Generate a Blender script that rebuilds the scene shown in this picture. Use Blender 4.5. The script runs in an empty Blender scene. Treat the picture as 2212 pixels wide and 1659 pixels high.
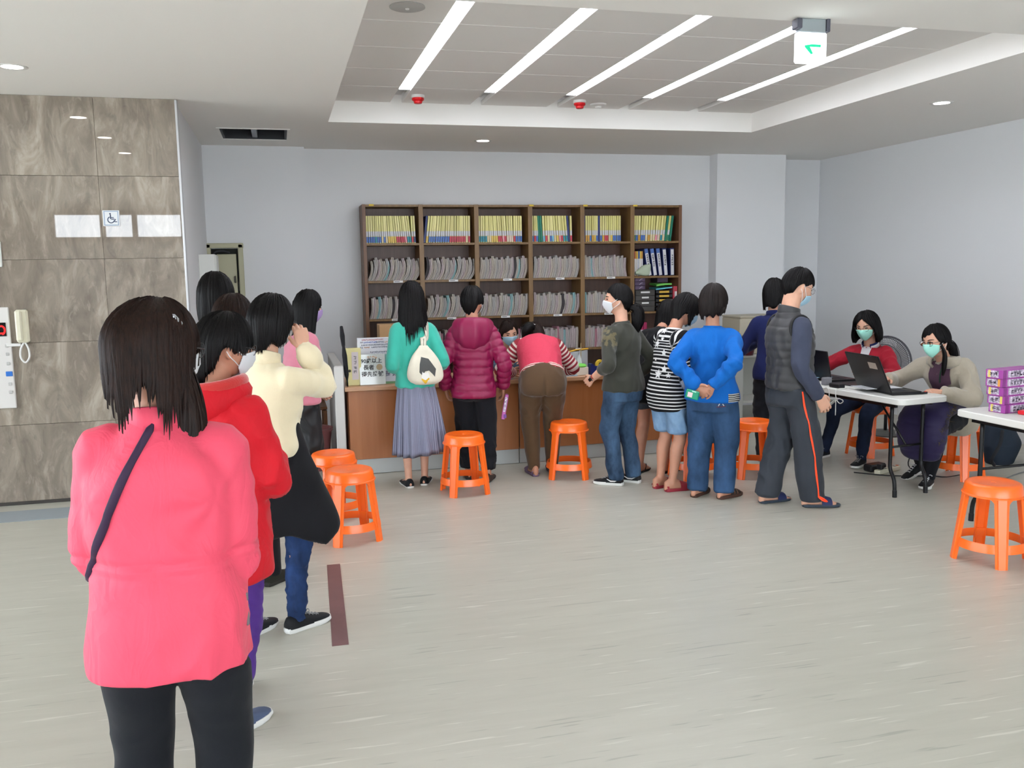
import bpy, math, random
import numpy as np
from mathutils import Vector, Matrix

random.seed(7)
RNG = np.random.default_rng(11)
PI = math.pi
SC = bpy.context.scene
COL = SC.collection

# ---------------------------------------------------------------- camera, world, exposure
CAM_H = 1.70
def _camera():
    yaw, pitch, roll, f = 0.25103, 0.12972, -0.01546, 1930.0
    cy, sy, cp, sp = math.cos(yaw), math.sin(yaw), math.cos(pitch), math.sin(pitch)
    fw = Vector((sy*cp, cy*cp, -sp)); r = Vector((cy, -sy, 0)); u = r.cross(fw)
    r2 = r*math.cos(roll) + u*math.sin(roll); u2 = u*math.cos(roll) - r*math.sin(roll)
    cam = bpy.data.cameras.new('camera'); cam.sensor_width = 36.0; cam.lens = f/2212.0*36.0
    cam.clip_start = 0.05
    o = bpy.data.objects.new('camera', cam); COL.objects.link(o)
    m = Matrix((r2, u2, -fw)).transposed().to_4x4(); m.translation = (0, 0, CAM_H)
    o.matrix_world = m
    SC.camera = o
_camera()

W = bpy.data.worlds.new('overcast_sky'); SC.world = W; W.use_nodes = True
_bg = W.node_tree.nodes['Background']
_bg.inputs[0].default_value = (0.85, 0.925, 1.0, 1); _bg.inputs[1].default_value = 12.5
SC.view_settings.view_transform = 'Standard'; SC.view_settings.look = 'None'
SC.view_settings.gamma = 1.0; SC.view_settings.use_curve_mapping = False
SC.view_settings.exposure = -0.30
STRIP_E = 26.0      # ceiling tube lights
DOWN_E = 30.0       # round downlights
SC.cycles.max_bounces = 8; SC.cycles.diffuse_bounces = 5; SC.cycles.transparent_max_bounces = 12
SC.cycles.sample_clamp_indirect = 6.0; SC.cycles.use_denoising = True
# ---------------------------------------------------------------- helpers: colour, material, mesh, object
def lin(c):
    if isinstance(c, str):
        c = [int(c[i:i+2], 16)/255 for i in (0, 2, 4)]
        c = [v/12.92 if v <= .04045 else ((v+.055)/1.055)**2.4 for v in c]
    return (*c[:3], 1.0)

class NT:
    def __init__(s, name):
        s.m = bpy.data.materials.new(name); s.m.use_nodes = True
        s.t = s.m.node_tree; s.p = s.t.nodes['Principled BSDF']; s.o = s.t.nodes['Material Output']
    def n(s, kind, **kw):
        nd = s.t.nodes.new(kind)
        for k, v in kw.items():
            if k.startswith('i_'):
                nd.inputs[k[2:]].default_value = v
            else: setattr(nd, k, v)
        return nd
    def l(s, a, b): s.t.links.new(a, b)
    def coord(s, kind='Object', scale=(1, 1, 1), rot=(0, 0, 0)):
        tc = s.n('ShaderNodeTexCoord'); mp = s.n('ShaderNodeMapping')
        mp.inputs['Scale'].default_value = scale; mp.inputs['Rotation'].default_value = rot
        s.l(tc.outputs[kind], mp.inputs[0]); return mp.outputs[0]
    def noise(s, vec, scale, detail=3, rough=.5, dist=0):
        nd = s.n('ShaderNodeTexNoise'); nd.inputs['Scale'].default_value = scale
        nd.inputs['Detail'].default_value = detail; nd.inputs['Roughness'].default_value = rough
        nd.inputs['Distortion'].default_value = dist
        s.l(vec, nd.inputs['Vector']); return nd.outputs['Fac']
    def ramp(s, fac, stops, interp='LINEAR'):
        r = s.n('ShaderNodeValToRGB'); r.color_ramp.interpolation = interp
        e = r.color_ramp.elements
        while len(e) < len(stops): e.new(.5)
        for el, (p, c) in zip(e, stops): el.position = p; el.color = lin(c)
        s.l(fac, r.inputs[0]); return r.outputs[0]
    def math(s, op, a, b=None, c=None):
        m = s.n('ShaderNodeMath', operation=op)
        for i, v in enumerate((a, b, c)):
            if v is None: continue
            if isinstance(v, (int, float)): m.inputs[i].default_value = v
            else: s.l(v, m.inputs[i])
        return m.outputs[0]
    def mix(s, fac, a, b, mode='MIX'):
        m = s.n('ShaderNodeMix', data_type='RGBA', blend_type=mode)
        for k, v in ((0, fac), (6, a), (7, b)):
            if isinstance(v, (int, float)): m.inputs[k].default_value = v
            elif isinstance(v, (str, tuple, list)): m.inputs[k].default_value = lin(v)
            else: s.l(v, m.inputs[k])
        return m.outputs[2]
    def bump(s, h, strength, dist=.002):
        b = s.n('ShaderNodeBump'); b.inputs['Strength'].default_value = strength
        b.inputs['Distance'].default_value = dist
        s.l(h, b.inputs['Height']); s.l(b.outputs[0], s.p.inputs['Normal'])
    def col(s, c): s.l(c, s.p.inputs['Base Color']) if not isinstance(c, (str, tuple)) else setattr(s.p.inputs['Base Color'], 'default_value', lin(c))

_MC = {}
def M(name, col='808080', rough=.6, metal=0.0, bump=0.0, bscale=300, spec=.4, sheen=0.0, var=0.0, vscale=6, stretch=(1, 1, 1), coat=0.0, sss=0.0, emit=0.0):
    key = (name, col, rough)
    if key in _MC: return _MC[key]
    t = NT(name); p = t.p
    p.inputs['Roughness'].default_value = rough; p.inputs['Metallic'].default_value = metal
    p.inputs['Specular IOR Level'].default_value = spec
    p.inputs['Sheen Weight'].default_value = sheen; p.inputs['Coat Weight'].default_value = coat
    if sss:
        p.inputs['Subsurface Weight'].default_value = sss; p.inputs['Subsurface Radius'].default_value = (.012, .005, .003)
    if var:
        v = t.coord('Object', stretch); f = t.noise(v, vscale, 4, .6)
        c = lin(col)
        lo = tuple(x*(1-var) for x in c[:3]); hi = tuple(min(1, x*(1+var)) for x in c[:3])
        r = t.ramp(f, [(.3, lo), (.7, hi)]); t.col(r)
    else: t.col(col)
    if bump:
        v = t.coord('Object', stretch); t.bump(t.noise(v, bscale, 3), bump)
    if emit:
        p.inputs['Emission Color'].default_value = lin(col); p.inputs['Emission Strength'].default_value = emit
    _MC[key] = t.m
    return t.m

class MB:
    """collects shapes into one mesh"""
    def __init__(s): s.v = []; s.f = []; s.mi = []
    def add(s, V, F, mi=0):
        b = len(s.v); s.v += [tuple(map(float, p)) for p in V]; s.f += [tuple(i+b for i in f) for f in F]; s.mi += [mi]*len(F)
    def box(s, c, size, ch=0.0, rot=None, mi=0):
        hx, hy, hz = (d/2 for d in size); V = []; F = []
        if ch <= 0:
            V = [(x, y, z) for x in (-hx, hx) for y in (-hy, hy) for z in (-hz, hz)]
            F = [(0, 1, 3, 2), (4, 6, 7, 5), (0, 4, 5, 1), (2, 3, 7, 6), (0, 2, 6, 4), (1, 5, 7, 3)]
        else:
            ch = min(ch, hx*.95, hy*.95, hz*.95); idx = {}
            h = (hx, hy, hz)
            for sx in (-1, 1):
                for sy in (-1, 1):
                    for sz in (-1, 1):
                        sg = (sx, sy, sz)
                        for a in range(3):
                            p = [sg[k]*(h[k] if k == a else h[k]-ch) for k in range(3)]
                            idx[(sx, sy, sz, a)] = len(V); V.append(tuple(p))
            for a in range(3):
                b, c2 = [(1, 2), (2, 0), (0, 1)][a]
                for sa in (-1, 1):
                    q = []
                    for sb, sc in ((-1, -1), (1, -1), (1, 1), (-1, 1)):
                        k = [0, 0, 0]; k[a] = sa; k[b] = sb; k[c2] = sc; q.append(idx[(*k, a)])
                    F.append(tuple(q if sa > 0 else q[::-1]))
            for a in range(3):      # edges along axis a
                b, c2 = [(1, 2), (2, 0), (0, 1)][a]
                for sb in (-1, 1):
                    for sc in (-1, 1):
                        def K(sa, ax):
                            k = [0, 0, 0]; k[a] = sa; k[b] = sb; k[c2] = sc; return idx[(*k, ax)]
                        q = [K(-1, b), K(1, b), K(1, c2), K(-1, c2)]
                        F.append(tuple(q if sb*sc < 0 else q[::-1]))
            for sx in (-1, 1):
                for sy in (-1, 1):
                    for sz in (-1, 1):
                        q = [idx[(sx, sy, sz, a)] for a in range(3)]
                        F.append(tuple(q if sx*sy*sz > 0 else q[::-1]))
        if rot is not None: V = [tuple(rot @ Vector(p)) for p in V]
        s.add([(p[0]+c[0], p[1]+c[1], p[2]+c[2]) for p in V], F, mi); return s
    def tube(s, path, r, n=8, closed=False, cap=True, mi=0, side=None):
        V, F = ell_tube(path, r, r, side, n, 0, closed, cap); s.add(V, F, mi); return s
    def lathe(s, prof, n=24, c=(0, 0, 0), axis='z', mi=0, caps=True):
        V = []; F = []; k = len(prof)
        for i in range(n):
            a = 2*PI*i/n
            for r, z in prof:
                x, y = r*math.cos(a), r*math.sin(a)
                p = {'z': (x, y, z), 'y': (x, z, -y), 'x': (z, x, y)}[axis]
                V.append((p[0]+c[0], p[1]+c[1], p[2]+c[2]))
        for i in range(n):
            j = (i+1) % n
            for q in range(k-1): F.append((i*k+q, j*k+q, j*k+q+1, i*k+q+1))
        if caps and prof[0][0] > 1e-6: F.append(tuple(i*k for i in range(n))[::-1])
        if caps and prof[-1][0] > 1e-6: F.append(tuple(i*k+k-1 for i in range(n)))
        s.add(V, F, mi); return s
    def grid(s, P, closed_u=False, closed_v=False, mi=0):
        nu, nv = len(P), len(P[0]); F = []
        for i in range(nu if closed_u else nu-1):
            for j in range(nv if closed_v else nv-1):
                a, b = (i+1) % nu, (j+1) % nv
                F.append((i*nv+j, a*nv+j, a*nv+b, i*nv+b))
        s.add([p for row in P for p in row], F, mi); return s
    def prism(s, poly, z0, z1, axis='z', mi=0):
        n = len(poly)
        def pt(x, y, z): return {'z': (x, y, z), 'y': (x, z, y), 'x': (z, x, y)}[axis]
        V = [pt(x, y, z0) for x, y in poly] + [pt(x, y, z1) for x, y in poly]
        F = [tuple(range(n))[::-1], tuple(range(n, 2*n))] + [(i, (i+1) % n, n+(i+1) % n, n+i) for i in range(n)]
        if axis == 'y': F = [f[::-1] for f in F]
        s.add(V, F, mi); return s
    def mesh(s, name, smooth=False):
        me = bpy.data.meshes.new(name); me.from_pydata(s.v, [], s.f)
        if any(s.mi): me.polygons.foreach_set('material_index', s.mi)
        if smooth: shade(me, smooth)
        me.update(); return me

def shade(me, ang=True):
    me.polygons.foreach_set('use_smooth', [True]*len(me.polygons))
    if ang is not True:
        try: me.set_sharp_from_angle(angle=math.radians(ang))
        except Exception: pass

def obj(name, mb, mat=None, parent=None, loc=None, smooth=False, rot=None):
    me = mb.mesh(name, smooth) if isinstance(mb, MB) else mb
    for m in (mat if isinstance(mat, (list, tuple)) else [mat]):
        if m is not None: me.materials.append(m)
    o = bpy.data.objects.new(name, me); COL.objects.link(o)
    if parent is not None: o.parent = parent
    if loc is not None: o.location = loc
    if rot is not None: o.rotation_euler = rot
    return o

def tag(o, label=None, cat=None, group=None, kind=None):
    if label: o['label'] = label
    if cat: o['category'] = cat
    if group: o['group'] = group
    if kind: o['kind'] = kind
    return o

def thing(name, label, cat, loc=(0, 0, 0), rz=0.0, group=None):
    o = bpy.data.objects.new(name, None); COL.objects.link(o); o.empty_display_size = .1
    o.location = loc; o.rotation_euler = (0, 0, rz)
    return tag(o, label, cat, group)

def dup(root, loc, rz=0.0, label=None, group=None):
    def cp(o, par):
        c = o.copy(); COL.objects.link(c)
        if par is not None: c.parent = par
        for ch in list(o.children): cp(ch, c)
        return c
    r = cp(root, None); r.location = loc; r.rotation_euler = (0, 0, rz)
    if label: r['label'] = label
    if group: r['group'] = group
    return r

def struct(name, mb, mat, parent=None, smooth=False, loc=None):
    o = obj(name, mb, mat, parent, loc, smooth)
    if parent is None: o['kind'] = 'structure'
    return o

def unit(v):
    v = np.asarray(v, float); return v/(np.linalg.norm(v)+1e-12)

def ell_tube(path, rx, ry, side=None, n=16, capn=3, closed=False, cap=True, e=1.0, capk=1.0):
    """tube of elliptic sections along a path; rounded ends when capn"""
    P = np.asarray(path, float); k = len(P)
    rx = np.full(k, rx, float) if np.isscalar(rx) else np.asarray(rx, float)
    ry = np.full(k, ry, float) if np.isscalar(ry) else np.asarray(ry, float)
    T = np.roll(P, -1, 0)-np.roll(P, 1, 0) if closed else np.gradient(P, axis=0)
    T /= np.linalg.norm(T, axis=1)[:, None]+1e-12
    if side is None:
        side = np.array([1., 0, 0]) if abs(T[0][0]) < .8 else np.array([0, 0, 1.])
    S = []; cur = np.asarray(side, float)
    fixed = cur.ndim == 2
    for i in range(k):
        c = cur[i] if fixed else cur
        c = c - (c @ T[i])*T[i]
        c = unit(c); S.append(c)
        if not fixed: cur = c
    S = np.array(S); Fv = np.cross(T, S)
    if capn and not closed:
        def endcap(i, sgn):
            a = [(q+1)/(capn+.35)*PI/2 for q in range(capn)]
            m = min(rx[i], ry[i])*capk
            return [(P[i]+sgn*T[i]*m*math.sin(t), rx[i]*math.cos(t), ry[i]*math.cos(t), S[i], Fv[i]) for t in a]
        rows = endcap(0, -1)[::-1]+[(P[i], rx[i], ry[i], S[i], Fv[i]) for i in range(k)]+endcap(k-1, 1)
    else: rows = [(P[i], rx[i], ry[i], S[i], Fv[i]) for i in range(k)]
    a = np.arange(n)*2*PI/n; ca, sa = np.cos(a), np.sin(a)
    if e != 1.0: ca, sa = np.sign(ca)*abs(ca)**e, np.sign(sa)*abs(sa)**e
    V = np.concatenate([p+x*np.outer(ca, s_)+y*np.outer(sa, f_) for p, x, y, s_, f_ in rows])
    R = len(rows); F = []
    for i in range(R if closed else R-1):
        b = (i+1) % R
        for j in range(n):
            q = (j+1) % n; F.append((i*n+j, i*n+q, b*n+q, b*n+j))
    if cap and not closed:
        F.append(tuple(range(n))[::-1]); F.append(tuple((R-1)*n+j for j in range(n)))
    return V, F

def crom(P, m):
    """resample rows through a Catmull-Rom spline, m steps per span"""
    P = np.asarray(P, float); Q = np.vstack([2*P[0]-P[1], P, 2*P[-1]-P[-2]]); out = []
    for i in range(1, len(Q)-2):
        for t in np.arange(m)/m:
            a, b, c, d = Q[i-1], Q[i], Q[i+1], Q[i+2]
            out.append(.5*((2*b)+(-a+c)*t+(2*a-5*b+4*c-d)*t*t+(-a+3*b-3*c+d)*t**3))
    out.append(P[-1]); return np.array(out)

class WN:
    """cheap smooth noise made of many sine waves"""
    def __init__(s, seed, freq, stretch=(1, 1, 1), n=28):
        r = np.random.default_rng(seed); k = r.normal(size=(n, 3)); k /= np.linalg.norm(k, axis=1)[:, None]
        s.k = k*freq*r.uniform(.55, 1.5, (n, 1))*np.asarray(stretch); s.p = r.uniform(0, 2*PI, n); s.a = math.sqrt(2/n)
    def __call__(s, X): return np.sin(X @ s.k.T+s.p).sum(1)*s.a

def co_of(me):
    a = np.empty(len(me.vertices)*3); me.vertices.foreach_get('co', a); return a.reshape(-1, 3)
def no_of(me):
    a = np.empty(len(me.vertices)*3); me.vertices.foreach_get('normal', a); return a.reshape(-1, 3)

def remesh(shapes, voxel, smooth=4):
    mb = MB()
    for V, F in shapes: mb.add(V, F)
    me = mb.mesh('shape'); o = bpy.data.objects.new('shape', me); COL.objects.link(o)
    m = o.modifiers.new('r', 'REMESH'); m.mode = 'VOXEL'; m.voxel_size = voxel
    if smooth:
        q = o.modifiers.new('s', 'SMOOTH'); q.factor = .5; q.iterations = smooth
    dg = bpy.context.evaluated_depsgraph_get()
    out = bpy.data.meshes.new_from_object(o.evaluated_get(dg))
    bpy.data.objects.remove(o); bpy.data.meshes.remove(me)
    return out

def along(C, lines):
    """arc length along the nearest centre line; lines = [(points, radius)]"""
    best = np.full(len(C), 1e9); u = np.zeros(len(C))
    for P, r in lines:
        P = np.asarray(P, float); s0 = 0.0
        for a, b in zip(P[:-1], P[1:]):
            d = b-a; L = np.linalg.norm(d)
            if L < 1e-9: continue
            t = np.clip((C-a) @ d/(L*L), 0, 1)
            dist = np.linalg.norm(C-(a+t[:, None]*d), axis=1)/r
            m = dist < best; best[m] = dist[m]; u[m] = s0+t[m]*L
            s0 += L
    return u

def text(name, body, size, mat, parent, loc, rot=(PI/2, 0, 0), align='CENTER', bold=0.0):
    cu = bpy.data.curves.new('t', 'FONT'); cu.body = body; cu.size = size; cu.align_x = align; cu.align_y = 'CENTER'
    cu.resolution_u = 2; cu.offset = bold
    o = bpy.data.objects.new('t', cu); COL.objects.link(o)
    dg = bpy.context.evaluated_depsgraph_get()
    me = bpy.data.meshes.new_from_object(o.evaluated_get(dg))
    bpy.data.objects.remove(o); bpy.data.curves.remove(cu)
    return obj(name, me, mat, parent, loc, rot=rot)

def scribble(name, n, cw, chh, mat, parent, loc, rot=None, seed=1, vertical=False, dens=5):
    """illegible print: a row of n character-like clusters of strokes"""
    r = random.Random(seed); mb = MB()
    for i in range(n):
        o = (i-(n-1)/2)
        ox, oz = (0, -o*chh*1.12) if vertical else (o*cw*1.08, 0)
        for k in range(dens):
            if r.random() < .55:
                w, h = cw*r.uniform(.5, .95), chh*.11
            else: w, h = cw*.12, chh*r.uniform(.4, .9)
            x = ox+r.uniform(-.5, .5)*(cw-w); z = oz+r.uniform(-.5, .5)*(chh-h)
            mb.add([(x-w/2, 0, z-h/2), (x+w/2, 0, z-h/2), (x+w/2, 0, z+h/2), (x-w/2, 0, z+h/2)], [(0, 1, 2, 3)])
    return obj(name, mb, mat, parent, loc, rot=rot)
# ---------------------------------------------------------------- the room
m_wall = M('white_wall_paint', 'dfe0e2', .75, bump=.05, bscale=120, spec=.25)
m_ceil = M('white_ceiling_paint', 'f2f0ec', .8, spec=.2)
m_trim = M('aluminium_trim', 'c9c9cc', .35, metal=.6)

def floor_layer():
    t = NT('vinyl_floor')
    v = t.coord('Object', (1.0, 7.5, 1)); big = t.coord('Object', (1, 1, 1)); fine = t.coord('Object', (2.6, 40, 1))
    a = t.noise(v, 1.5, 6, .62, .4); b = t.noise(fine, 1.0, 3, .55, .3); g = t.noise(big, .55, 3)
    base = t.ramp(a, [(.25, 'a9a79b'), (.5, 'b2b0a4'), (.75, 'bab8ac')])
    base = t.mix(.35, base, t.ramp(g, [(.3, 'aaa89c'), (.7, 'bab7aa')]))
    light = t.ramp(b, [(.63, '000000'), (.70, 'ffffff')])
    dark = t.ramp(b, [(.30, 'ffffff'), (.36, '000000')])
    base = t.mix(t.math('MULTIPLY', light, .55), base, 'd6d4c9')
    base = t.mix(t.math('MULTIPLY', dark, .5), base, '85837a')
    t.col(base); t.p.inputs['Roughness'].default_value = .34; t.p.inputs['Specular IOR Level'].default_value = .45
    t.bump(b, .06, .001)
    return t.m

def marble_mat():
    t = NT('brown_marble')
    tc = t.n('ShaderNodeTexCoord'); oi = t.n('ShaderNodeObjectInfo')
    ad = t.n('ShaderNodeVectorMath', operation='MULTIPLY_ADD')
    sc = t.n('ShaderNodeCombineXYZ'); t.l(t.math('MULTIPLY', oi.outputs['Random'], 37.0), sc.inputs[0])
    t.l(t.math('MULTIPLY', oi.outputs['Random'], 11.0), sc.inputs[2])
    t.l(tc.outputs['Object'], ad.inputs[0]); ad.inputs[1].default_value = (1, 1, 1); t.l(sc.outputs[0], ad.inputs[2])
    mp = t.n('ShaderNodeMapping'); mp.inputs['Rotation'].default_value = (0, math.radians(-32), 0); mp.inputs['Scale'].default_value = (2.6, 1, .9)
    t.l(ad.outputs[0], mp.inputs[0])
    a = t.noise(mp.outputs[0], 2.2, 9, .62, 1.1); b = t.noise(mp.outputs[0], 6.0, 6, .6, .8)
    c = t.ramp(a, [(.30, '756b60'), (.46, '867b6f'), (.56, '958a7d'), (.70, 'b2a799')])
    c = t.mix(t.math('MULTIPLY', t.ramp(b, [(.56, '000000'), (.66, 'ffffff')]), .4), c, 'aea498')
    c = t.mix(t.math('MULTIPLY', t.ramp(b, [(.32, 'ffffff'), (.42, '000000')]), .35), c, '5e564f')
    t.col(c); t.p.inputs['Roughness'].default_value = .015; t.p.inputs['Specular IOR Level'].default_value = .9
    return t.m

struct('floor', MB().box((.8, 3.3, -.05), (11.7, 13.7, .1)), floor_layer())
XR, YB, ZC = 6.61, 9.86, 2.97
# ceiling slab with holes for the coffer and the duct opening
def slab(xs, ys, z0, z1, holes):
    mb = MB()
    for x0, x1 in zip(xs[:-1], xs[1:]):
        for y0, y1 in zip(ys[:-1], ys[1:]):
            cx, cy = (x0+x1)/2, (y0+y1)/2
            if any(a < cx < b and c < cy < d for a, b, c, d in holes): continue
            mb.box((cx, cy, (z0+z1)/2), (x1-x0, y1-y0, z1-z0))
    return mb
RX0, RX1, RY0, RY1, ZT = .47, 4.52, 4.40, 8.08, 3.15
VENT = (-.46, .13, 8.55, 9.22)
ceil = struct('ceiling', slab([-5.05, VENT[0], VENT[1], RX0, RX1, 6.75], [-3.55, RY0, RY1, VENT[2], VENT[3], 10.25], ZC, ZC+.3,
                       [(RX0, RX1, RY0, RY1), VENT]), m_ceil)
SX = [1.06, 1.775, 2.49, 3.19, 3.90]; SW = .10
m_panel = M('ceiling_board', 'e4e2df', .8, bump=.04, bscale=200, spec=.2)
obj('coffer_backing', MB().box(((RX0+RX1)/2, (RY0+RY1)/2, 3.25), (RX1-RX0, RY1-RY0, .02)), m_ceil, ceil)
edges = [RX0]+[v for x in SX for v in (x-SW/2, x+SW/2)]+[RX1]
ysj = [RY0, 4.84, 5.48, 6.12, 6.765, 7.41, RY1]
for i in range(0, len(edges), 2):
    x0, x1 = edges[i], edges[i+1]
    for y0, y1 in zip(ysj[:-1], ysj[1:]):
        obj('ceiling_panel', MB().box((0, 0, 0), (x1-x0, y1-y0-.007, .04), .003), m_panel, ceil, loc=((x0+x1)/2, (y0+y1)/2, ZT+.02))

# walls
wb = MB()
wb.box(((-.72+.305)/2, 9.71+.12, 1.5), (1.03, .24, 3.0))
wb.box(((.30+4.98)/2, YB+.12, 1.5), (4.74, .24, 3.0))
wb.box((5.425, 9.67+.3, 1.5), (.89, .6, 3.0))
wb.box((6.25, 10.1+.1, 1.5), (.8, .2, 3.0))
struct('wall_back', wb, m_wall)
struct('wall_right', MB().box((XR+.1, 3.3, 1.5), (.2, 13.8, 3.0)), m_wall)
struct('wall_hall', MB().box((-.80, 8.56, 1.5), (.2, 2.5, 3.0)), m_wall)
ws = MB()
for y0, y1, z0, z1 in [(-3.6, -2.8, 0, 3), (-2.8, 7.0, 2.8, 3), (7.0, 10.2, 0, 3)]: ws.box((-5.1, (y0+y1)/2, (z0+z1)/2), (.2, y1-y0, z1-z0))
struct('wall_side', ws, m_wall)
wl = struct('wall_left', MB().box((-2.86, 7.40, 1.5), (4.3, .24, 3.0)), M('tile_grout', 'a39a8e', .9))
m_marble = marble_mat()
for r, (z0, z1) in enumerate([(.012, .60), (.60, 1.205), (1.205, 1.81), (1.81, 2.41), (2.41, 2.97)]):
    x = -.69
    k = 0
    while x > -5.0:
        w = .56 if k == 0 else 1.12
        w = min(w, x+5.0)
        if w > .05:
            obj('marble_tile', MB().box((0, 0, 0), (w-.002, .06, z1-z0-.002), .001), m_marble, wl, loc=(x-w/2, 7.25, (z0+z1)/2))
        x -= w; k += 1
struct('trim_1', MB().box((-.683, 7.245, 1.485), (.016, .07, 2.96), .002), m_trim)
struct('baseboard_left', MB().box((-2.85, 7.212, .012), (4.3, .012, .024), .002), M('dark_skirting', '3c3936', .5))

# front wall behind the camera: storefront glazing and a high window band
wf = MB()
YF = -3.5
for x0, x1, z0, z1 in [(-5.2, -3.95, 0, 3), (-3.95, -1.7, 0, 2.28), (-3.95, -1.7, 2.86, 3), (-1.7, -1.0, 0, 3), (-1.0, 6.3, 2.8, 3), (6.3, 6.8, 0, 3)]:
    wf.box(((x0+x1)/2, YF-.1, (z0+z1)/2), (x1-x0, .2, z1-z0))
struct('wall_front', wf, m_wall)
def glass_mat():
    t = NT('window_glass')
    tr = t.n('ShaderNodeBsdfTransparent'); gl = t.n('ShaderNodeBsdfGlossy'); gl.inputs['Roughness'].default_value = .02
    mx = t.n('ShaderNodeMixShader'); fr = t.n('ShaderNodeFresnel'); fr.inputs[0].default_value = 1.45
    t.l(fr.outputs[0], mx.inputs[0]); t.l(tr.outputs[0], mx.inputs[1]); t.l(gl.outputs[0], mx.inputs[2])
    t.l(mx.outputs[0], t.o.inputs[0]); return t.m
m_glass = glass_mat()
m_frame = M('grey_window_frame', '6f7275', .45, metal=.4)
def window(name, x0, x1, z0, z1, splits, w=.05):
    mb = MB()
    xs = [x0]+splits+[x1]
    for x in xs: mb.box((x, YF-.08, (z0+z1)/2), (w, .08, z1-z0), .004)
    for z in (z0+w/2, z1-w/2): mb.box(((x0+x1)/2, YF-.08, z), (x1-x0, .07, w), .004)
    f = struct(name, mb, m_frame)
    for a, b in zip(xs[:-1], xs[1:]):
        obj('pane', MB().box(((a+b)/2, YF-.08, (z0+z1)/2), (b-a-w, .008, z1-z0-2*w)), m_glass, f)
window('window_1', -3.95, -1.7, 2.28, 2.86, [-3.1, -2.55], .09)
window('window_2', -1.0, 6.3, 0.0, 2.8, [.45, 1.9, 3.35, 4.8])
mb = MB()
for y in (-2.8, -.35, 2.1, 4.55, 7.0): mb.box((-5.08, y, 1.4), (.08, .05, 2.8), .004)
for z in (.025, 2.775): mb.box((-5.08, 2.1, z), (.07, 9.8, .05), .004)
f = struct('window_3', mb, m_frame)
for y in (-1.575, .875, 3.325, 5.775): obj('pane', MB().box((-5.08, y, 1.4), (.008, 2.4, 2.7)), m_glass, f)
struct('ground_outside', MB().box((0, -14, -.1), (60, 20.8, .1)).box((-18, 5, -.1), (25.6, 17, .1)), M('concrete_pavement', 'e2dfd8', .9))

# ---------------------------------------------------------------- ceiling fittings
m_tube = M('lit_tube', 'f4f6ff', .5, emit=STRIP_E)
m_white = M('white_plastic', 'e8e8e6', .45)
m_slot = M('slot_white', 'd8d8d8', .6)
names = ['leftmost', 'second from left', 'middle', 'second from right', 'rightmost']
for x, nm in zip(SX, names):
    t = thing('strip_light', f'long recessed white strip light in the coffered ceiling, {nm} of the five', 'ceiling light', (x, 0, ZT), 0, 'ceiling strip lights')
    obj('housing', MB().box((0, 6.24, .072), (.096, 3.66, .012)), m_slot, t)
    for a, b in ((4.44, 6.07), (6.09, 7.52)):
        obj('lamp_tube', MB().box((0, (a+b)/2, .03), (.088, b-a, .045), .01), m_tube, t)
    for y in (7.54,):
        obj('end_cap', MB().box((0, y, .03), (.09, .02, .05), .004), m_white, t)
m_disc = M('lit_disc', 'fff8ee', .5, emit=DOWN_E)
m_rim = M('downlight_rim', 'f0f0ee', .4)
def downlight(x, y, lab):
    t = thing('downlight', lab, 'ceiling light', (x, y, ZC), 0, 'round downlights')
    obj('rim', MB().lathe([(.062, -.002), (.085, -.004), (.09, 0), (.086, .0)], 28, caps=False), m_rim, t, smooth=True)
    obj('diffuser', MB().lathe([(.0, -.0015), (.064, -.0015), (.064, .0)], 28), m_disc, t)
downlight(2.05, 9.02, 'small round lit downlight in the soffit above the bookcase')
downlight(5.27, 6.37, 'round lit downlight in the soffit near the right wall')
downlight(-1.53, 6.28, 'round lit downlight at the far left before the marble wall')
downlight(-1.53, 5.13, 'round lit downlight mirrored in the marble, nearer to the camera')
downlight(-1.53, 3.98, 'round lit downlight behind the queue, outside the picture')
for x, y, q in ((.9, -.5, 'left front'), (.9, 2.4, 'left rear'), (4.2, -.5, 'right front'), (4.2, 2.4, 'right rear')):
    downlight(x, y, f'added unseen downlight in the entrance side ceiling, {q} of four')  # lamps added out of view to light the room from behind the camera
# duct opening
t = thing('air_vent', 'dark rectangular air vent opening in the ceiling above the hall corner', 'vent', (VENT[0], VENT[2], ZC))
vw, vd = VENT[1]-VENT[0], VENT[3]-VENT[2]
m_duct = M('dark_duct', '23252a', .6)
mb = MB()
for c, s in (((vw/2, .01, .1), (vw, .02, .2)), ((vw/2, vd-.01, .1), (vw, .02, .2)), ((.01, vd/2, .1), (.02, vd, .2)), ((vw-.01, vd/2, .1), (.02, vd, .2)), ((vw/2, vd/2, .21), (vw, vd, .02))): mb.box(c, s)
obj('duct', mb, m_duct, t)
obj('divider', MB().box((vw*.5, vd/2, .06), (.05, vd, .1), .004), M('duct_steel', '777b80', .4, metal=.7), t)
mb = MB()
for c, s in (((vw/2, -.012, -.004), (vw+.05, .024, .008)), ((vw/2, vd+.012, -.004), (vw+.05, .024, .008)), ((-.012, vd/2, -.004), (.024, vd, .008)), ((vw+.012, vd/2, -.004), (.024, vd, .008))): mb.box(c, s, .002)
obj('frame', mb, m_ceil, t)
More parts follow.
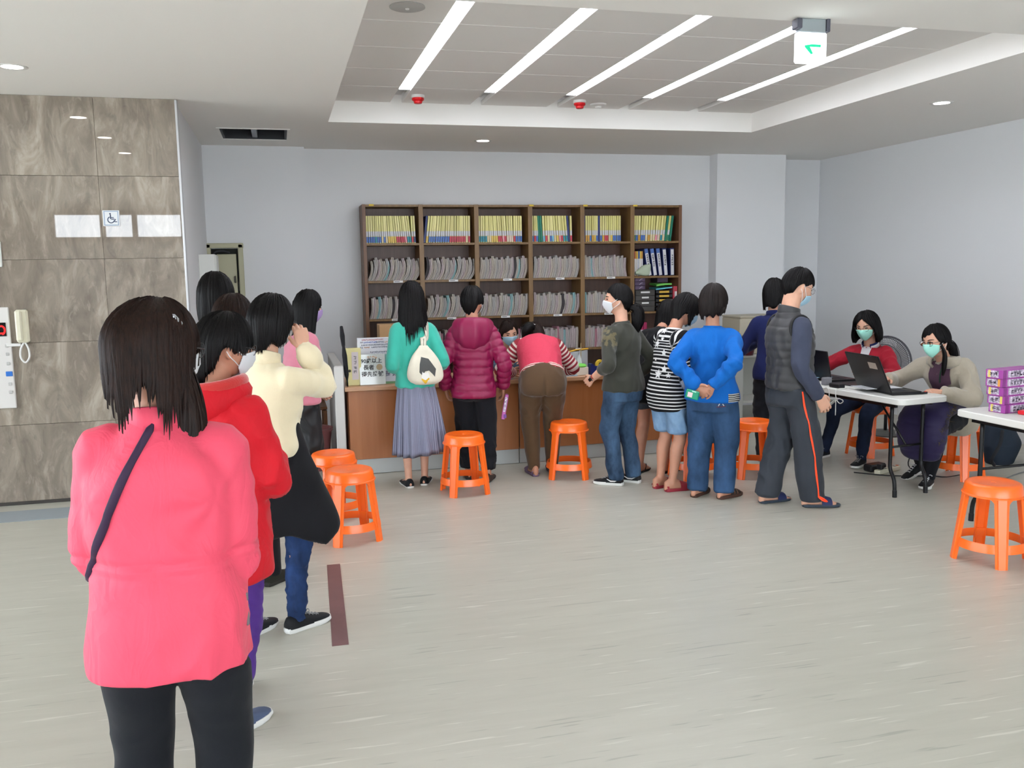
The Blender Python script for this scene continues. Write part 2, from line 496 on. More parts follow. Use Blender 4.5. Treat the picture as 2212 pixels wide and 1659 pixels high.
# alarms, detector, speaker
m_red = M('red_plastic', 'c8141c', .35)
for x, y, lab in ((1.20, 7.72, 'red fire detector on a white base, beside the leftmost strip light'), (2.635, 7.72, 'red fire detector on a white base, beside the middle strip light')):
    t = thing('fire_detector', lab, 'fire detector', (x, y, ZT), 0, 'red fire detectors')
    obj('base', MB().lathe([(.056, 0), (.058, -.018), (.05, -.024), (0, -.024)], 24), m_white, t, smooth=40)
    obj('sensor_head', MB().lathe([(.05, -.022), (.052, -.04), (.036, -.052), (.034, -.066), (.028, -.07), (0, -.07)], 24), m_red, t, smooth=40)
t = thing('smoke_detector', 'flat white smoke detector on the ceiling right of the second red detector', 'smoke detector', (2.86, 7.86, ZT))
obj('base', MB().lathe([(.075, 0), (.072, -.012), (.05, -.02), (0, -.02)], 24), m_white, t, smooth=40)
obj('sensor_head', MB().lathe([(.03, -.018), (.026, -.034), (0, -.036)], 20), m_white, t, smooth=40)
t = thing('ceiling_speaker', 'round grey ceiling speaker grille at the upper left of the coffer', 'speaker', (.76, 5.18, ZT))
obj('grille', MB().lathe([(.098, 0), (.1, -.006), (.09, -.01), (.0, -.012)], 32), M('speaker_grille', 'b9b8b6', .7, bump=.5, bscale=600), t, smooth=40)
obj('boss', MB().lathe([(.012, -.012), (.01, -.018), (0, -.019)], 14), m_white, t)
# exit sign
t = thing('exit_sign', 'lit white emergency exit box with a green arrow hanging from the soffit edge', 'exit sign', (2.775, 4.34, ZC), 0)
obj('bracket', MB().box((0, .02, -.035), (.15, .05, .07), .004), M('steel_bracket', '9aa2a6', .35, metal=.6), t)
obj('clamp', MB().box((-.087, .01, -.03), (.03, .06, .05), .004).box((.087, .01, -.03), (.02, .05, .07), .004), M('dark_bracket', '4a4a55', .4), t)
bx = obj('light_box', MB().box((0, .02, -.145), (.17, .05, .155), .008), M('lit_sign_face', 'f3fbff', .4, emit=2.6), t)
m_green = M('sign_green', '10c890', .5, emit=.5)
obj('arrow', MB().prism([(-.05, .012), (-.01, .019), (.045, .019), (.045, .006), (-.02, .006), (.0, -.028), (-.012, -.032), (-.05, .004)], 0, .002, 'y'), m_green, t, loc=(0, -.0075, -.15))

# ---------------------------------------------------------------- left marble wall fittings
YM = 7.22
t = thing('call_panel', 'tall white lift call panel with a red digit display on the marble wall', 'lift panel', (-1.99, YM, .73))
obj('plate', MB().box((0, -.008, .37), (.15, .016, .74), .005), M('panel_ivory', 'dcd9d6', .4), t)
obj('display', MB().box((0, -.018, .58), (.1, .006, .1), .002), M('black_display', '0b0b0e', .2), t)
obj('digit', MB().grid([[(.02+.022*math.cos(a)+r*math.cos(a), -.0222, .575+.03*math.sin(a)+r*math.sin(a)) for r in (-.006, .006)] for a in np.linspace(-.9*PI/2, 1.0*PI, 14)]).box((.012, -.0222, .552), (.04, .001, .012)), M('red_digit', 'f01818', .5, emit=1.6), t)
for z, c in ((.46, 'b5b4b2'), (.40, 'b5b4b2'), (.33, 'bdbcba'), (.255, '2f6fc4'), (.18, 'bdbcba'), (.12, 'bdbcba')):
    big = c == '2f6fc4'
    obj('blue_button' if big else 'button', MB().box((.045, -.019, z), (.045 if big else .024, .006, .036 if big else .022), .003), M('button_'+c, c, .4), t)
m_ivory = M('ivory_plastic', 'e3dfc8', .45)
t = thing('intercom_phone', 'cream wall intercom handset with a coiled cord on the marble wall', 'intercom', (-1.83, YM, 1.22))
obj('cradle', MB().box((0, -.02, .11), (.085, .04, .24), .012), m_ivory, t)
obj('handset', MB().box((-.016, -.05, .115), (.045, .03, .225), .011), m_ivory, t)
obj('conduit', MB().box((-.07, -.012, -.025), (.1, .022, .022), .004), m_white, t)
loop = [(.0, -.02, -.01), (-.025, -.02, -.06), (-.028, -.02, -.12), (0, -.02, -.155), (.028, -.02, -.12), (.028, -.02, -.06), (.01, -.02, -.01)]
obj('cord', MB().tube(crom(loop, 6), .007, 8), m_white, t, smooth=True)
t = thing('wheelchair_sign', 'square white wheelchair symbol sign on the marble wall', 'sign', (-1.18, YM, 2.105), 0)
obj('plate', MB().box((0, -.004, 0), (.115, .008, .115), .002), M('sign_white', 'eceff2', .35), t)
mb = MB()
for c, s in (((0, -.0085, .05), (.1, .001, .006)), ((0, -.0085, -.05), (.1, .001, .006)), ((-.047, -.0085, 0), (.006, .001, .1)), ((.047, -.0085, 0), (.006, .001, .1))): mb.box(c, s)
obj('border', mb, M('sign_blue_grey', '9fb0c8', .5), t)
mb = MB()
mb.grid([[((.022+r)*math.cos(a)-.002, -.0088, (.022+r)*math.sin(a)-.012) for r in (-.0035, .0035)] for a in np.linspace(.62*PI, 1.95*PI, 18)])
mb.lathe([(.006, 0), (0, .001)], 10, (-.006, -.0086, .032), 'y')
mb.box((-.004, -.009, .010), (.008, .001, .032)); mb.box((.006, -.009, .004), (.024, .001, .006)); mb.box((.011, -.009, -.007), (.022, .001, .007)); mb.box((.024, -.009, -.016), (.007, .001, .022), rot=Matrix.Rotation(.5, 3, 'Y')); mb.box((.031, -.009, -.026), (.016, .001, .006))
obj('wheelchair_symbol', mb, M('sign_navy', '3b4a66', .5), t)
tag(obj('notice_plate', MB().box((-1.985, YM-.005, 1.85), (.11, .01, .18), .003), M('notice_white', 'd5d6d2', .5)), 'small pale notice plate on the marble wall above the lift panel', 'sign')
tag(obj('floor_layer', MB().box((-1.95, 6.86, .0025), (.95, .30, .005), .001), M('blue_grey_strip', '8f979b', .55)), 'thin blue-grey strip on the floor before the marble wall', 'mat')  # flat blue-grey strip on the floor
tp = tag(obj('floor_tape', MB().box((0, 0, .001), (.075, 1.16, .0018)), M('brown_tape', '6a4d4c', .5, var=.1), loc=(.208, 4.55, 0), rot=(0, 0, -.03)), 'long maroon tape marking stuck on the floor right of the queue', 'floor marking')

# hall corner: doorway and white cabinet
m_door = M('cream_door_paint', 'aeab90', .5)
d = MB()
d.box((-.375, 9.69, .99), (.05, .10, 1.98), .006).box((-.69, 9.69, .99), (.05, .10, 1.98), .006).box((-.53, 9.69, 1.965), (.37, .10, .05), .006)
dr = struct('door_1', d, m_door)
obj('gap_shade_sheet', MB().box((-.53, 9.704, .97), (.28, .01, 1.93)), M('painted_interior_shade', '1c1d18', .8), dr)  # dark sheet: shade of the open doorway put into its colour
leaf = obj('door_leaf', MB().box((-.515, 9.685, .94), (.19, .03, 1.88), .004), m_door, dr)
obj('door_handle', MB().box((-.44, 9.662, 1.62), (.018, .03, .07), .004), M('dark_steel', '44433c', .4, metal=.6), leaf)
obj('hinge', MB().box((-.40, 9.667, 1.55), (.02, .02, .09), .003), M('dark_steel', '44433c', .4, metal=.6), dr)
obj('closer_arm', MB().tube(crom([(-.665, 9.66, 1.85), (-.62, 9.64, 1.9), (-.55, 9.64, 1.91), (-.48, 9.64, 1.89)], 5), .012, 8), m_duct, dr, smooth=True)
t = thing('wall_cabinet', 'narrow white stacked wall cabinet at the hall corner left of the doorway', 'cabinet', (-.70, 8.75, 0))
m_cab = M('white_cabinet', 'd8d9d4', .5)
obj('body', MB().box((.07, 0, .93), (.14, .34, 1.86), .004), m_cab, t)
for z0, z1 in ((.02, .6), (.62, 1.02), (1.04, 1.42), (1.44, 1.645), (1.665, 1.85)):
    obj('door', MB().box((.146, 0, (z0+z1)/2), (.012, .33, z1-z0), .003), m_cab, t)
# ---------------------------------------------------------------- bookcase
def wood_mat(name, a, b, scale=1.0, rough=.4, axis='z', spec=.4):
    t = NT(name)
    st = {'z': (9, 9, .55), 'x': (.55, 9, 9)}[axis]
    v = t.coord('Object', tuple(q*scale for q in st)); n = t.noise(v, 3.2, 6, .62, .6)
    t.col(t.ramp(n, [(.32, a), (.68, b)])); t.p.inputs['Roughness'].default_value = rough
    t.p.inputs['Specular IOR Level'].default_value = spec
    t.bump(n, .05, .001); return t.m
m_edge = wood_mat('walnut_laminate', '6a4e2c', '82633a')
m_back = wood_mat('walnut_back', '54392e', '634538')
m_sidep = wood_mat('walnut_side', '634430', '75523a')
BF, BB = 9.52, 9.855
DX = [.88, 1.475, 2.075, 2.675, 3.275, 3.868, 4.452]
SZ = [.06, .40, .79, 1.177, 1.58, 1.972, 2.372]
bc = thing('bookcase', 'large brown six-bay open bookcase along the back wall behind the counter', 'bookcase', (0, 0, 0))
obj('back_panel', MB().box((2.666, BB-.006, 1.2), (3.57, .012, 2.36)), m_back, bc)
for i, x in enumerate(DX):
    end = i in (0, 6)
    obj('side_panel' if end else 'divider', MB().box((x, (BF+BB)/2-.003, 1.187), (.036 if end else .05, BB-BF-.006, 2.374), .002), m_edge if not end else m_sidep, bc)
for z in SZ:
    for a, b in zip(DX[:-1], DX[1:]):
        l = .018 if a == DX[0] else .025; r = .018 if b == DX[6] else .025
        nm = 'top_panel' if z == SZ[-1] else ('base_panel' if z == SZ[0] else 'shelf')
        obj(nm, MB().box(((a+l+b-r)/2, (BF+BB)/2-.001, z-.012), (b-a-l-r, BB-BF-.012, .024), .002), m_edge, bc)
m_lab = M('paper_label', 'e6e6e4', .6); m_ink = M('label_ink', '55555a', .7)
for k, z in enumerate((1.58, 1.177)):
    for b in range(5):
        x = DX[b]+.335 - (.03 if k else 0)
        l = obj('shelf_label', MB().box((x, BF-.002, z-.011), (.10, .002, .022)), m_lab, bc)
        obj('label_print', MB().box((x-.012, BF-.0034, z-.011), (.055, .0006, .006)), m_ink, l)
obj('shelf_label', MB().box((3.22, BF-.002, .779), (.07, .002, .022)), m_lab, bc)
m_stick = M('yellow_sticker', 'd8b83a', .6)
for x in (.96, 2.69, 3.31, 3.9):
    obj('sticker', MB().box((x, BF-.002, 2.366), (.05, .002, .018)), m_stick, bc)

# ---------------------------------------------------------------- folders on the top shelf
ordn = ['leftmost', 'second', 'third', 'fourth', 'fifth', 'sixth', 'seventh', 'eighth', 'ninth', 'tenth', 'eleventh', 'twelfth', 'thirteenth', 'fourteenth', 'fifteenth', 'sixteenth', 'seventeenth', 'eighteenth', 'nineteenth', 'twentieth', 'twenty-first', 'twenty-second', 'twenty-third']
bay = ['first', 'second', 'third', 'fourth', 'fifth', 'sixth']
F_Y = ['dcd585', 'cfc878', 'e6de92', 'c6be72', 'd8cf86']
CM = {'blue': '3f66ad', 'red': 'b8304a', 'yellow': 'd6b455', 'teal': '1f8296', 'cream': 'd8c6a0', 'pink': 'd98a98', 'green': '12755c', 'sky': '6fb0d0', 'orange': 'c9933f', 'navy': '27336a', 'pale': 'dcc5b8', 'white': 'c9cbd2'}
m_fold = [M('folder_yellow_%d' % i, c, .38, spec=.5) for i, c in enumerate(F_Y)]
m_cm = {k: M('band_'+k, v, .45) for k, v in CM.items()}
m_flab = M('folder_label', 'c9cad0', .5)
rows = [
 (['blue']*4+['teal', 'blue', 'blue', 'cream', 'blue', 'cream', 'yellow', 'yellow', 'yellow', 'yellow', 'red', 'red', 'red', 'red', 'pink', 'teal', 'teal', 'red', 'navy'], [0]*5+[.01]*4+[.03]*3+[.07]*6+[.09]*3+[.03]*2),
 (['navy', 'yellow']+['blue']*9+['red']*7+['cream', 'red'], [-.12]*4+[-.10]*4+[-.06]*4+[-.03]*4+[-.01]*4),
 (['teal']*4+['cream', 'cream', 'yellow', 'yellow', 'yellow', 'red', 'red', 'pink', 'red', 'pale', 'pale', 'pale', 'red', 'blue', 'blue', 'blue'], [-.01]*4+[.02]*4+[.05]*5+[.03]*3+[.0]*4),
 (['blue', 'red', 'blue', 'green', 'green', 'sky', 'red', 'cream', 'blue', 'sky', 'cream', 'yellow', 'pink', 'red', 'teal', 'teal', 'navy', 'red'], [.0]*3+[.05]*2+[.03]*4+[.06]*4+[.08]*4+[.02]),
 (['navy', 'orange', 'orange', 'blue', 'orange', 'yellow', 'blue', 'navy', 'blue', 'orange', 'red', 'red', 'cream', 'yellow', 'blue', 'blue', 'blue', 'blue'], [0]*18),
 (['green', 'blue', 'orange', 'blue', 'blue', 'cream', 'orange', 'cream', 'cream', 'pink', 'pale', 'teal', 'cream', 'green', 'green', 'green'], [-.03]*3+[-.06]*6+[-.10]*4+[-.12]*3)]
def folder(w, h, band, fm, full=False):
    """a slim spine-out folder: cover, white label strip, coloured foot band"""
    mb = MB(); d = .24
    me = MB().box((0, d/2, h/2), (w*.94, d, h), .0012).mesh('folder')
    return me
fold_meshes = {}
for b in range(6):
    cols, leans = rows[b]
    n = len(cols); x0 = DX[b]+(.02 if b == 0 else .027); x1 = DX[b+1]-.03
    W_ = (x1-x0-(.02, .03, .05, .07, .09, .06)[b])
    w = W_/n
    for i, c in enumerate(cols):
        h = .285+random.uniform(-.006, .006)
        key = (round(w, 4), i % 3)
        if key not in fold_meshes:
            fold_meshes[key] = (MB().box((0, .12, .1425), (w*.82, .24, .285), .0012).mesh('folder'),
                                MB().box((0, -.0006, .098), (w*.78, .0012, .052)).mesh('label_strip'), MB().box((0, -.0006, .037), (w*.8, .0014, .062)).mesh('foot_band'))
        fm, lm, bm_ = fold_meshes[key]
        lean = leans[i] if i < len(leans) else leans[-1]
        lift = abs(math.sin(lean))*w*.5
        solid = (c in ('navy', 'green') and random.random() < .55)
        mt = m_cm[c] if solid else random.choice(m_fold)
        nm = {'cream': 'cream', 'pale': 'pale pink'}.get(c, c)
        g = f'folders on the top shelf, {bay[b]} bay'
        lab = f'yellow folder with {nm} foot band, {ordn[i]} from left on the top shelf, {bay[b]} bay'
        if solid: lab = f'solid {c} folder, {ordn[i]} from left on the top shelf, {bay[b]} bay'
        yy = BF+.045+random.uniform(0, .012)
        f = tag(obj('folder', fm.copy(), mt, loc=(x0+w*(i+.5)+.14*max(0, -lean)*0, yy, 1.973+lift)), lab, 'folder', g)
        # tilt about the foot
        f.rotation_euler = (0, -lean, 0)
        if lean: f.location.x += 0.0
        if not solid:
            obj('label_strip', lm.copy(), m_flab, f); obj('foot_band', bm_.copy(), m_cm[c], f)

# ---------------------------------------------------------------- paper record files, curved, shelf by shelf
def paper_mat(name, a, b):
    t = NT(name)
    v = t.coord('Object', (900, 3, 5)); n = t.noise(v, 1.0, 3, .6); v2 = t.coord('Object', (6, 2, 12)); n2 = t.noise(v2, 3, 4)
    c = t.ramp(n, [(.3, a), (.62, b)]); c = t.mix(t.math('MULTIPLY', n2, .35), c, '8d8580')
    t.col(c); t.p.inputs['Roughness'].default_value = .85; t.bump(n, .35, .002); return t.m
m_pap = [paper_mat('record_paper_%d' % i, a, b) for i, (a, b) in enumerate([('a39d93', 'cfcac0'), ('a39d98', 'cbc6c0'), ('a89e92', 'd2c9bc'), ('9c9a98', 'c6c4c2'), ('a89a9c', 'cdc0c2')])]
m_papc = {'cyan': M('record_cyan', '8fb4b6', .8), 'rose': M('record_rose', 'b0808c', .8), 'dark': M('record_dark', '4e4a4c', .8)}
def record(seed, w, h, bow, d=.2):
    r = random.Random(seed); rowsP = []
    nz = 6
    for k in range(nz+1):
        z = h*k/nz; q = k/nz
        xo = bow*(1.75*q-1.25*q*q)
        ww = w*(1+.12*math.sin(3*q+seed))
        y0 = .004*math.sin(9*q+seed*2)
        rowsP.append([(xo-ww/2, y0, z), (xo-ww*.1, y0-.004, z+(.008*r.random() if k == nz else 0)), (xo, y0+.012, z-(.006 if k == nz else 0)), (xo+ww*.1, y0-.003, z+(.007*r.random() if k == nz else 0)), (xo+ww/2, y0+.001, z+(.006*r.random() if k == nz else 0)), (xo+ww/2, d, z), (xo-ww/2, d, z)])
    mb = MB().grid(rowsP, closed_v=True)
    n = len(mb.v); mb.f.append(tuple(range(7))); mb.f.append(tuple(n-1-i for i in range(7)))
    return mb.mesh('record')
REC = {}
def rec_mesh(kind, v):
    if (kind, v) not in REC:
        bow = {'bow': .085, 'mid': .05, 'flat': .016, 'slant': -.03}[kind]
        REC[(kind, v)] = record(v*7+len(kind), .0238, .205+.012*(v % 4), bow*(1+.12*((v % 3)-1)))
    return REC[(kind, v)]
shelf_n = ['second', 'third', 'fourth']
plan = {(0, 0): 'bow', (0, 1): 'bow', (0, 2): 'mid', (0, 3): 'mid', (0, 4): 'slant', (1, 0): 'mid', (1, 1): 'bow', (1, 2): 'mid', (1, 3): 'mid', (1, 4): 'flat',
        (2, 0): 'flat', (2, 1): 'flat', (2, 2): 'flat', (2, 3): 'flat', (2, 4): 'flat'}
for (s, b), kind in plan.items():
    z = SZ[4-s]+.001
    x0 = DX[b]+.03; x1 = DX[b+1]-.045
    n = 21
    if (s, b) == (2, 0): continue
    w = (x1-x0)/n
    for i in range(n):
        v = (i*5+b*3+s) % 7
        tint = None
        if (i*7+b*11+s*5) % 23 == 3: tint = 'cyan'
        elif (i*5+b*7+s*3) % 41 == 7: tint = 'dark'
        elif s == 2 and (i*3+b) % 17 == 2: tint = 'rose'
        mt = m_papc[tint] if tint else (m_pap[4] if s == 2 and i % 2 else m_pap[(i*3+b+s) % 5])
        me = rec_mesh(kind, v)
        if not me.materials: me.materials.append(m_pap[0])
        o = bpy.data.objects.new('record_file', me); COL.objects.link(o)
        o.material_slots[0].link = 'OBJECT'; o.material_slots[0].material = mt
        xx = x0+w*(i+.5)-(.016 if kind == 'bow' else (.008 if kind == 'mid' else 0))
        o.location = (xx, BF+.05+.012*((i*7 % 5)/5), z)
        cn = {'cyan': 'pale cyan', 'dark': 'dark grey', 'rose': 'rose', None: 'grey-white'}[tint]
        tag(o, f'{cn} paper record file, {ordn[i]} from left on the {shelf_n[s]} shelf, {bay[b]} bay', 'file',
            f'record files, {shelf_n[s]} shelf down, {bay[b]} bay')

# sixth bay: binders, boxes, drawer units
m_bind_w = M('binder_white', 'd4d4d6', .4); m_bind_n = M('binder_navy', '1f2d63', .45); m_bluecap = M('binder_blue_cap', '4a6aa8', .5)
m_black = M('black_ink', '17171a', .7)
z2 = SZ[4]+.001
labs = ['leftmost', 'second', 'third', 'fourth', 'rightmost']
for i in range(5):
    t = thing('ring_binder', f'white and navy ring binder in the sixth bay, {labs[i]} of the five binders', 'binder', (4.095+.066*i+(.012 if i == 4 else 0), BF+.03, z2+.002), 0, 'ring binders in the sixth bay')
    t.rotation_euler = (0, (-.17, -.15, -.13, -.09, -.02)[i], 0)
    obj('cover', MB().box((0, .12, .155), (.05, .24, .31), .003), m_bind_n, t)
    obj('spine_label', MB().box((0, -.001, .15), (.036, .002, .29)), m_bind_w, t)
    if i < 3: obj('spine_cap', MB().box((0, -.0024, .282), (.037, .002, .05)), m_bluecap, t)
    scribble('spine_lettering', 6 if i < 3 else 5, .022, .022, m_black, t, (0, -.004, .175), seed=i, vertical=True, dens=7)
m_pf = M('pale_green_plastic', 'aebba4', .35)
for i in range(6):
    q = tag(obj('folder', MB().box((0, .12, .14), (.017, .24, .28), .002), m_cm[['red', 'orange', 'yellow', 'blue', 'yellow', 'orange'][i]], loc=(3.915+.019*i, BF+.06, z2)), f'slim folder with {["red", "orange", "pale yellow", "blue", "straw yellow", "dark orange"][i]} top standing behind the crumpled pale green bag', 'folder')
    obj('paper_front', MB().box((0, -.001, .10), (.0155, .002, .19)), m_bind_w, q)
V = []
rr = WN(5, 18); rr2 = WN(6, 45)
g = []
for i in range(15):
    row = []
    for j in range(13):
        u, v = i/14, j/12*2*PI
        r = .5+.5*math.sin(PI*min(.98, u+.02))
        x = .02+.20*u; y = .05+.04*math.cos(v)*r; zz = .05+.045*math.sin(v)*r*(.6+.7*u)
        zz += .05*u*max(0, math.sin(v))
        p = np.array([[x, y, zz]]); x += .008*rr(p)[0]; zz += .010*rr(p+3)[0]+.004*rr2(p)[0]; y += .008*rr2(p+1)[0]
        row.append((x, y, max(zz, .001)))
    g.append(row)
mb = MB().grid(g, closed_v=True)
tag(obj('plastic_bag', mb, m_pf, loc=(3.885, BF-.01, z2), smooth=True), 'crumpled pale green plastic bag lying before the folders in the sixth bay', 'bag')
z3 = SZ[3]+.001
m_pur = M('purple_box', '4a3852', .45); m_purl = M('purple_box_print', 'b0a6b8', .5)
bl = ['topmost', 'middle', 'lowest']
m_dsm = M('smoked_plastic', '3d3a37', .3)
t = thing('drawer_unit', 'smoked grey plastic drawer unit with white labels in the sixth bay', 'drawer unit', (4.03, BF+.02, z3))
obj('body', MB().box((0, .13, .125), (.245, .26, .245), .004), M('smoked_frame', '2d2b29', .4), t)
for k, z in enumerate((.028, .088, .15, .21)):
    d = obj('drawer', MB().box((0, -.004, z), (.23, .01, .055), .002), m_dsm, t)
    if k: obj('drawer_label', MB().box((.0, -.0105, z+.008), (.085 if k < 3 else .11, .002, .018)), m_lab, d)
for k in range(3):
    t = thing('purple_box', f'small dark purple carton on the smoked drawer unit, {bl[k]} of three', 'box', (3.968, BF+.02, z3+.249+.045*(2-k)), 0, 'purple cartons in the sixth bay')
    obj('carton', MB().box((0, .1, .0215), (.125, .2, .043), .002), m_pur, t)
    obj('emblem', MB().prism([(-.018, -.012), (.004, .004), (.02, .006), (.02, .012), (.0, .010), (-.022, -.008)], -.001, .001, 'y'), m_purl, t, loc=(.012, -.001, .022))
t = thing('letter_tray', 'black stacked letter trays with yellow labels in the sixth bay', 'letter tray', (4.265, BF+.02, z3))
for k in range(5):
    tr = obj('tray', MB().box((0, .12, .012+.048*k), (.20, .24, .006)).box((-.098, .12, .028+.048*k), (.005, .24, .036)).box((.098, .12, .028+.048*k), (.005, .24, .036)).box((0, .0, .026+.048*k), (.2, .006, .03), .001), M('black_plastic', '16161a', .4), t)
    obj('tray_label', MB().box((.0, -.0045, .026+.048*k), (.12, .002, .024)), M('yellow_label', 'c8a23a', .6), tr)
tag(obj('folded_bag', MB().grid([[(x, y, .012*(1+math.sin(9*x+5*y))+(.0 if q == 0 else .014)) for (x, y, q) in row] for row in [[(-.1+.02*i, .0, 0), (-.1+.02*i, .0, 1), (-.1+.02*i, .12, 1), (-.1+.02*i, .2, 1), (-.1+.02*i, .2, 0)] for i in range(11)]], closed_v=True), M('cyan_plastic', '5fb5c4', .5), loc=(4.265, BF+.02, z3+.238), smooth=40), 'folded light blue plastic bag on top of the letter trays', 'bag')
tag(obj('folded_bag', MB().grid([[(x, y, .014*(1+math.sin(11*x+7*y+1))+(.0 if q == 0 else .02)) for (x, y, q) in row] for row in [[(-.095+.019*i, .0, 0), (-.095+.019*i, .0, 1), (-.095+.019*i, .12, 1), (-.095+.019*i, .2, 1), (-.095+.019*i, .2, 0)] for i in range(11)]], closed_v=True), M('lime_plastic', '6fbf55', .5), loc=(4.265, BF+.02, z3+.268), smooth=40), 'folded bright green plastic bag lying on the blue one', 'bag')
tag(obj('purple_carton', MB().box((0, .1, .03), (.13, .2, .06), .002), m_pur, loc=(4.29, BF+.12, z3+.325)), 'dark purple carton under the shelf behind the green bag', 'box')
t = thing('red_binder', 'red binder with a white spine label at the right end of the sixth bay', 'binder', (4.405, BF+.02, z3), 0)
obj('cover', MB().box((0, .12, .14), (.05, .24, .28), .003), M('binder_red', 'b23a48', .45), t)
obj('spine_label', MB().box((0.005, -.001, .12), (.026, .002, .2)), m_bind_w, t)
scribble('spine_lettering', 4, .018, .018, m_black, t, (.005, -.003, .13), seed=3, vertical=True)
z4 = SZ[2]+.001
for i in range(4):
    t = thing('pink_file', 'magenta file with pale label, fourth shelf down, sixth bay, ' + ordn[i] + ' from left', 'file', (3.925+.043*i, BF+.06, z4), 0, 'magenta files in the sixth bay')
    obj('cover', MB().box((0, .1, .13), (.038, .2, .26), .002), M('magenta_file', 'a01e52', .5), t)
    obj('foot_label', MB().box((0, -.001, .155), (.034, .002, .04)), m_flab, t)

# ---------------------------------------------------------------- counter
m_cfront = wood_mat('orange_brown_laminate', '94592e', 'a0643a', .5, .38)
m_ctop = wood_mat('counter_top_laminate', 'a57a58', 'b48864', 1, .3, 'x')
m_plinth = M('grey_plinth', 'a9aba8', .5)
ct = thing('counter', 'long low orange-brown reception counter with a grey plinth', 'counter', (0, 0, 0))
obj('counter_top', MB().box((1.985, 7.72, .727), (3.02, .72, .036), .004), m_ctop, ct)
for a, b in ((.50, 1.955), (1.96, 3.45)):
    obj('front_panel', MB().box(((a+b)/2, 7.41, .417), (b-a-.003, .024, .575), .002), m_cfront, ct)
    obj('plinth', MB().box(((a+b)/2, 7.42, .067), (b-a-.003, .02, .128), .002), m_plinth, ct)
obj('toe_shade_strip', MB().box((1.97, 7.44, .006), (2.94, .02, .012)), M('painted_toe_shade', '1a1a1a', .8), ct)  # solid black strip painted as the shadow under the plinth
obj('side_panel', MB().box((3.465, 7.60, .36), (.03, .72, .70), .003), m_cfront, ct)
obj('side_panel', MB().box((.505, 7.75, .36), (.02, .62, .70), .003), m_cfront, ct)
t = thing('partition_panel', 'narrow grey office partition standing at the left end of the counter', 'partition', (.435, 7.40, 0))
obj('panel', MB().box((0, .62, .46), (.05, 1.24, .90), .004), M('partition_fabric', 'a8a6a4', .8), t)
obj('edge_post', MB().box((-.002, -.012, .46), (.078, .03, .92), .006), M('partition_metal', 'b9b7b2', .4, metal=.2), t)
obj('top_cap', MB().box((0, .6, .915), (.066, 1.24, .018), .004), M('partition_metal', 'b9b7b2', .4, metal=.2), t)
obj('foot', MB().box((0, .0, .01), (.09, .12, .02), .004), M('partition_metal', 'b9b7b2', .4, metal=.2), t)

m_cream = M('cream_card', 'd5cc92', .5); m_sw = M('sign_paper', 'cdd0d6', .35); m_acr = M('acrylic_paper', 'c0c6c2', .12, spec=.6)
CT = .7455
t = thing('cream_binder', 'cream binder with a pale paper strip standing at the counter left end', 'binder', (.565, 7.46, CT), .12)
obj('cover', MB().box((0, .04, .155), (.12, .08, .31), .003), m_cream, t)
obj('paper_strip', MB().box((.008, -.001, .165), (.055, .002, .23)), M('pinkish_paper', 'cfc5c6', .6), t)
scribble('lettering', 4, .03, .034, M('grey_ink', '77757a', .7), t, (.008, -.003, .175), seed=4, vertical=True)
obj('finger_hole', MB().lathe([(.012, 0), (.012, .002), (0, .002)], 16, (-.04, -.0015, .125), 'y'), M('dark_hole', '3b3628', .6), t)
t = thing('notice_board', 'white notice sheet with coloured text lines standing above the other signs', 'sign', (.765, 7.53, CT), .05)
obj('board', MB().box((0, .0, .31), (.33, .006, .16), .002), M('white_sheet', 'd6d8de', .3), t)
obj('stand', MB().box((0, .015, .13), (.10, .01, .26), .002), M('clear_stand', 'b8bcc0', .2), t)
m_blue_i = M('blue_ink', '3a62b8', .6); m_or_i = M('orange_ink', 'c08a62', .6); m_gr_i = M('slate_ink', '5a6274', .6); m_re_i = M('red_ink', 'b45a62', .6)
for k, (n, cw, z, x, mt) in enumerate(((16, .0105, .372, -.035, m_re_i), (2, .0125, .351, -.128, m_gr_i), (8, .0125, .351, -.058, m_blue_i), (5, .0125, .351, .028, m_gr_i), (5, .0125, .351, .098, m_or_i),
    (21, .0115, .329, 0, m_gr_i), (2, .012, .309, -.13, m_gr_i), (4, .012, .309, -.085, m_or_i), (13, .012, .309, .036, m_gr_i), (11, .012, .268, .01, m_gr_i), (14, .010, .247, .015, m_gr_i))):
    scribble('lettering', n, cw, .0145, mt, t, (x, -.0042, z), seed=40+k, dens=7)
obj('emblem', MB().lathe([(.011, 0), (0, .0006)], 12, (.118, -.0042, .277), 'y').lathe([(.012, 0), (0, .0006)], 12, (.105, -.0042, .254), 'y').lathe([(.012, 0), (0, .0006)], 12, (.131, -.0042, .254), 'y'), m_blue_i, t)
t = thing('acrylic_sign', 'pale acrylic stand with black handwritten characters about age ninety', 'sign', (.715, 7.45, CT), .03)
obj('panel', MB().box((0, .02, .128), (.215, .006, .256), .002, rot=Matrix.Rotation(-.1, 3, 'X')), m_acr, t)
obj('foot', MB().box((0, .05, .004), (.215, .08, .008), .002), m_acr, t)
tt = Matrix.Rotation(-.1, 3, 'X')
for body, sz, z, x, mt in (('90歲以上', .044, .198, -.005, m_black), ('長者', .046, .143, -.03, m_black), ('得先掛號', .046, .088, 0, m_black)):
    text('lettering', body, sz, mt, t, (x, .0155-(z-.128)*-.1-.0, z), rot=(PI/2-.1, 0, 0), bold=.0008)
scribble('lettering', 4, .02, .02, m_or_i, t, (0, .0092, .232), (-.1, 0, 0), 8); scribble('lettering', 3, .022, .022, M('tan_mark', '9a8a6c', .6), t, (0, .021, .045), (-.1, 0, 0), 9)
obj('brown_mark', MB().lathe([(.026, 0), (0, .0006)], 14, (0, 0, 0), 'y'), M('tan_mark', '9a8a6c', .6), t, loc=(.058, .0125, .147))
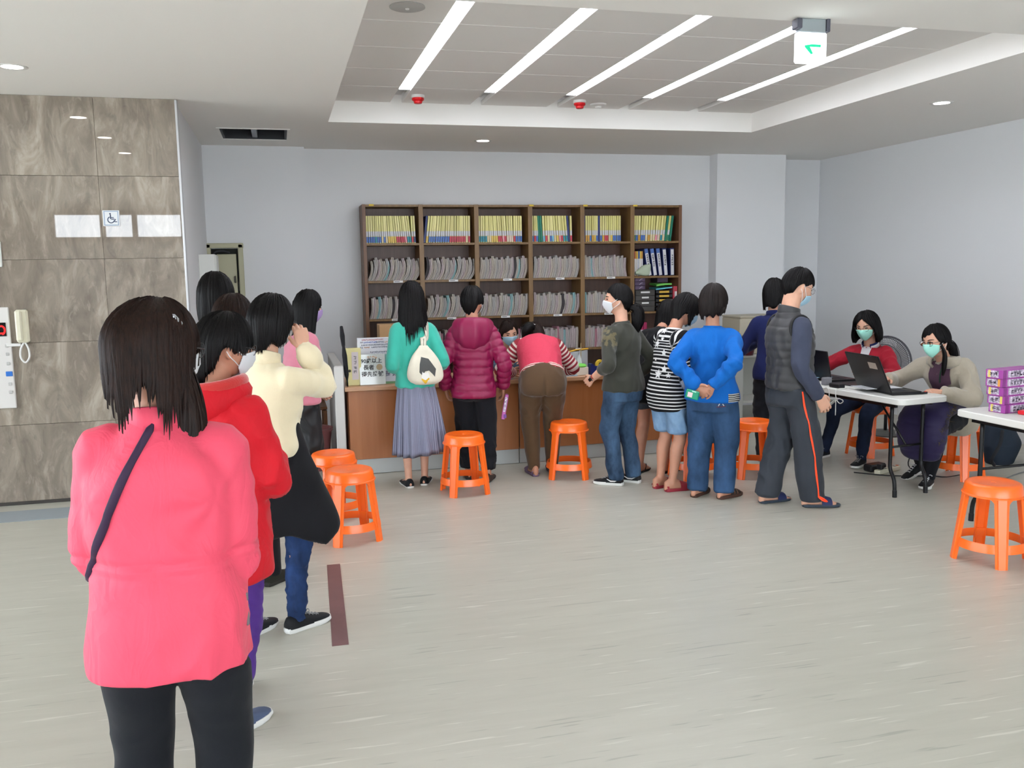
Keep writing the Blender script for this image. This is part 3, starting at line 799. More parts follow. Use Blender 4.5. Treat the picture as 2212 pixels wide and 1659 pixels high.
t = thing('teal_sign', 'teal and white desk sign half hidden behind the teal cardigan', 'sign', (.905, 7.47, CT), -.02)
obj('panel', MB().box((0, .02, .125), (.19, .006, .25), .002), M('teal_print', '7fa8a4', .3), t)
obj('white_half', MB().box((0, .0162, .08), (.18, .001, .12)), M('pale_blue_print', 'c3ccd4', .3), t)
obj('green_foot', MB().box((0, .0162, .01), (.18, .001, .02)), M('green_print', '6f9a70', .4), t)
obj('badge', MB().lathe([(.032, 0), (0, .0008)], 18, (-.0, .0162, .178), 'y'), M('badge_white', 'd5d2d0', .4), t)
obj('badge_centre', MB().lathe([(.02, 0), (0, .0008)], 14, (.008, .0150, .176), 'y'), M('badge_magenta', '9a4a86', .4), t)
text('lettering', '掛號', .05, m_gr_i, t, (-.03, .0152, .085), bold=.001)
tag(obj('cardboard_box', MB().box((0, .15, .0), (.42, .22, .40), .004), M('cardboard', 'b5926a', .8, var=.08), loc=(1.10, 8.45, .98)), 'tan cardboard box standing behind the notice sheet', 'box')
st_ = thing('storage_stand', 'low grey stand under the cardboard box behind the counter', 'stand', (1.10, 8.6, 0))
obj('top_board', MB().box((0, 0, .765), (.5, .4, .03), .003), m_plinth, st_)
for sx in (-.22, .22):
    for sy in (-.17, .17): obj('leg', MB().box((sx, sy, .375), (.03, .03, .75), .003), m_plinth, st_)
tag(obj('umbrella', MB().lathe([(.004, 0), (.006, .05), (.018, .1), (.02, .26), (.012, .33), (.015, .345), (.02, .42), (.012, .5), (0, .505)], 10), M('black_cloth', '17171b', .8), loc=(.505, 7.42, CT), rot=(0, -.07, 0), smooth=40), 'thin black folded umbrella upright beside the cream binder', 'umbrella')

t = thing('tissue_box', 'white and green tissue box with a tissue pulled up on the counter', 'tissue box', (2.545, 7.50, CT), .15)
obj('carton', MB().box((0, 0, .035), (.12, .12, .07), .004), M('tissue_carton', 'd9d2c4', .5), t)
obj('green_lid', MB().lathe([(.062, .07), (.066, .08), (.05, .095), (.02, .1), (0, .1)], 20), M('lid_green', '72c850', .45), t, smooth=40)
obj('tissue', MB().grid([[(.02*s*(1-q)+.004*math.sin(7*q), .008*math.sin(5*s+6*q), .095+.12*q) for s in np.linspace(-1.4, 1.4, 7)] for q in np.linspace(0, 1, 7)]), M('tissue_white', 'e4e6ea', .8), t, smooth=True)
t = thing('clear_zip_bag', 'translucent grey bag with a yellow zip edge leaning behind the tissue box', 'bag', (2.55, 7.64, CT), .05)
obj('bag', MB().grid([[(-.13+.26*i/8, .02*math.sin(i*.9)+.012*q, .0+.185*j/6+(.03*(i/8-.3) if j == 6 else 0)) for j in range(7)] for i in range(9) for q in (0,)]).grid([[(-.13+.26*i/8, .06+.012*math.sin(i), .19*j/6) for j in range(7)] for i in range(9)]), M('translucent_grey', 'a9adb2', .3), t, smooth=True)
obj('zip_edge', MB().tube([(-.13, .0, .178), (-.05, .02, .19), (.02, .02, .205), (.13, .0, .213)], .008, 8), M('zip_yellow', 'c99a2e', .5), t, smooth=True)
tag(obj('stick', MB().tube([(2.60, 7.62, CT), (2.60, 7.62, CT+.27)], .0035, 6), M('bamboo', 'b09a72', .6)), 'thin bamboo stick standing in the zip bag', 'stick')
t = thing('tape_dispenser', 'navy blue desk tape dispenser holding a yellow tape roll', 'tape dispenser', (2.70, 7.47, CT), .1)
obj('body', MB().prism([(-.075, 0), (.075, 0), (.07, .05), (.05, .09), (.02, .075), (-.03, .075), (-.06, .1), (-.075, .095)], -.03, .03, 'y'), M('navy_plastic', '1b2560', .35), t)
obj('tape_roll', MB().lathe([(.022, -.014), (.044, -.014), (.044, .014), (.022, .014), (.022, -.014)], 24, (.03, 0, .085), 'y', caps=False), M('tape_yellow', 'd9b93a', .4), t, smooth=40)
t = thing('pen_pot', 'black pen pot with a white pen beside the tape dispenser', 'pen pot', (2.78, 7.56, CT))
obj('pot', MB().lathe([(.0, 0), (.032, 0), (.034, .1), (.03, .1), (.028, .01), (0, .01)], 18), M('black_plastic', '16161a', .4), t, smooth=40)
obj('pen', MB().tube([(.0, 0, .012), (.012, -.005, .165)], .006, 8), m_white, t, smooth=True)
tag(obj('blue_paper', MB().box((2.43, 7.46, CT+.002), (.14, .10, .004), 0), M('pale_blue_paper', '8fb0c4', .6)), 'pale blue paper slip lying on the counter by the striped elbow', 'paper')

# red bin and wooden chair behind the partition
t = thing('red_bin', 'dull red plastic bin on the floor left of the grey partition', 'bin', (.215, 7.75, 0))
obj('bucket', MB().lathe([(0, 0), (.12, 0), (.16, .34), (.172, .34), (.172, .36), (.15, .36), (.112, .012), (0, .012)], 28), M('dull_red_plastic', '7e4a4a', .5), t, smooth=40)
t = thing('wooden_chair', 'brown wooden chair seen between the pink sweater and the partition', 'chair', (.17, 8.5, 0))
mw = wood_mat('chair_wood', '70482c', '85583a')
obj('seat', MB().box((0, 0, .44), (.4, .4, .03), .006), mw, t)
for sx in (-.18, .18):
    for sy in (-.18, .18): obj('leg', MB().box((sx, sy, .21), (.035, .035, .42), .004), mw, t)
obj('backrest', MB().box((0, .19, .72), (.38, .025, .16), .006), mw, t)
for sx in (-.18, .18): obj('post', MB().box((sx, .19, .62), (.03, .03, .34), .004), mw, t)

# beige machine on a white side table near the pillar
t = thing('side_table', 'white metal side table with a lower shelf by the pillar', 'table', (5.02, 8.95, 0))
m_wm = M('white_metal', 'c9c9c2', .45)
obj('table_top', MB().box((0, 0, .705), (.66, .5, .03), .005), m_wm, t)
obj('shelf', MB().box((0, 0, .2), (.62, .46, .025), .004), m_wm, t)
obj('back_sheet', MB().box((0, .23, .45), (.62, .01, .48)), M('grey_sheet', 'aeb0aa', .6), t)
for sx in (-.31, .31):
    for sy in (-.22, .22): obj('leg', MB().box((sx, sy, .345), (.03, .03, .69), .003), m_wm, t)
m_bei = M('beige_plastic', 'b4ad9a', .5)
t = thing('office_machine', 'beige two-tier office machine box standing on the white side table', 'machine', (5.06, 8.95, .721))
for k, (z0, z1) in enumerate(((.0, .195), (.2, .395))):
    b = obj('tier', MB().box((0, 0, (z0+z1)/2), (.52, .42, z1-z0), .012), m_bei, t)
    obj('latch', MB().box((.0, -.214, z1-.04), (.03, .008, .022), .003), M('dark_latch', '5d584c', .5), b)
    obj('keyhole', MB().lathe([(.008, 0), (0, .002)], 12, (0, -.2115, z1-.085), 'y'), M('dark_latch', '5d584c', .5), b)
obj('lid', MB().box((0, 0, .405), (.53, .43, .02), .008), m_bei, t)
t = thing('dark_red_pot', 'dark red rounded jar beside the beige machine', 'jar', (4.86, 8.68, .721))
obj('jar', MB().lathe([(0, 0), (.06, 0), (.075, .07), (.07, .14), (.04, .18), (0, .19)], 22), M('dark_red_glaze', '4a1420', .3), t, smooth=40)
t = thing('low_cabinet', 'low grey cabinet on black feet behind the person in blue', 'cabinet', (4.25, 8.4, 0))
obj('body', MB().box((0, 0, .38), (.6, .4, .62), .004), M('grey_cabinet', 'a9aba6', .5), t)
for sx in (-.26, .26): obj('foot', MB().box((sx, -.1, .035), (.06, .2, .07), .004), M('black_plastic', '16161a', .4), t)

# ---------------------------------------------------------------- orange stools
def orange_mat():
    t = NT('orange_plastic')
    t.col('f56a1c'); t.p.inputs['Roughness'].default_value = .28; t.p.inputs['Specular IOR Level'].default_value = .5
    t.p.inputs['Subsurface Weight'].default_value = .04; t.p.inputs['Subsurface Radius'].default_value = (.02, .006, .002)
    return t.m
m_or = orange_mat()
def make_stool():
    t = thing('plastic_stool', 'orange plastic stool', 'stool', (0, 0, 0), 0, 'orange plastic stools')
    Hs = .455; n = 48
    # seat: dished top, rounded edge, skirt
    obj('seat', MB().lathe([(.0, Hs-.008), (.012, Hs-.008), (.014, Hs-.006), (.105, Hs-.005), (.128, Hs), (.142, Hs-.006), (.148, Hs-.016), (.155, Hs-.062), (.163, Hs-.066), (.163, Hs-.072), (.150, Hs-.070), (.140, Hs-.02), (.0, Hs-.016)], n), m_or, t, smooth=38)
    # one leg: curved-shell channel tapering outwards to the floor
    def leg(a):
        rowsP = []
        for k in range(7):
            q = k/6; z = (Hs-.06)*(1-q); r = .150+.050*q
            w = .040-.008*q
            out = []
            for s_, dr in ((-1, -.012), (-1, 0), (-.62, .002), (-.55, .008), (.55, .008), (.62, .002), (1, 0), (1, -.012), (.9, -.016), (.5, -.002), (-.5, -.002), (-.9, -.016)):
                ang = a+s_*w/r; rr_ = r+dr
                out.append((rr_*math.cos(ang), rr_*math.sin(ang), z))
            rowsP.append(out)
        mb = MB().grid(rowsP, closed_v=True); m = len(rowsP[0])
        mb.f.append(tuple(range(m))); mb.f.append(tuple(len(mb.v)-1-i for i in range(m)))
        return mb
    for k in range(4): obj('leg', leg(PI/4+k*PI/2), m_or, t, smooth=30)
    # corner gussets under the skirt
    for k in range(4):
        a0 = PI/4+k*PI/2
        for s_ in (-1, 1):
            g = []; mb = MB()
            for i in range(6):
                q = i/5; an = a0+s_*(.036+.035*(1-q)**2)/.155*1.0; z = Hs-.065-.045*q
                g.append([(.156*math.cos(a0+s_*.03/.155), .156*math.sin(a0+s_*.03/.155), z), (.156*math.cos(an), .156*math.sin(an), z), (.150*math.cos(an), .150*math.sin(an), z), (.150*math.cos(a0+s_*.03/.155), .150*math.sin(a0+s_*.03/.155), z)])
            mb.grid(g, closed_v=True); obj('gusset', mb, m_or, t)
    # stretcher ring
    rg = []
    for i in range(56):
        a = 2*PI*i/56
        rg.append([(r*math.cos(a), r*math.sin(a), z) for r, z in ((.178, .132), (.185, .105), (.188, .082), (.183, .082), (.173, .131))])
    obj('stretcher', MB().grid(rg, closed_u=True, closed_v=True), m_or, t, smooth=30)
    return t
stool0 = make_stool()
STOOLS = [(.37, 5.62, .25, 'orange plastic stool at the end of the black coat, nearer of the overlapping pair'),
          (.30, 6.17, .5, 'orange plastic stool behind the nearer of the overlapping pair on the left'),
          (1.30, 6.57, .12, 'orange plastic stool behind the magenta puffer jacket'),
          (2.22, 6.82, -.35, 'orange plastic stool beside the bending person in brown trousers'),
          (3.17, 6.50, .1, 'orange plastic stool mostly hidden behind the jeans of the person in blue'),
          (3.64, 6.38, -.22, 'orange plastic stool between the blue top and the quilted vest'),
          (5.02, 6.78, .2, 'orange plastic stool under the seated person in the red jacket'),
          (5.14, 5.85, .35, 'orange plastic stool under the seated person in the beige hoodie'),
          (3.87, 4.12, .35, 'orange plastic stool alone at the right edge, nearest to the camera')]
for i, (x, y, rz, lab) in enumerate(STOOLS):
    if i == 0: stool0.location = (x, y, 0); stool0.rotation_euler = (0, 0, rz); stool0['label'] = lab
    else: dup(stool0, (x, y, 0), rz, lab)

# ---------------------------------------------------------------- folding tables
m_tt = M('white_tabletop', 'dcdcd6', .45, bump=.05, bscale=500); m_leg = M('black_steel', '121214', .35, metal=.3)
def ftable(name, lab, loc, rz, L, Wd):
    """folding table: x in 0..Wd, y in 0..L, corner at the origin"""
    t = thing(name, lab, 'table', loc, rz)
    r = .05; pts = []
    for cx, cy, a0 in ((Wd-r, r, -PI/2), (Wd-r, L-r, 0), (r, L-r, PI/2), (r, r, PI)):
        pts += [(cx+r*math.cos(a0+k*PI/12), cy+r*math.sin(a0+k*PI/12)) for k in range(7)]
    zt = .735
    rowsP = []
    for inset, z in ((.006, zt-.045), (0, zt-.040), (0, zt-.006), (.006, zt)):
        cx, cy = Wd/2, L/2
        rowsP.append([(cx+(x-cx)*(1-inset/Wd*2), cy+(y-cy)*(1-inset/L*2), z) for x, y in pts])
    mb = MB().grid(rowsP, closed_v=True); n = len(pts)
    mb.f.append(tuple(range(n))[::-1]); mb.f.append(tuple(3*n+i for i in range(n)))
    obj('tabletop', mb, m_tt, t, smooth=30)
    for q in (.06, Wd-.06): obj('under_frame', MB().box((q, L/2, zt-.06), (.02, L-.2, .03)), m_leg, t)
    for y in (.16, L-.16):
        for x, s in ((.08, -1), (Wd-.08, 1)):
            sg = -1 if y < L/2 else 1
            path = crom([(x, y, zt-.05), (x, y, .30), (x, y+sg*.005, .2), (x, y+sg*.045, .12), (x, y+sg*.055, .0)], 5)
            lg = obj('leg', MB().tube(path, .014, 10), m_leg, t, smooth=True)
            obj('foot_cap', MB().tube([(x, y+sg*.053, .05), (x, y+sg*.055, 0)], .0165, 10), m_leg, lg, smooth=40)
        x1 = Wd-.08
        obj('cross_bar', MB().tube([(.08, y, .36), (x1, y, .36)], .009, 8), m_leg, t, smooth=True)
        obj('brace', MB().tube([((.08+x1)/2, y, .36), ((.10+x1)/2, y+(.3 if y < L/2 else -.3), zt-.06)], .008, 8), m_leg, t, smooth=True)
    return t
T1 = ftable('folding_table', 'white folding table with two laptops where the staff sit', (4.19, 5.33, 0), .14, 1.62, .46)
T2 = ftable('folding_table', 'white folding table at the right edge under the purple boxes', (4.285, 3.15, 0), .02, 1.74, 1.2)
def on_t1(x, y): 
    c, s = math.cos(.14), math.sin(.14); return (4.19+c*x-s*y, 5.33+s*x+c*y)
TZ = .736

def laptop(lab, x, y, rz, ang, sticker, w=.36):
    lh = .24*w/.36
    t = thing('laptop', lab, 'laptop', (x, y, TZ), rz, None)
    blk = M('laptop_black', '0d0d10', .4)
    obj('base', MB().box((0, -.12, .012), (w, .24, .022), .004), blk, t)
    kb = obj('keyboard', MB().box((0, -.10, .0238), (w-.05, .11, .002)), M('key_black', '1d1d22', .6), t)
    obj('touchpad', MB().box((0, -.195, .0236), (.1, .06, .002)), M('pad_grey', '2a2a30', .4), t)
    R = Matrix.Rotation(-ang, 3, 'X')
    def tr(mb): mb.v = [tuple(R @ Vector(p)+Vector((0, 0, .022))) for p in mb.v]; return mb
    obj('lid', tr(MB().box((0, .004, lh/2), (w, .012, lh), .004)), blk, t)
    obj('screen', tr(MB().box((0, -.0026, lh*.52), (w-.03, .002, lh*.85))), M('dark_screen', '20242c', .15), t)
    if sticker:
        obj('lid_sticker', tr(MB().box((-.11, .0105, lh*.72), (.10, .002, .05))), M('sticker_grey', 'b9aea2', .5), t)
    return t
# lid backs face the camera side / the man
laptop('black laptop with a pale sticker on its lid, nearer to the camera', 4.275, 5.74, 1.50, .42, True, .44)
laptop('black laptop behind the quilted vest, in front of the red jacket', 4.27, 6.46, 1.60, .2, False, .36)
def on1(name, mb, mat, lab, cat, x, y, rz=0, z=0, smooth=False):
    wx, wy = on_t1(x, y); return tag(obj(name, mb, mat, loc=(wx, wy, TZ+z), rot=(0, 0, rz), smooth=smooth), lab, cat)
on1('paper', MB().box((0, 0, .0012), (.21, .297, .0024)), M('white_paper', 'd8dade', .7), 'white sheets of paper on the keyboard of the nearer laptop', 'paper', .20, .44, 1.5, .026)
on1('paper', MB().box((0, 0, .0012), (.15, .21, .0024)), M('sky_paper', '8fb6cc', .7), 'light blue sheet lying on the far laptop keyboard', 'paper', .25, 1.15, 1.5, .026)
on1('clipboard', MB().box((0, 0, .004), (.24, .33, .008), .002), M('black_plastic', '16161a', .4), 'black clipboard between the two laptops by the right edge', 'clipboard', .32, .78, .2)
on1('power_brick', MB().box((0, 0, .016), (.06, .12, .032), .006), M('black_plastic', '16161a', .4), 'black power brick beside the nearer laptop on the table', 'power adapter', .06, .70, .1)
t = on1('usb_stick', MB().box((0, 0, .008), (.055, .02, .016), .003), M('black_plastic', '16161a', .4), 'small black stick with a red tip at the near table edge', 'usb stick', .36, .14, .1)
obj('red_tip', MB().box((.012, 0, .0165), (.012, .018, .003), .001), m_red, t)
obj('metal_end', MB().box((-.034, 0, .008), (.014, .014, .006), .001), M('steel', 'b0b0b4', .3, metal=.9), t)
on1('card_reader', MB().box((0, 0, .03), (.07, .05, .06), .006), M('grey_plastic', '77777c', .5), 'small grey card reader between the two laptops', 'card reader', .10, .86, .1)
m_cord = M('white_cord', 'cfcfca', .5)
def cordpts(pts, r, mat, name, lab, sm=6):
    return tag(obj(name, MB().tube(crom(pts, sm), r, 6), mat, smooth=True), lab, 'cable')
e0 = on_t1(-.004, .62); 
cx, cy = e0
pts = [(cx+.08, cy, TZ+.004), (cx-.012, cy, TZ-.002), (cx-.018, cy-.01, TZ-.07), (cx-.02, cy-.06, TZ-.10), (cx-.02, cy-.10, TZ-.075), (cx-.02, cy-.05, TZ-.065), (cx-.02, cy+.03, TZ-.075), (cx-.02, cy+.09, TZ-.085), (cx-.02, cy+.06, TZ-.115), (cx-.02, cy+.0, TZ-.08), (cx-.018, cy-.005, TZ-.14), (cx-.018, cy-.005, TZ-.2)]
cordpts(pts, .0035, m_cord, 'white_cable', 'white cable tied in a bow hanging over the left table edge')
lp = [(cx-.02+.0, cy+.12+.04*math.cos(a), TZ+.0-.05+.05*math.sin(a)) for a in np.linspace(0, 2*PI, 12)]
cordpts(lp, .003, m_cord, 'white_cable', 'white cable loop standing above the bow at the left table edge', 3)
cordpts([(4.95, 6.35, .55), (4.93, 6.3, .35), (4.9, 6.28, .28), (4.95, 6.2, .2), (5.1, 6.15, .16), (5.2, 6.1, .06), (5.2, 6.0, .004)], .003, m_cord, 'white_cable', 'thin white cable hanging below the table to the floor')
cordpts([(4.45, 6.2, .004), (4.6, 6.05, .004), (4.8, 5.95, .004), (4.95, 5.9, .02), (5.02, 5.95, .1), (4.9, 6.05, .16), (4.82, 6.0, .06), (5.0, 5.85, .004), (5.3, 5.9, .004)], .005, M('black_cable', '111113', .5), 'black_cable', 'black cable looping up on the floor under the table')
cordpts([(5.3, 5.6, .004), (5.8, 5.8, .004), (6.1, 5.6, .004), (6.0, 5.3, .004), (5.6, 5.3, .004)], .006, M('grey_cable', '6d6d6c', .5), 'grey_cable', 'grey cable curving on the floor behind the right table')
t = thing('power_strip', 'cream power strip on the floor under the table', 'power strip', (4.72, 6.14, 0), .35)
obj('body', MB().box((0, 0, .018), (.30, .05, .036), .006), m_ivory, t)
for k in range(4): obj('socket', MB().box((-.1+.065*k, 0, .0365), (.03, .03, .002)), M('socket_grey', '8a887c', .5), t)
obj('orange_switch', MB().box((.135, 0, .037), (.018, .02, .006), .001), M('switch_orange', 'd8622a', .4), t)
obj('plug', MB().box((-.1, 0, .058), (.04, .045, .04), .006), M('black_plastic', '16161a', .4), t)
tag(obj('black_adapter', MB().box((0, 0, .03), (.18, .09, .06), .012), M('black_plastic', '16161a', .4), loc=(4.66, 6.22, 0), rot=(0, 0, .2)), 'black adapter brick lying on the floor by the black sneaker', 'power adapter')

# boxes and ink pad on the right table
def pbox(k):
    t = thing('purple_carton', 'purple-edged product carton with white panels on the right table', 'box', (0, 0, 0), 0, 'stack of purple cartons')
    obj('carton', MB().box((0, 0, .0275), (.34, .12, .055), .002), m_pb, t)
    obj('print_panel', MB().box((-.1705, .010, .0275), (.001, .078, .044)), m_pw, t)
    obj('print_panel', MB().box((.0, -.0605, .0275), (.25, .001, .044)), m_pw, t)
    obj('yellow_tag', MB().box((-.1708, .034 if k % 2 == 0 else -.036, .0275), (.0015, .016, .047)), M('tag_yellow', 'd8c46a' if k != 1 else 'dc9a4a', .5), t)
    obj('purple_band', MB().box((-.155, -.0607, .0275), (.03, .0012, .054)), M('band_purple', '7c2f78', .45), t)
    scribble('lettering', 7, .027, .030, m_pd, t, (.0, -.0617, .0275), seed=60+k, dens=7)
    scribble('lettering', 2, .026, .026, m_pd, t, (-.1716, .006, .0275), (0, 0, -PI/2), seed=70+k, dens=7)
    return t
m_pb = M('carton_purple', '9c4496', .4); m_pw = NT('carton_print')
_v = m_pw.coord('Object', (40, 40, 55)); _n = m_pw.noise(_v, 1.0, 4, .7)
m_pw.col(m_pw.ramp(_n, [(.36, '6a6070'), (.48, 'a89cae'), (.60, 'ddd0df')])); m_pw = m_pw.m
m_pd = M('dark_print', '3a2f40', .6)
bl5 = ['lowest', 'second from bottom', 'middle', 'second from top', 'topmost']
for k in range(5):
    t = pbox(4-k); t.location = (4.55-.010*k, 4.70+.003*((k*3) % 4), .736+.0556*k); t.rotation_euler = (0, 0, .16+.02*((k*2) % 3))
    t['label'] = f'purple and white carton on the right table, {bl5[k]} of five'
t = thing('ink_pad', 'flat red ink pad box lying before the purple cartons', 'ink pad', (4.53, 4.55, .736), .16)
obj('case', MB().box((0, 0, .012), (.14, .09, .024), .005), M('bright_red_plastic', 'd4202c', .35), t)
obj('lid', MB().box((0, 0, .0255), (.12, .07, .004), .002), M('lid_red', 'd8606a', .35), t)

# fan
t = thing('pedestal_fan', 'grey round pedestal fan behind the seated person in red', 'fan', (5.76, 7.55, 0), 0)
m_cage = M('fan_cage', '4a4a50', .45); 
obj('base', MB().lathe([(0, 0), (.19, 0), (.195, .012), (.15, .028), (.03, .04), (0, .04)], 32), M('fan_base', '4a4a46', .5), t, smooth=40)
obj('pole', MB().tube([(0, 0, .03), (0, 0, .64)], .016, 12), M('fan_pole', '2b2b2e', .4), t, smooth=True)
hd = bpy.data.objects.new('fan_head', MB().lathe([(0, -.05), (.05, -.05), (.06, .0), (.05, .08), (0, .1)], 20, (0, 0, 0), 'y').mesh('motor', 40)); COL.objects.link(hd)
hd.data.materials.append(M('fan_motor', '8b8a86', .5)); hd.parent = t; hd.location = (0, -.05, .745); hd.rotation_euler = (0.05, 0, -1.15); hd.scale = (1.12, 1.12, 1.12)
hub = obj('hub', MB().lathe([(0, -.126), (.036, -.124), (.042, -.115), (.042, -.10)], 24, (0, 0, 0), 'y'), M('hub_white', 'c9c4b8', .4), hd, smooth=40)
obj('hub_centre', MB().lathe([(0, -.1275), (.026, -.1275), (.026, -.12)], 20, (0, 0, 0), 'y'), M('hub_brown', '4c4536', .5), hd)
mb = MB()
for k in range(3):
    a0 = k*2*PI/3+.4; g = []
    for i in range(7):
        q = i/6; r = .03+.155*q
        g.append([(r*math.cos(a0+w_*(.55+.2*q)), .02*w_-.06, r*math.sin(a0+w_*(.55+.2*q))) for w_ in (-1, -.5, 0, .5, 1)])
    mb.grid(g)
obj('blades', mb, M('fan_blade', 'b4b4b6', .3), hd, smooth=True)
mb = MB()
for r, y in ((.212, -.06), (.205, -.095), (.15, -.113), (.09, -.121)):
    mb.tube([(r*math.cos(a), y, r*math.sin(a)) for a in np.linspace(0, 2*PI, 41)[:-1]], .009 if r > .21 else .003, 6, closed=True)
for k in range(84):
    a = 2*PI*k/84; b = a+.25
    mb.tube([(.04*math.cos(a), -.122, .04*math.sin(a)), (.12*math.cos(a+.1), -.117, .12*math.sin(a+.1)), (.185*math.cos(a+.2), -.103, .185*math.sin(a+.2)), (.211*math.cos(b), -.065, .211*math.sin(b))], .002, 4)
    mb.tube([(.05*math.cos(a), .0, .05*math.sin(a)), (.15*math.cos(a), -.01, .15*math.sin(a)), (.211*math.cos(a), -.055, .211*math.sin(a))], .0014, 4)
obj('cage', mb, m_cage, hd)
# backpack and black bag on the floor at right
def blob(rows_, seed, amp, fr, vox=.012):
    me = remesh([ell_tube([r[:3] for r in rows_], [r[3] for r in rows_], [r[4] for r in rows_], (1, 0, 0), 20, 3)], vox, 4)
    C = co_of(me); N = no_of(me); w = WN(seed, fr); me.vertices.foreach_set('co', (C+N*(amp*w(C))[:, None]).ravel()); shade(me); me.update(); return me
t = thing('backpack', 'dark teal backpack with a metal ring lying behind the right table', 'bag', (5.82, 6.15, 0), .2)
obj('body', blob([(0, 0, .06, .16, .12), (0, 0, .16, .19, .13), (0, .02, .30, .15, .10), (0, .03, .40, .10, .07)], 3, .008, 22), M('teal_cloth', '1a2634', .8, bump=.2), t)
obj('ring', MB().tube([(.02+.022*math.cos(a), -.12, .33+.022*math.sin(a)) for a in np.linspace(0, 2*PI, 17)[:-1]], .004, 6, closed=True), M('steel', 'b0b0b4', .3, metal=.9), t)
obj('strap', MB().tube(crom([(-.12, -.1, .30), (-.2, -.14, .2), (-.26, -.12, .08), (-.2, -.1, .02)], 5), .014, 6), M('strap_black', '1b1d22', .8), t, smooth=True)
t = thing('black_bag', 'black soft bag on the floor right of the backpack', 'bag', (6.2, 5.8, 0), -.1)
obj('body', blob([(0, 0, .08, .24, .14), (0, 0, .18, .25, .15), (0, .02, .28, .2, .12), (0, .02, .36, .12, .08)], 9, .009, 18), M('black_nylon', '131418', .6), t)
obj('handle', MB().tube(crom([(-.08, -.02, .36), (-.05, -.03, .43), (.05, -.03, .43), (.08, -.02, .36)], 5), .012, 6), M('strap_black', '1b1d22', .8), t, smooth=True)
# ---------------------------------------------------------------- people: body, hair and clothes builder
from mathutils.bvhtree import BVHTree
m_skin = {k: M('skin_'+k, c, .5, sss=.12, spec=.35, var=.06, vscale=14) for k, c in (('a', 'c2917a'), ('b', 'b5826a'), ('c', 'cb9c84'))}
m_hair = {}
for k, a, b in (('black', '070607', '100e0e'), ('brown', '120c0a', '2a1a14'), ('soft', '120f0e', '251d1b')):
    t = NT('hair_'+k); v = t.coord('Object', (60, 60, 4)); n = t.noise(v, 2.2, 5, .65)
    t.col(t.ramp(n, [(.3, a), (.7, b)])); t.p.inputs['Roughness'].default_value = .45; t.p.inputs['Specular IOR Level'].default_value = .14
    t.bump(n, .45, .004); m_hair[k] = t.m
m_eye = M('eye_dark', '15100e', .2); m_brow = M('brow', '241a16', .8)

def rot_x(a): c, s = math.cos(a), math.sin(a); return np.array([[1, 0, 0], [0, c, -s], [0, s, c]])
def rot_y(a): c, s = math.cos(a), math.sin(a); return np.array([[c, 0, s], [0, 1, 0], [-s, 0, c]])
def rot_z(a): c, s = math.cos(a), math.sin(a); return np.array([[c, -s, 0], [s, c, 0], [0, 0, 1]])

def ik(a, b, l1, l2, pole):
    a, b = np.asarray(a, float), np.asarray(b, float); d = b-a; L = np.linalg.norm(d)
    if L > (l1+l2)*.999: b = a+d/L*(l1+l2)*.999; d = b-a; L = np.linalg.norm(d)
    x = (l1*l1-l2*l2+L*L)/(2*L); h = math.sqrt(max(l1*l1-x*x, 0)); u = d/L
    p = np.asarray(pole, float); p = unit(p-(p @ u)*u)
    return a+u*x+p*h, b

def head_surface(n=40, m=34):
    """skull, brow, sockets, nose, lips, chin"""
    V = []
    for i in range(m+1):
        th = PI*i/m
        for j in range(n):
            ph = 2*PI*j/n
            d = np.array([math.sin(th)*math.sin(ph), math.sin(th)*math.cos(ph), math.cos(th)])
            x, y, z = d[0]*.074, d[1]*.096, d[2]*.115
            if z < 0:
                q = -z/.115
                x *= 1-.24*q**1.6
                if y < 0: y *= 1-.38*q**1.1
                else: y *= 1+.05*q-.10*q*q
            else:
                if y < 0: y *= 1+.05*math.sin(PI*z/.115)
            if y > .02:
                ax = abs(x)
                y *= 1-.02*(1-(x/.075)**2)
                y += .021*math.exp(-(x/.0115)**2)*math.exp(-((z+.026)/.020)**2)+.006*math.exp(-(ax-.010)**2/.00006)*math.exp(-((z+.033)/.009)**2)
                y += .010*math.exp(-(x/.010)**2)*math.exp(-((z+.004)/.022)**2)
                y += .005*math.exp(-((ax-.028)/.022)**2)*math.exp(-((z-.030)/.010)**2)
                y -= .009*math.exp(-((ax-.031)/.016)**2)*math.exp(-((z-.010)/.012)**2)
                y += .004*math.exp(-((ax-.031)/.011)**2)*math.exp(-((z-.008)/.007)**2)
                y += .006*math.exp(-(x/.022)**2)*(math.exp(-((z+.060)/.006)**2)+math.exp(-((z+.072)/.006)**2))
                y += .006*math.exp(-(x/.026)**2)*math.exp(-((z+.098)/.012)**2)
                y += .004*math.exp(-((ax-.045)/.02)**2)*math.exp(-((z+.025)/.022)**2)
            V.append((x, y, z))
    F = []
    for i in range(m):
        for j in range(n):
            q = (j+1) % n; F.append((i*n+j, i*n+q, (i+1)*n+q, (i+1)*n+j))
    return np.array(V), F
HEADV, HEADF = head_surface()

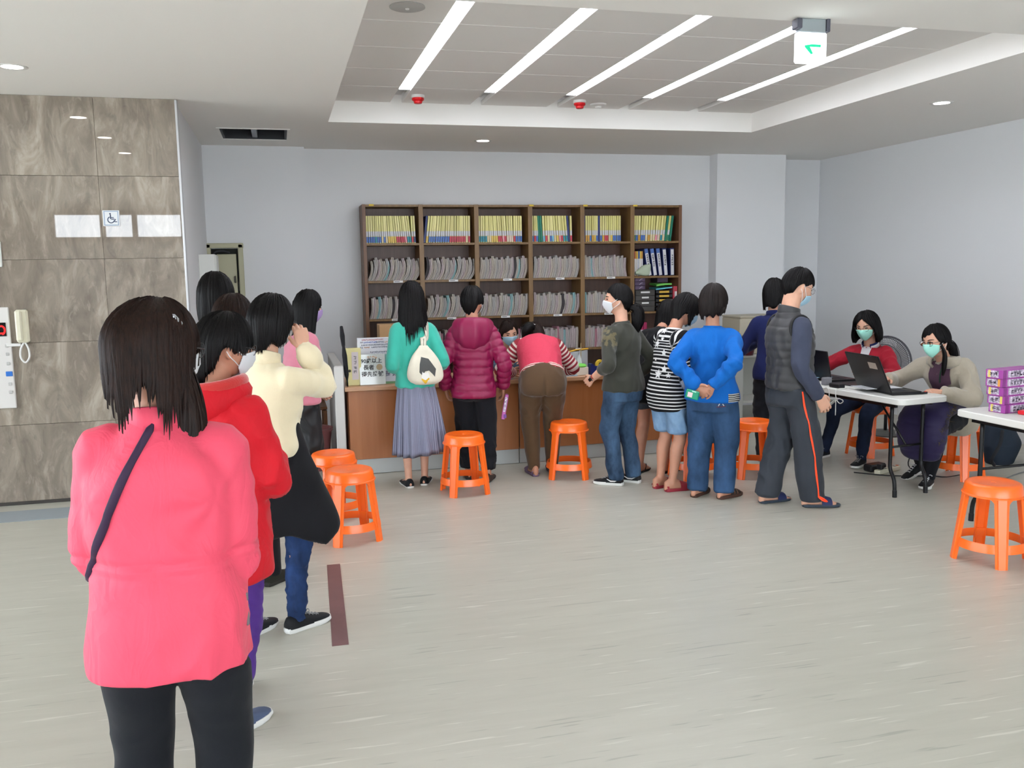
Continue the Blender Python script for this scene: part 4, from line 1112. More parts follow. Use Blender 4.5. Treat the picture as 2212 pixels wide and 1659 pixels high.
def hand_shapes(curl=(18, 22, 16), spread=4, thumb=(.62, .72, -.25), grip=0):
    out = [ell_tube([(0, -.035, 0), (0, .0, 0), (.002, .03, 0), (.002, .06, -.001), (.001, .084, -.002)], [.025, .026, .034, .038, .036], [.019, .018, .0165, .0145, .011], (1, 0, 0), 14, 2)]
    for k, (bx, by, L) in enumerate(((.028, .080, .066), (.0095, .086, .074), (-.0095, .083, .069), (-.0275, .075, .053))):
        p = np.array([bx, by, -.002]); a = 0; sp = math.radians((1.5-k)*spread); pts = [p-np.array([0, .03, 0]), p]
        for q, f in enumerate((.46, .30, .24)):
            a += math.radians(curl[q]*(1+.12*k))
            p = p+L*f*np.array([math.sin(sp)*math.cos(a), math.cos(sp)*math.cos(a), -math.sin(a)]); pts.append(p)
        out.append(ell_tube(pts, [.0085, .0088, .0080, .0074, .0060], [.0085, .0086, .0078, .0072, .0058], (1, 0, 0), 10, 2))
    d = unit(thumb); p0 = np.array([.022, .012, -.006])
    p1 = p0+d*.034; d2 = unit(d+np.array([-.25, .25, -.15])); p2 = p1+d2*.03; p3 = p2+unit(d2+np.array([-.3, .3, -.1]))*.024
    out.append(ell_tube([p0, p1, p2, p3], [.014, .0118, .0098, .0076], [.013, .011, .0092, .007], (0, 0, 1), 10, 2))
    return out

def foot_shape():
    ys = [(-.058, .022, .022), (-.045, .029, .045), (-.015, .030, .055), (.02, .031, .052), (.06, .036, .040), (.10, .042, .028), (.13, .043, .020), (.148, .038, .014)]
    out = [ell_tube([(0, y, .004+h) for y, w, h in ys], [w for y, w, h in ys], [h for y, w, h in ys], (1, 0, 0), 14, 2)]
    for k, (x, y, r, L) in enumerate(((-.026, .140, .0125, .04), (-.007, .148, .009, .036), (.008, .144, .0085, .032), (.021, .135, .008, .028), (.033, .122, .0075, .024))):
        out.append(ell_tube([(x, y-.02, r+.003), (x, y+L*.6, r+.002), (x, y+L, r)], [r, r, r*.8], [r, r*.9, r*.7], (1, 0, 0), 8, 2))
    return out

def xf(shape, R, o, s=1.0, mir=False):
    V, F = shape; V = np.asarray(V, float)*s
    if mir: V = V*np.array([-1, 1, 1])
    return (V @ np.asarray(R).T+np.asarray(o), F)

def vf(me):
    return co_of(me), [tuple(p.vertices) for p in me.polygons]

class Person:
    def __init__(s, label, pos, rz, H, w=1.0, lean=0, lean0=.35, neck=0, head=(0, 0, 0), hipz=None, hipy=0.0, feet=None, arms=None, skin='a', sit=False, footz=None, headfwd=.012, twist=0, male=False, loc_lean=0):
        s.H, s.w, s.s = H, w, H/1.6
        s.root = thing('person', label, 'person', (pos[0], pos[1], 0), math.radians(rz)); s.rz = math.radians(rz); s.pos = pos
        s.skin = m_skin[skin]; s.male = male; s.hemz = None
        hz = hipz if hipz is not None else .515*H
        s.hip = np.array([0, hipy, hz]); s.lean = math.radians(lean); s.lean0 = lean0
        s.neck = math.radians(neck); s.sit = sit
        # spine table
        s.tab = []; p = s.hip.copy(); n = 60
        for i in range(n+1):
            q = .34*i/n; a = s.ang(q); s.tab.append((q, p.copy(), a)); p = p+np.array([0, math.sin(a), math.cos(a)])*.34/n*H
        nb, a = s.sp(.30); an = a+s.neck
        s.nb = nb; hd = np.array([0, math.sin(an), math.cos(an)])
        s.hc = nb+hd*.112*H+np.array([0, math.cos(an), -math.sin(an)])*headfwd*H
        yaw, pit, rol = (math.radians(v) for v in head)
        s.Rh = rot_z(yaw) @ rot_x(-pit) @ rot_y(rol)
        s.sh = {}
        for k, sg in (('L', -1), ('R', 1)):
            c, a = s.sp(.248); s.sh[k] = c+np.array([sg*.091*H*w, 0, 0])
            if twist: s.sh[k] = c+rot_z(math.radians(twist)) @ np.array([sg*.091*H*w, 0, 0])
        s.arm = {}
        arms = arms or {}
        for k, sg in (('L', -1), ('R', 1)):
            d = arms.get(k, {})
            tgt = d.get('to'); S = s.sh[k]
            if tgt is None: tgt = S+np.array([sg*.035*H, .02*H, -.312*H])
            pole = d.get('pole', (sg*.4, -1, -.1))
            E, Wr = ik(S, tgt, .172*H, .150*H, pole)
            s.arm[k] = dict(S=S, E=E, W=Wr, dorsal=d.get('dorsal', (sg, -.2, .2)), hdir=d.get('hdir'), curl=d.get('curl', (16, 22, 16)), thumb=d.get('thumb', (.62, .72, -.25)), show=d.get('show', True))
        feet = feet or [(-.075, 0, 8), (.075, 0, -8)]
        s.feet = []; s.leg = {}
        for k, sg, f in (('L', -1, feet[0]), ('R', 1, feet[1])):
            fz = f[3] if len(f) > 3 else 0.0
            A = np.array([f[0], f[1], .052*H+fz]); hj = s.hip+np.array([sg*.052*H*w, 0, -.012*H])
            pole = (sg*.12, 1, .25 if sit else 0)
            K, A2 = ik(hj, A, .232*H if sit else .2295*H, .230*H if sit else .2285*H, pole)
            s.leg[k] = dict(H=hj, K=K, A=A2, yaw=math.radians(f[2]), pos=np.array([A2[0], A2[1], A2[2]-.052*H]), pitch=math.radians(f[4]) if len(f) > 4 else 0)
    def ang(s, q): 
        t = min(1, max(0, q/.16)); t = t*t*(3-2*t)
        return s.lean*(s.lean0+(1-s.lean0)*t)
    def sp(s, q):
        if q <= 0:
            a = s.ang(0); k = 1.0
            if s.sit: return s.hip+np.array([0, 0, q*s.H]), a
            return s.hip+np.array([0, 0, q*s.H]), 0.0
        i = min(len(s.tab)-1, int(q/.34*60)); q0, p, a = s.tab[i]
        return p+np.array([0, math.sin(a), math.cos(a)])*(q-q0)*s.H, a
    def torso(s, st, n=28, capn=2, e=.9):
        if len(st) > 6: s.hemz = s.hip[2]+st[0][0]*s.H
        P = []; rx = []; ry = []
        for q, x, y, *o in st:
            p, a = s.sp(q); yo = (o[0] if o else 0)*s.s
            xo = (o[1] if len(o) > 1 else 0)*s.s
            P.append(p+np.array([xo, yo*math.cos(a), -yo*math.sin(a)])); rx.append(x*s.s*s.w); ry.append(y*s.s*s.w)
        A = crom(np.c_[np.array(P), rx, ry], 4)
        return ell_tube(A[:, :3], A[:, 3], A[:, 4], (1, 0, 0), n, capn, e=e, capk=.12), A[:, :3]
    def sleeve(s, k, r0, r1, r2, f=1.0, extra=.0, drop=.0):
        a = s.arm[k]; r0, r1, r2 = r0*.86, r1*.88, r2*.94; c, _ = s.sp(.255)
        S0 = a['S']+(c-a['S'])*.30+np.array([0, 0, .004*s.s]); W = a['E']+(a['W']-a['E'])*(f+extra)
        m1 = a['S']*.45+a['E']*.55; m2 = a['E']*.5+W*.5
        e = a['E']
        P = np.array([S0, a['S'], m1, e, m2+np.array([0, 0, -drop]), W]); R = [r0*.95, r0, (r0*.55+r1*.45), r1, (r1*.55+r2*.45), r2]
        A = crom(np.c_[P, np.array(R)*s.s], 4)
        return ell_tube(A[:, :3], A[:, 3], A[:, 3], (0, 1, .3), 18, 2, capk=.3), A[:, :3]
    def legtube(s, k, r0, r1, r2, r3, f=1.0, yoff=0.0):
        """r at thigh, knee, calf, hem; f = how far down the shin (or thigh if <0.5)"""
        L = s.leg[k]; sg = -1 if k == 'L' else 1
        r0 *= .93; P = [L['H']+np.array([sg*.004*s.s, -.008*s.s, .02*s.H]), L['H']*.65+L['K']*.35+np.array([sg*.004, 0, 0]), L['K'], L['K']*.6+L['A']*.4+np.array([0, -.010*s.s, 0]), L['A']+(L['A']-L['K'])*.085]
        R = [r0, r0*.93, r1, r2, r3]
        A = crom(np.c_[np.array(P), np.array(R)*s.s], 5)
        n = max(4, int(round(len(A)*f))); A = A[:n]
        return ell_tube(A[:, :3], A[:, 3], A[:, 3], (1, 0, 0), 20, 2, capk=.2), A[:, :3]
    # ------------------------------------------------------------ skin
    def body(s, vox=.0068, bare_legs=False, bare_arms=False, hands='LR', feet=True, ears=True, thick=1.0, neck=1.0):
        k = .84; sh = []
        hz0 = s.hemz; t, _ = s.torso([(-.035, .145*k, .10*k), (.02, .15*k, .10*k), (.10, .125*k, .085*k), (.20, .13*k, .09*k), (.255, .125*k, .08*k), (.28, .085*k, .062*k), (.298, .056, .054), (.31, .05, .05)], 20, 2); s.hemz = hz0
        sh.append(t)
        nr = (.058 if s.male else .050)*neck
        top = s.hc+s.Rh @ (np.array([0, -.018, -.045])*s.s)
        b0, a0 = s.sp(.275)
        A = crom(np.array([b0, s.nb+(top-s.nb)*.25, top]), 4)
        sh.append(ell_tube(A, nr*s.s, nr*s.s*1.04, (1, 0, 0), 18, 2))
        hs = 1.0*(.96+.04*s.s)*(1.03 if s.male else 1.0); s.hs = hs
        sh.append((HEADV*hs @ s.Rh.T+s.hc, HEADF))
        if ears:
            for sg in (-1, 1):
                e = ell_tube([(0, .004, -.032), (0, -.004, -.012), (.001, -.008, .008), (0, -.004, .024), (0, .002, .03)], [.006, .008, .009, .009, .006], [.010, .016, .020, .017, .009], (1, 0, 0), 12, 2)
                sh.append(xf(e, s.Rh @ rot_z(-sg*.35), s.hc+s.Rh @ (np.array([sg*.077, -.010, -.004])*hs), hs))
        for kk in 'LR':
            a = s.arm[kk]; r = 1.0 if bare_arms else .8
            A = crom(np.array([[*a['S'], .046*r], [*(a['S']*.5+a['E']*.5), .042*r], [*a['E'], .036*r], [*(a['E']*.65+a['W']*.35), .036*r], [*a['W'], .0255]]), 3)
            R = A[:, 3]*s.s*thick
            sh.append(ell_tube(A[:, :3], R, R, (0, 1, .3), 14, 2))
            L = s.leg[kk]; r = 1.0 if bare_legs else .78
            A = crom(np.array([[*L['H'], .082*r], [*(L['H']*.5+L['K']*.5), .070*r], [*L['K'], .052*r], [*(L['K']*.7+L['A']*.3+np.array([0, -.014, 0])), .053*r], [*(L['K']*.3+L['A']*.7+np.array([0, -.004, 0])), .038*r], [*L['A'], .033*min(1, r+.1)], [*(L['A']+np.array([0, 0, -.02*s.s])), .034*min(1, r+.1)]]), 3)
            R = A[:, 3]*s.s*(thick if bare_legs else 1)
            sh.append(ell_tube(A[:, :3], R, R, (1, 0, 0), 16, 2))
            if feet:
                for q in foot_shape():
                    if feet == 'slim': q = (np.asarray(q[0])*np.array([.84, .90, .50])+np.array([0, 0, .012]), q[1])
                    sh.append(xf(q, rot_z(L['yaw']) @ rot_x(L['pitch']), L['pos'], s.s*.97, kk == 'L'))
        me = remesh(sh, vox, 2)
        V, F = vf(me); mb = MB(); mb.add(V, F)
        bpy.data.meshes.remove(me)
        for kk in hands:
            R, o = s.hframe(kk)
            hm = remesh([xf(q, R, o, s.s*(1.08 if s.male else .98), False) for q in s.hshapes(kk)], .0034, 2)
            V, F = vf(hm); mb.add(V, F); bpy.data.meshes.remove(hm)
        s.bodyo = obj('body', mb, s.skin, s.root, smooth=True)
        return s.bodyo
    def hframe(s, k):
        a = s.arm[k]; d = unit(a['hdir'] if a['hdir'] is not None else a['W']-a['E'])
        z = np.asarray(a['dorsal'], float); z = unit(z-(z @ d)*d)
        x = np.cross(z, d)*(1 if k == 'R' else -1)
        # columns: thumb side, fingers, dorsal
        x = np.cross(d, z) if k == 'L' else np.cross(z, d)
        x = -x if False else x
        return np.array([x, d, z]).T, a['W']
    def hshapes(s, k):
        a = s.arm[k]; return hand_shapes(a['curl'], thumb=a['thumb'])
    # ------------------------------------------------------------ face details
    def hp(s, p): return s.hc+s.Rh @ (np.asarray(p, float)*s.hs)
    def face(s, brow=True):
        for sg in (-1, 1):
            mb = MB(); V, F = ell_tube([(sg*(.018+.0065*i), .0815-.0025*(i-1.2)**2*.6+.0018*math.sin(i), .0095+.0015*math.sin(PI*i/4)) for i in range(5)], [.002, .004, .0045, .004, .002], [.003, .004, .004, .004, .003], (0, 1, 0), 8, 1)
            mb.add([tuple(s.hp(p)) for p in V], F)
            obj('eye', mb, m_eye, s.root, smooth=True)
        for sg in (-1, 1):
            mb = MB(); V, F = ell_tube([(sg*(.014+.009*i), .0905-.0016*i*i, .029+.003*math.sin(PI*i/4)) for i in range(5)], [.002, .003, .003, .0025, .0015], [.002, .0035, .0035, .003, .0015], (0, 1, 0), 8, 1)
            mb.add([tuple(s.hp(p)) for p in V], F)
            obj('eyebrow', mb, m_brow, s.root, smooth=True)
    def mask(s, mat, low=0.0, straps=True):
        g = []; nu, nv = 19, 11
        for i in range(nu):
            az = math.radians(-68+136*i/(nu-1)); row = []
            for j in range(nv):
                v = j/(nv-1); c = abs(i/(nu-1)-.5)*2
                z = (.004-.020*c**2)*(1-v)+(-.112+.045*c**2)*v-low
                q = min(.97, abs(z)/.122)
                xr = .074*math.sqrt(1-q*q)*(1-.20*(max(0, -z)/.115)**1.6); yr = .096*math.sqrt(1-q*q)*1.0
                bul = .016*math.exp(-(az/.30)**2)*math.exp(-((z+.030+low)/.042)**2)+.008
                y = yr*math.cos(az)+bul+(.012*v*math.exp(-(az/.7)**2)); x = (xr+.006)*math.sin(az)
                y += .0012*math.sin(v*9*PI)
                row.append(tuple(s.hp((x, y, z))))
            g.append(row)
        o = obj('face_mask', MB().grid(g), mat, s.root, smooth=True)
        md = o.modifiers.new('thick', 'SOLIDIFY'); md.thickness = .0025
        if straps:
            for sg, i in ((-1, 0), (1, nu-1)):
                mb = MB()
                for j, ez in ((1, .012), (nv-2, -.030)):
                    a = np.array(g[i][j]); e = s.hp((sg*.083, -.008, ez)); m_ = (a+e)/2+s.Rh @ np.array([sg*.006, 0, 0])
                    mb.tube(crom([a, m_, e, s.hp((sg*.080, -.022, (ez-.012)*.3))], 3), .0018, 6)
                obj('ear_loop', mb, m_whitec, o)
    def glasses(s, mat):
        mb = MB()
        for sg in (-1, 1):
            mb.tube([s.hp((sg*.034+.024*math.cos(a), .099-.004*abs(math.cos(a)), .006+.019*math.sin(a))) for a in np.linspace(0, 2*PI, 21)[:-1]], .0013, 6, closed=True)
            mb.tube([s.hp((sg*.058, .094, .010)), s.hp((sg*.079, .06, .012)), s.hp((sg*.083, -.01, .012))], .0014, 6)
        mb.tube([s.hp((-.010, .100, .010)), s.hp((0, .103, .013)), s.hp((.010, .100, .010))], .0013, 6)
        g = obj('glasses', mb, mat, s.root, smooth=True)
        for sg in (-1, 1):
            mb = MB(); V = [tuple(s.hp((sg*.034+.0235*math.cos(a), .0985-.004*abs(math.cos(a)), .006+.0185*math.sin(a)))) for a in np.linspace(0, 2*PI, 21)[:-1]]
            mb.add(V, [tuple(range(20))]); obj('lens', mb, m_glass, g)
    # ------------------------------------------------------------ hair
    def hair(s, hem, kind='black', top=.130, side=.088, back=.112, front=.102, flare=0.0, taper=0.0, locks=110, seed=1, nphi=96, nt=26, ext=.03, wave=.0, lw=.011, jag=.012, name='hair', bulge=0.0, shift=(0, 0, 0), hang=None):
        hm = sorted(hem); A = np.array([h[0] for h in hm]+[hm[0][0]+360.0]); Z = np.array([h[1] for h in hm]+[hm[0][1]])
        A = np.r_[hm[-1][0]-360.0, A]; Z = np.r_[hm[-1][1], Z]
        wn = WN(seed, 1.0, n=20); wn2 = WN(seed+50, 1.0, n=20)
        def zh(ph): return np.interp(np.degrees(ph) % 360, A, Z)
        Rs = s.Rh; gdir = Rs.T @ np.array([0, 0, -1.0])    # gravity in head space
        def S(ph, t, off=0.0):
            ph = np.asarray(ph, float); t = np.asarray(t, float)
            z_h = zh(ph)+jag*wn(np.c_[np.cos(ph)*9, np.sin(ph)*9, ph*0])
            thm = np.where(z_h > 0, np.arccos(np.clip(z_h/top, -1, 1)), PI/2)
            Ld = thm*.115; dr = np.maximum(-z_h, 0); Lt = Ld+dr
            l = t*Lt; ind = l <= Ld
            th = np.where(ind, l/.115, thm); dz = np.where(ind, 0, l-Ld)
            b = np.where(np.cos(ph) < 0, back, front)
            prof = 1+flare*dz/.1+bulge*np.sin(np.clip(dz/.18, 0, 1)*PI)-taper*(dz/.1)**1.3
            rn = 1+.020*wn2(np.c_[np.cos(ph)*7, np.sin(ph)*7, 14*l])*np.clip(t*2, 0, 1)+wave*np.sin(dz*55+3*np.sin(3*ph))*np.clip(dz/.08, 0, 1)
            rr_ = np.sin(th)*prof*rn
            x = side*rr_*np.sin(ph)+off*np.sin(ph); y = b*rr_*np.cos(ph)+off*np.cos(ph)-.008; z = top*np.cos(th)+off*.6
            P = np.c_[x, y, z]+np.asarray(shift)
            P = P*s.hs
            W_ = P @ Rs.T+s.hc
            dirw = np.array([0, 0, -1.0]) if hang is None else unit(hang)
            dirh = Rs @ np.array([0, 0, -1.0])
            mixd = unit(.55*dirw+.45*dirh) if hang is None else dirw
            return W_+np.outer(dz*s.hs, mixd)
        ph = np.arange(nphi)*2*PI/nphi; g = []
        for p in ph:
            o = S(np.full(nt, p), np.linspace(0, 1, nt)); inn = S(np.full(6, p), np.linspace(1, .55, 6), -.016)
            g.append([tuple(v) for v in np.r_[o, inn]])
        mb = MB().grid(g, closed_u=True)
        r = np.random.default_rng(seed)
        for i in range(locks):
            p0 = r.uniform(0, 2*PI); t0 = r.uniform(.05, .5); t1 = 1+r.uniform(-.02, ext/.1*.25)
            k = 9; tt = np.linspace(t0, t1, k); pp = p0+r.normal(0, .06)*np.linspace(0, 1, k)+.02*np.sin(np.linspace(0, 5, k)+p0)
            w = lw*r.uniform(.6, 1.2)*np.sin(PI*np.clip(np.linspace(.12, 1, k), 0, 1))**.6+.0006
            rad = .1
            off = r.uniform(.0005, .0045)
            g = [S(pp-w/rad/2, tt, off*.4), S(pp, tt, off+.0022), S(pp+w/rad/2, tt, off*.4)]
            mb.grid([[tuple(q[j]) for q in g] for j in range(k)])
        o = obj(name, mb, m_hair[kind], s.root, smooth=True)
        return o
    def tail(s, pts, r, kind='black', seed=3, name='ponytail', locks=36, parent=None):
        A = crom(np.c_[np.array(pts, float), np.array(r, float)], 5)
        V, F = ell_tube(A[:, :3], A[:, 3], A[:, 3]*.8, (1, 0, 0), 16, 2); V = np.asarray(V)
        mb = MB(); mb.add(V, F); rg = np.random.default_rng(seed); n = len(A)
        T = np.gradient(A[:, :3], axis=0); T /= np.linalg.norm(T, axis=1)[:, None]
        X = np.cross(T, [0, 1, .2]); X /= np.linalg.norm(X, axis=1)[:, None]; Y = np.cross(T, X)
        for i in range(locks):
            a = rg.uniform(0, 2*PI); i0 = rg.integers(0, n//3); tw = rg.normal(0, .5)
            rows_ = []
            for j in range(i0, n):
                q = (j-i0)/(n-1-i0); an = a+tw*q; w = .10*(1-q)**.5+.02
                rr_ = A[j, 3]*1.0+.002
                rows_.append([tuple(A[j, :3]+rr_*k_*(math.cos(b)*X[j]+.85*math.sin(b)*Y[j])) for b, k_ in ((an-w, 1.0), (an, 1.07), (an+w, 1.0))])
            mb.grid(rows_)
        return obj(name, mb, m_hair[kind], parent or s.root, smooth=True)
    # ------------------------------------------------------------ clothes
    def cloth(s, name, tubes, mat, vox=.011, smooth=5, fold=(.006, 14, (1, 1, .5)), seed=1, quilt=None, grooves=(), parent=None, extra=None, fold2=None):
        me = remesh([t[0] for t in tubes], vox, smooth)
        C = co_of(me); N = no_of(me); w1 = WN(seed, fold[1]*1.8, fold[2]); w2 = WN(seed+7, fold[1]*3.4, np.asarray(fold[2])*np.array([1, 1, .75]))
        u = along(C, [(t[1], max(.02, float(np.linalg.norm(t[0][0][0]-t[1][0])))*1.0+.06) for t in tubes])
        mk = np.clip(.55+.7*WN(seed+13, 9, (1, 1, 1))(C), 0.1, 1.3); f = .40*w1(C)+.85*mk*(.5-np.abs(w2(C)))
        d = 1.25*fold[0]*f
        if fold2: d = d+fold2[0]*WN(seed+21, fold2[1], fold2[2])(C)
        if quilt: d = d+quilt[0]*(np.sqrt(np.abs(np.sin(PI*u/quilt[1])))-.7)
        for z, dep, wd in grooves: d = d-dep*np.exp(-((C[:, 2]-z)/wd)**2)
        if extra is not None: d = d+extra(C, N, u)
        Q = C+N*d[:, None]
        if name in ('trousers', 'jeans', 'shorts', 'denim_shorts') and s.hemz and not s.sit:
            k = np.clip((Q[:, 2]-s.hemz-.012)/.05, 0, 1); cx = np.array([0, s.hip[1]]); Q[:, :2] = cx+(Q[:, :2]-cx)*(1-.22*k)[:, None]
        me.vertices.foreach_set('co', Q.ravel())
        at = me.attributes.new('u', 'FLOAT', 'POINT'); at.data.foreach_set('value', u.astype(np.float32))
        shade(me); me.update()
        return obj(name, me, mat, parent or s.root)
    def collar(s, name, mat, r=.06, h=.05, q=.298, tilt=.25, th=.012, yo=.0, flare=1.0, parent=None, open_=0.0):
        g = []; p, a = s.sp(q); an = s.ang(q)+s.neck*.5
        up = np.array([0, math.sin(an), math.cos(an)]); fr = np.array([0, math.cos(an), -math.sin(an)])
        for i in range(41):
            ph = open_+(2*PI-2*open_)*i/40; row = []
            for rr_, zz in ((r, -.01), (r*.98, h*.5), (r*.96*flare, h), (r*.92*flare, h+.004), (r*.88*flare, h), (r*.86, h*.4), (r*.86, -.01)):
                zz2 = zz*(1-.35*(1+math.cos(ph))/2)
                row.append(tuple(p+s.s*(np.array([rr_*math.sin(ph), 0, 0])+fr*(rr_*1.02*math.cos(ph)+yo)+up*zz2)))
            g.append(row)
        return obj(name, MB().grid(g, closed_v=True), mat, parent or s.root, smooth=True)
    def shoes(s, kind, mats, names=None):
        nm = {'sneaker': 'sneaker', 'slip': 'slip_on_shoe', 'clog': 'clog', 'sandal': 'sandal', 'flip': 'flip_flop', 'slide': 'slide_sandal'}[kind]
        for k in 'LR':
            L = s.leg[k]; R = rot_z(L['yaw']) @ rot_x(L['pitch']); o = L['pos']; mir = k == 'L'
            def T(mb):
                V = np.array(mb.v)*s.s; 
                if mir: V = V*np.array([-1, 1, 1])
                mb.v = [tuple(v) for v in V @ R.T+o]; return mb
            # sole outline
            out = [(-.030, -.045), (-.024, -.062), (0, -.070), (.024, -.062), (.031, -.04), (.032, .0), (.036, .05), (.046, .10), (.045, .14), (.034, .172), (.012, .186), (-.014, .184), (-.034, .166), (-.042, .13), (-.042, .09), (-.033, .04), (-.031, .0)]
            st_ = {'sneaker': .026, 'slip': .016, 'clog': .024, 'sandal': .026, 'flip': .014, 'slide': .018}[kind]
            rows_ = []
            for f, z in ((.94, 0), (1.0, .004), (1.03, st_*.6), (1.0, st_)):
                rows_.append([(x*f, .058+(y-.058)*(.5+.5*f), z+(.006*max(0, (y-.12)/.06) if z < st_*.5 and kind == 'sneaker' else 0)) for x, y in out])
            mb = MB().grid(rows_, closed_v=True); n = len(out); mb.f.append(tuple(range(n))); mb.f.append(tuple(3*n+i for i in range(n))[::-1])
            top = None
            if kind in ('sneaker', 'slip'):
                pr = [(-.064, .020, .066), (-.052, .029, .082), (-.025, .034, .086), (.01, .036, .082), (.045, .037, .074), (.075, .040, .062), (.105, .042, .052), (.135, .042, .046), (.16, .036, .040), (.177, .022, .034)]
                if kind == 'slip': pr = [(y, w_*1.04, h_*(.88 if y < 0 else .74)) for y, w_, h_ in pr]
                g = []
                for y, w_, h_ in pr:
                    g.append([(w_*math.cos(a)*1.02, y, st_-.004+(h_-st_)*max(0, math.sin(a))**.8) for a in np.linspace(0, PI, 13)])
                um = MB().grid(g); um.f.append(tuple(range(13))); um.f.append(tuple(len(um.v)-13+i for i in range(13))[::-1])
                top = obj(nm, T(um), mats[0], s.root, smooth=True)
                obj('sole', T(mb), mats[1], top, smooth=35)
                if len(mats) > 2:
                    lm = MB()
                    for i in range(4):
                        y = .045+.02*i; h_ = np.interp(y, [p[0] for p in pr], [p[2] for p in pr])+.003
                        lm.tube([(-.016, y-.006, h_-.006), (0, y, h_), (.016, y+.006, h_-.006)], .0026, 6); lm.tube([(.016, y-.006, h_-.006), (0, y, h_+.001), (-.016, y+.006, h_-.006)], .0026, 6)
                    for sg in (-1, 1): lm.tube(crom([(0, .04, .083), (sg*.02, .05, .095), (sg*.035, .045, .088), (sg*.02, .036, .082), (0, .04, .084)], 4), .0022, 6)
                    obj('laces', T(lm), mats[2], top, smooth=True)
                if len(mats) > 3:
                    sg = 1
                    cm = MB()
                    for sg in (-1, 1):
                        pts = [(.06, .052, .006), (.03, .036, .011), (-.005, .036, .009), (-.035, .05, .003)]
                        A = [(y, z, w_) for y, z, w_ in pts]; g = []
                        for y, z, w_ in A:
                            xw = np.interp(y, [p[0] for p in pr], [p[1] for p in pr])*.97+.0025
                            g.append([(sg*xw, y, z-w_/2), (sg*xw, y, z+w_/2)])
                        cm.grid(g)
                    obj('side_flash', T(cm), mats[3], top)
            else:
                top = obj(nm, T(mb), mats[1], s.root, smooth=35)
                cm = MB()
                def arch(y0, y1, w_, h0, h1, th=.003):
                    g = []
                    for a in np.linspace(0, PI, 13):
                        g.append([(w_*1.04*math.cos(a), y0, st_+(h0-st_)*math.sin(a)**.8), (w_*1.06*math.cos(a), y1, st_+(h1-st_)*math.sin(a)**.8), (w_*1.00*math.cos(a), y1, st_+(h1-st_-th)*math.sin(a)**.8), (w_*.98*math.cos(a), y0, st_+(h0-st_-th)*math.sin(a)**.8)])
                    cm.grid(g, closed_v=True)
                if kind == 'clog':
                    arch(.055, .09, .044, .085, .073); arch(.09, .125, .046, .073, .060); arch(.125, .150, .044, .060, .05); obj('vamp', T(cm), mats[0], top, smooth=35); cm = MB(); arch(-.06, -.045, .034, .05, .055)
                elif kind == 'sandal':
                    arch(.030, .062, .044, .086, .078); obj('strap', T(cm), mats[0], top, smooth=35); cm = MB(); arch(.072, .095, .046, .074, .066); obj('strap', T(cm), mats[0], top, smooth=35); cm = MB(); arch(.108, .138, .046, .060, .052)
                elif kind == 'slide':
                    arch(.050, .085, .046, .082, .072); arch(.080, .12, .047, .072, .060)
                elif kind == 'flip':
                    for sg in (-1, 1):
                        fm = MB(); fm.tube(crom([(sg*.036, .04, st_), (sg*.03, .07, .062), (sg*.012, .105, .056), (-.016, .135, st_+.012)], 4), .005, 6); obj('strap', T(fm), mats[0], top, smooth=35)
                if cm.v: obj('strap', T(cm), mats[0], top, smooth=35)
    def add(s, name, mb, mat, smooth=True, parent=None): return obj(name, mb, mat, parent or s.root, smooth=smooth)
    def bvh(s, o):
        C = co_of(o.data); return BVHTree.FromPolygons([tuple(v) for v in C], [tuple(p.vertices) for p in o.data.polygons])
    def wp(s, p):
        """local point to world"""
        return rot_z(s.rz) @ np.asarray(p, float)+np.array([s.pos[0], s.pos[1], 0])
m_whitec = M('white_strap', 'd8dadc', .7)

def fab(name, c, rough=.85, b=.25, sc=420, sheen=.05, var=.05, spec=.2, wr=.0, wrs=(9, 9, 4.5), rot=(0, .6, .3)):
    if (name, c, rough) in _MC: return _MC[(name, c, rough)]
    if not wr: return M(name, c, rough, bump=b, bscale=sc, sheen=sheen, var=var, vscale=9, spec=spec)
    t = NT(name); p = t.p; p.inputs['Roughness'].default_value = rough; p.inputs['Specular IOR Level'].default_value = spec; p.inputs['Sheen Weight'].default_value = sheen; t.col(c)
    v = t.coord('Object', wrs, rot); n = t.noise(v, 1.6, 3, .5, .8); r = t.math('ABSOLUTE', t.math('SUBTRACT', n, .5)); r = t.math('SUBTRACT', .22, t.math('MINIMUM', r, .22))
    big = t.noise(t.coord('Object', (4, 4, 3)), 1.2, 2); r = t.math('MULTIPLY', r, t.math('MULTIPLY', big, 2.0))
    f = t.noise(t.coord('Object'), sc, 2); h = t.math('ADD', r, t.math('MULTIPLY', f, .02)); t.bump(h, wr, .06); _MC[(name, c, rough)] = t.m
    return t.m
# female / male reference sections: (height above hip in body heights, half width, half depth)
TOP = [(-.04, .182, .134), (.0, .178, .130), (.06, .158, .114), (.12, .146, .105), (.18, .154, .118, .006), (.225, .160, .114, .006), (.258, .150, .094), (.281, .105, .074), (.297, .066, .060)]
def scale_top(st, w=1.0, d=1.0, hem=None, cut=None):
    out = [(q, x*w, y*d, *r) for q, x, y, *r in st]
    if hem is not None: out = [(hem, out[0][1], out[0][2])]+[o for o in out if o[0] > hem+.015]
    return out
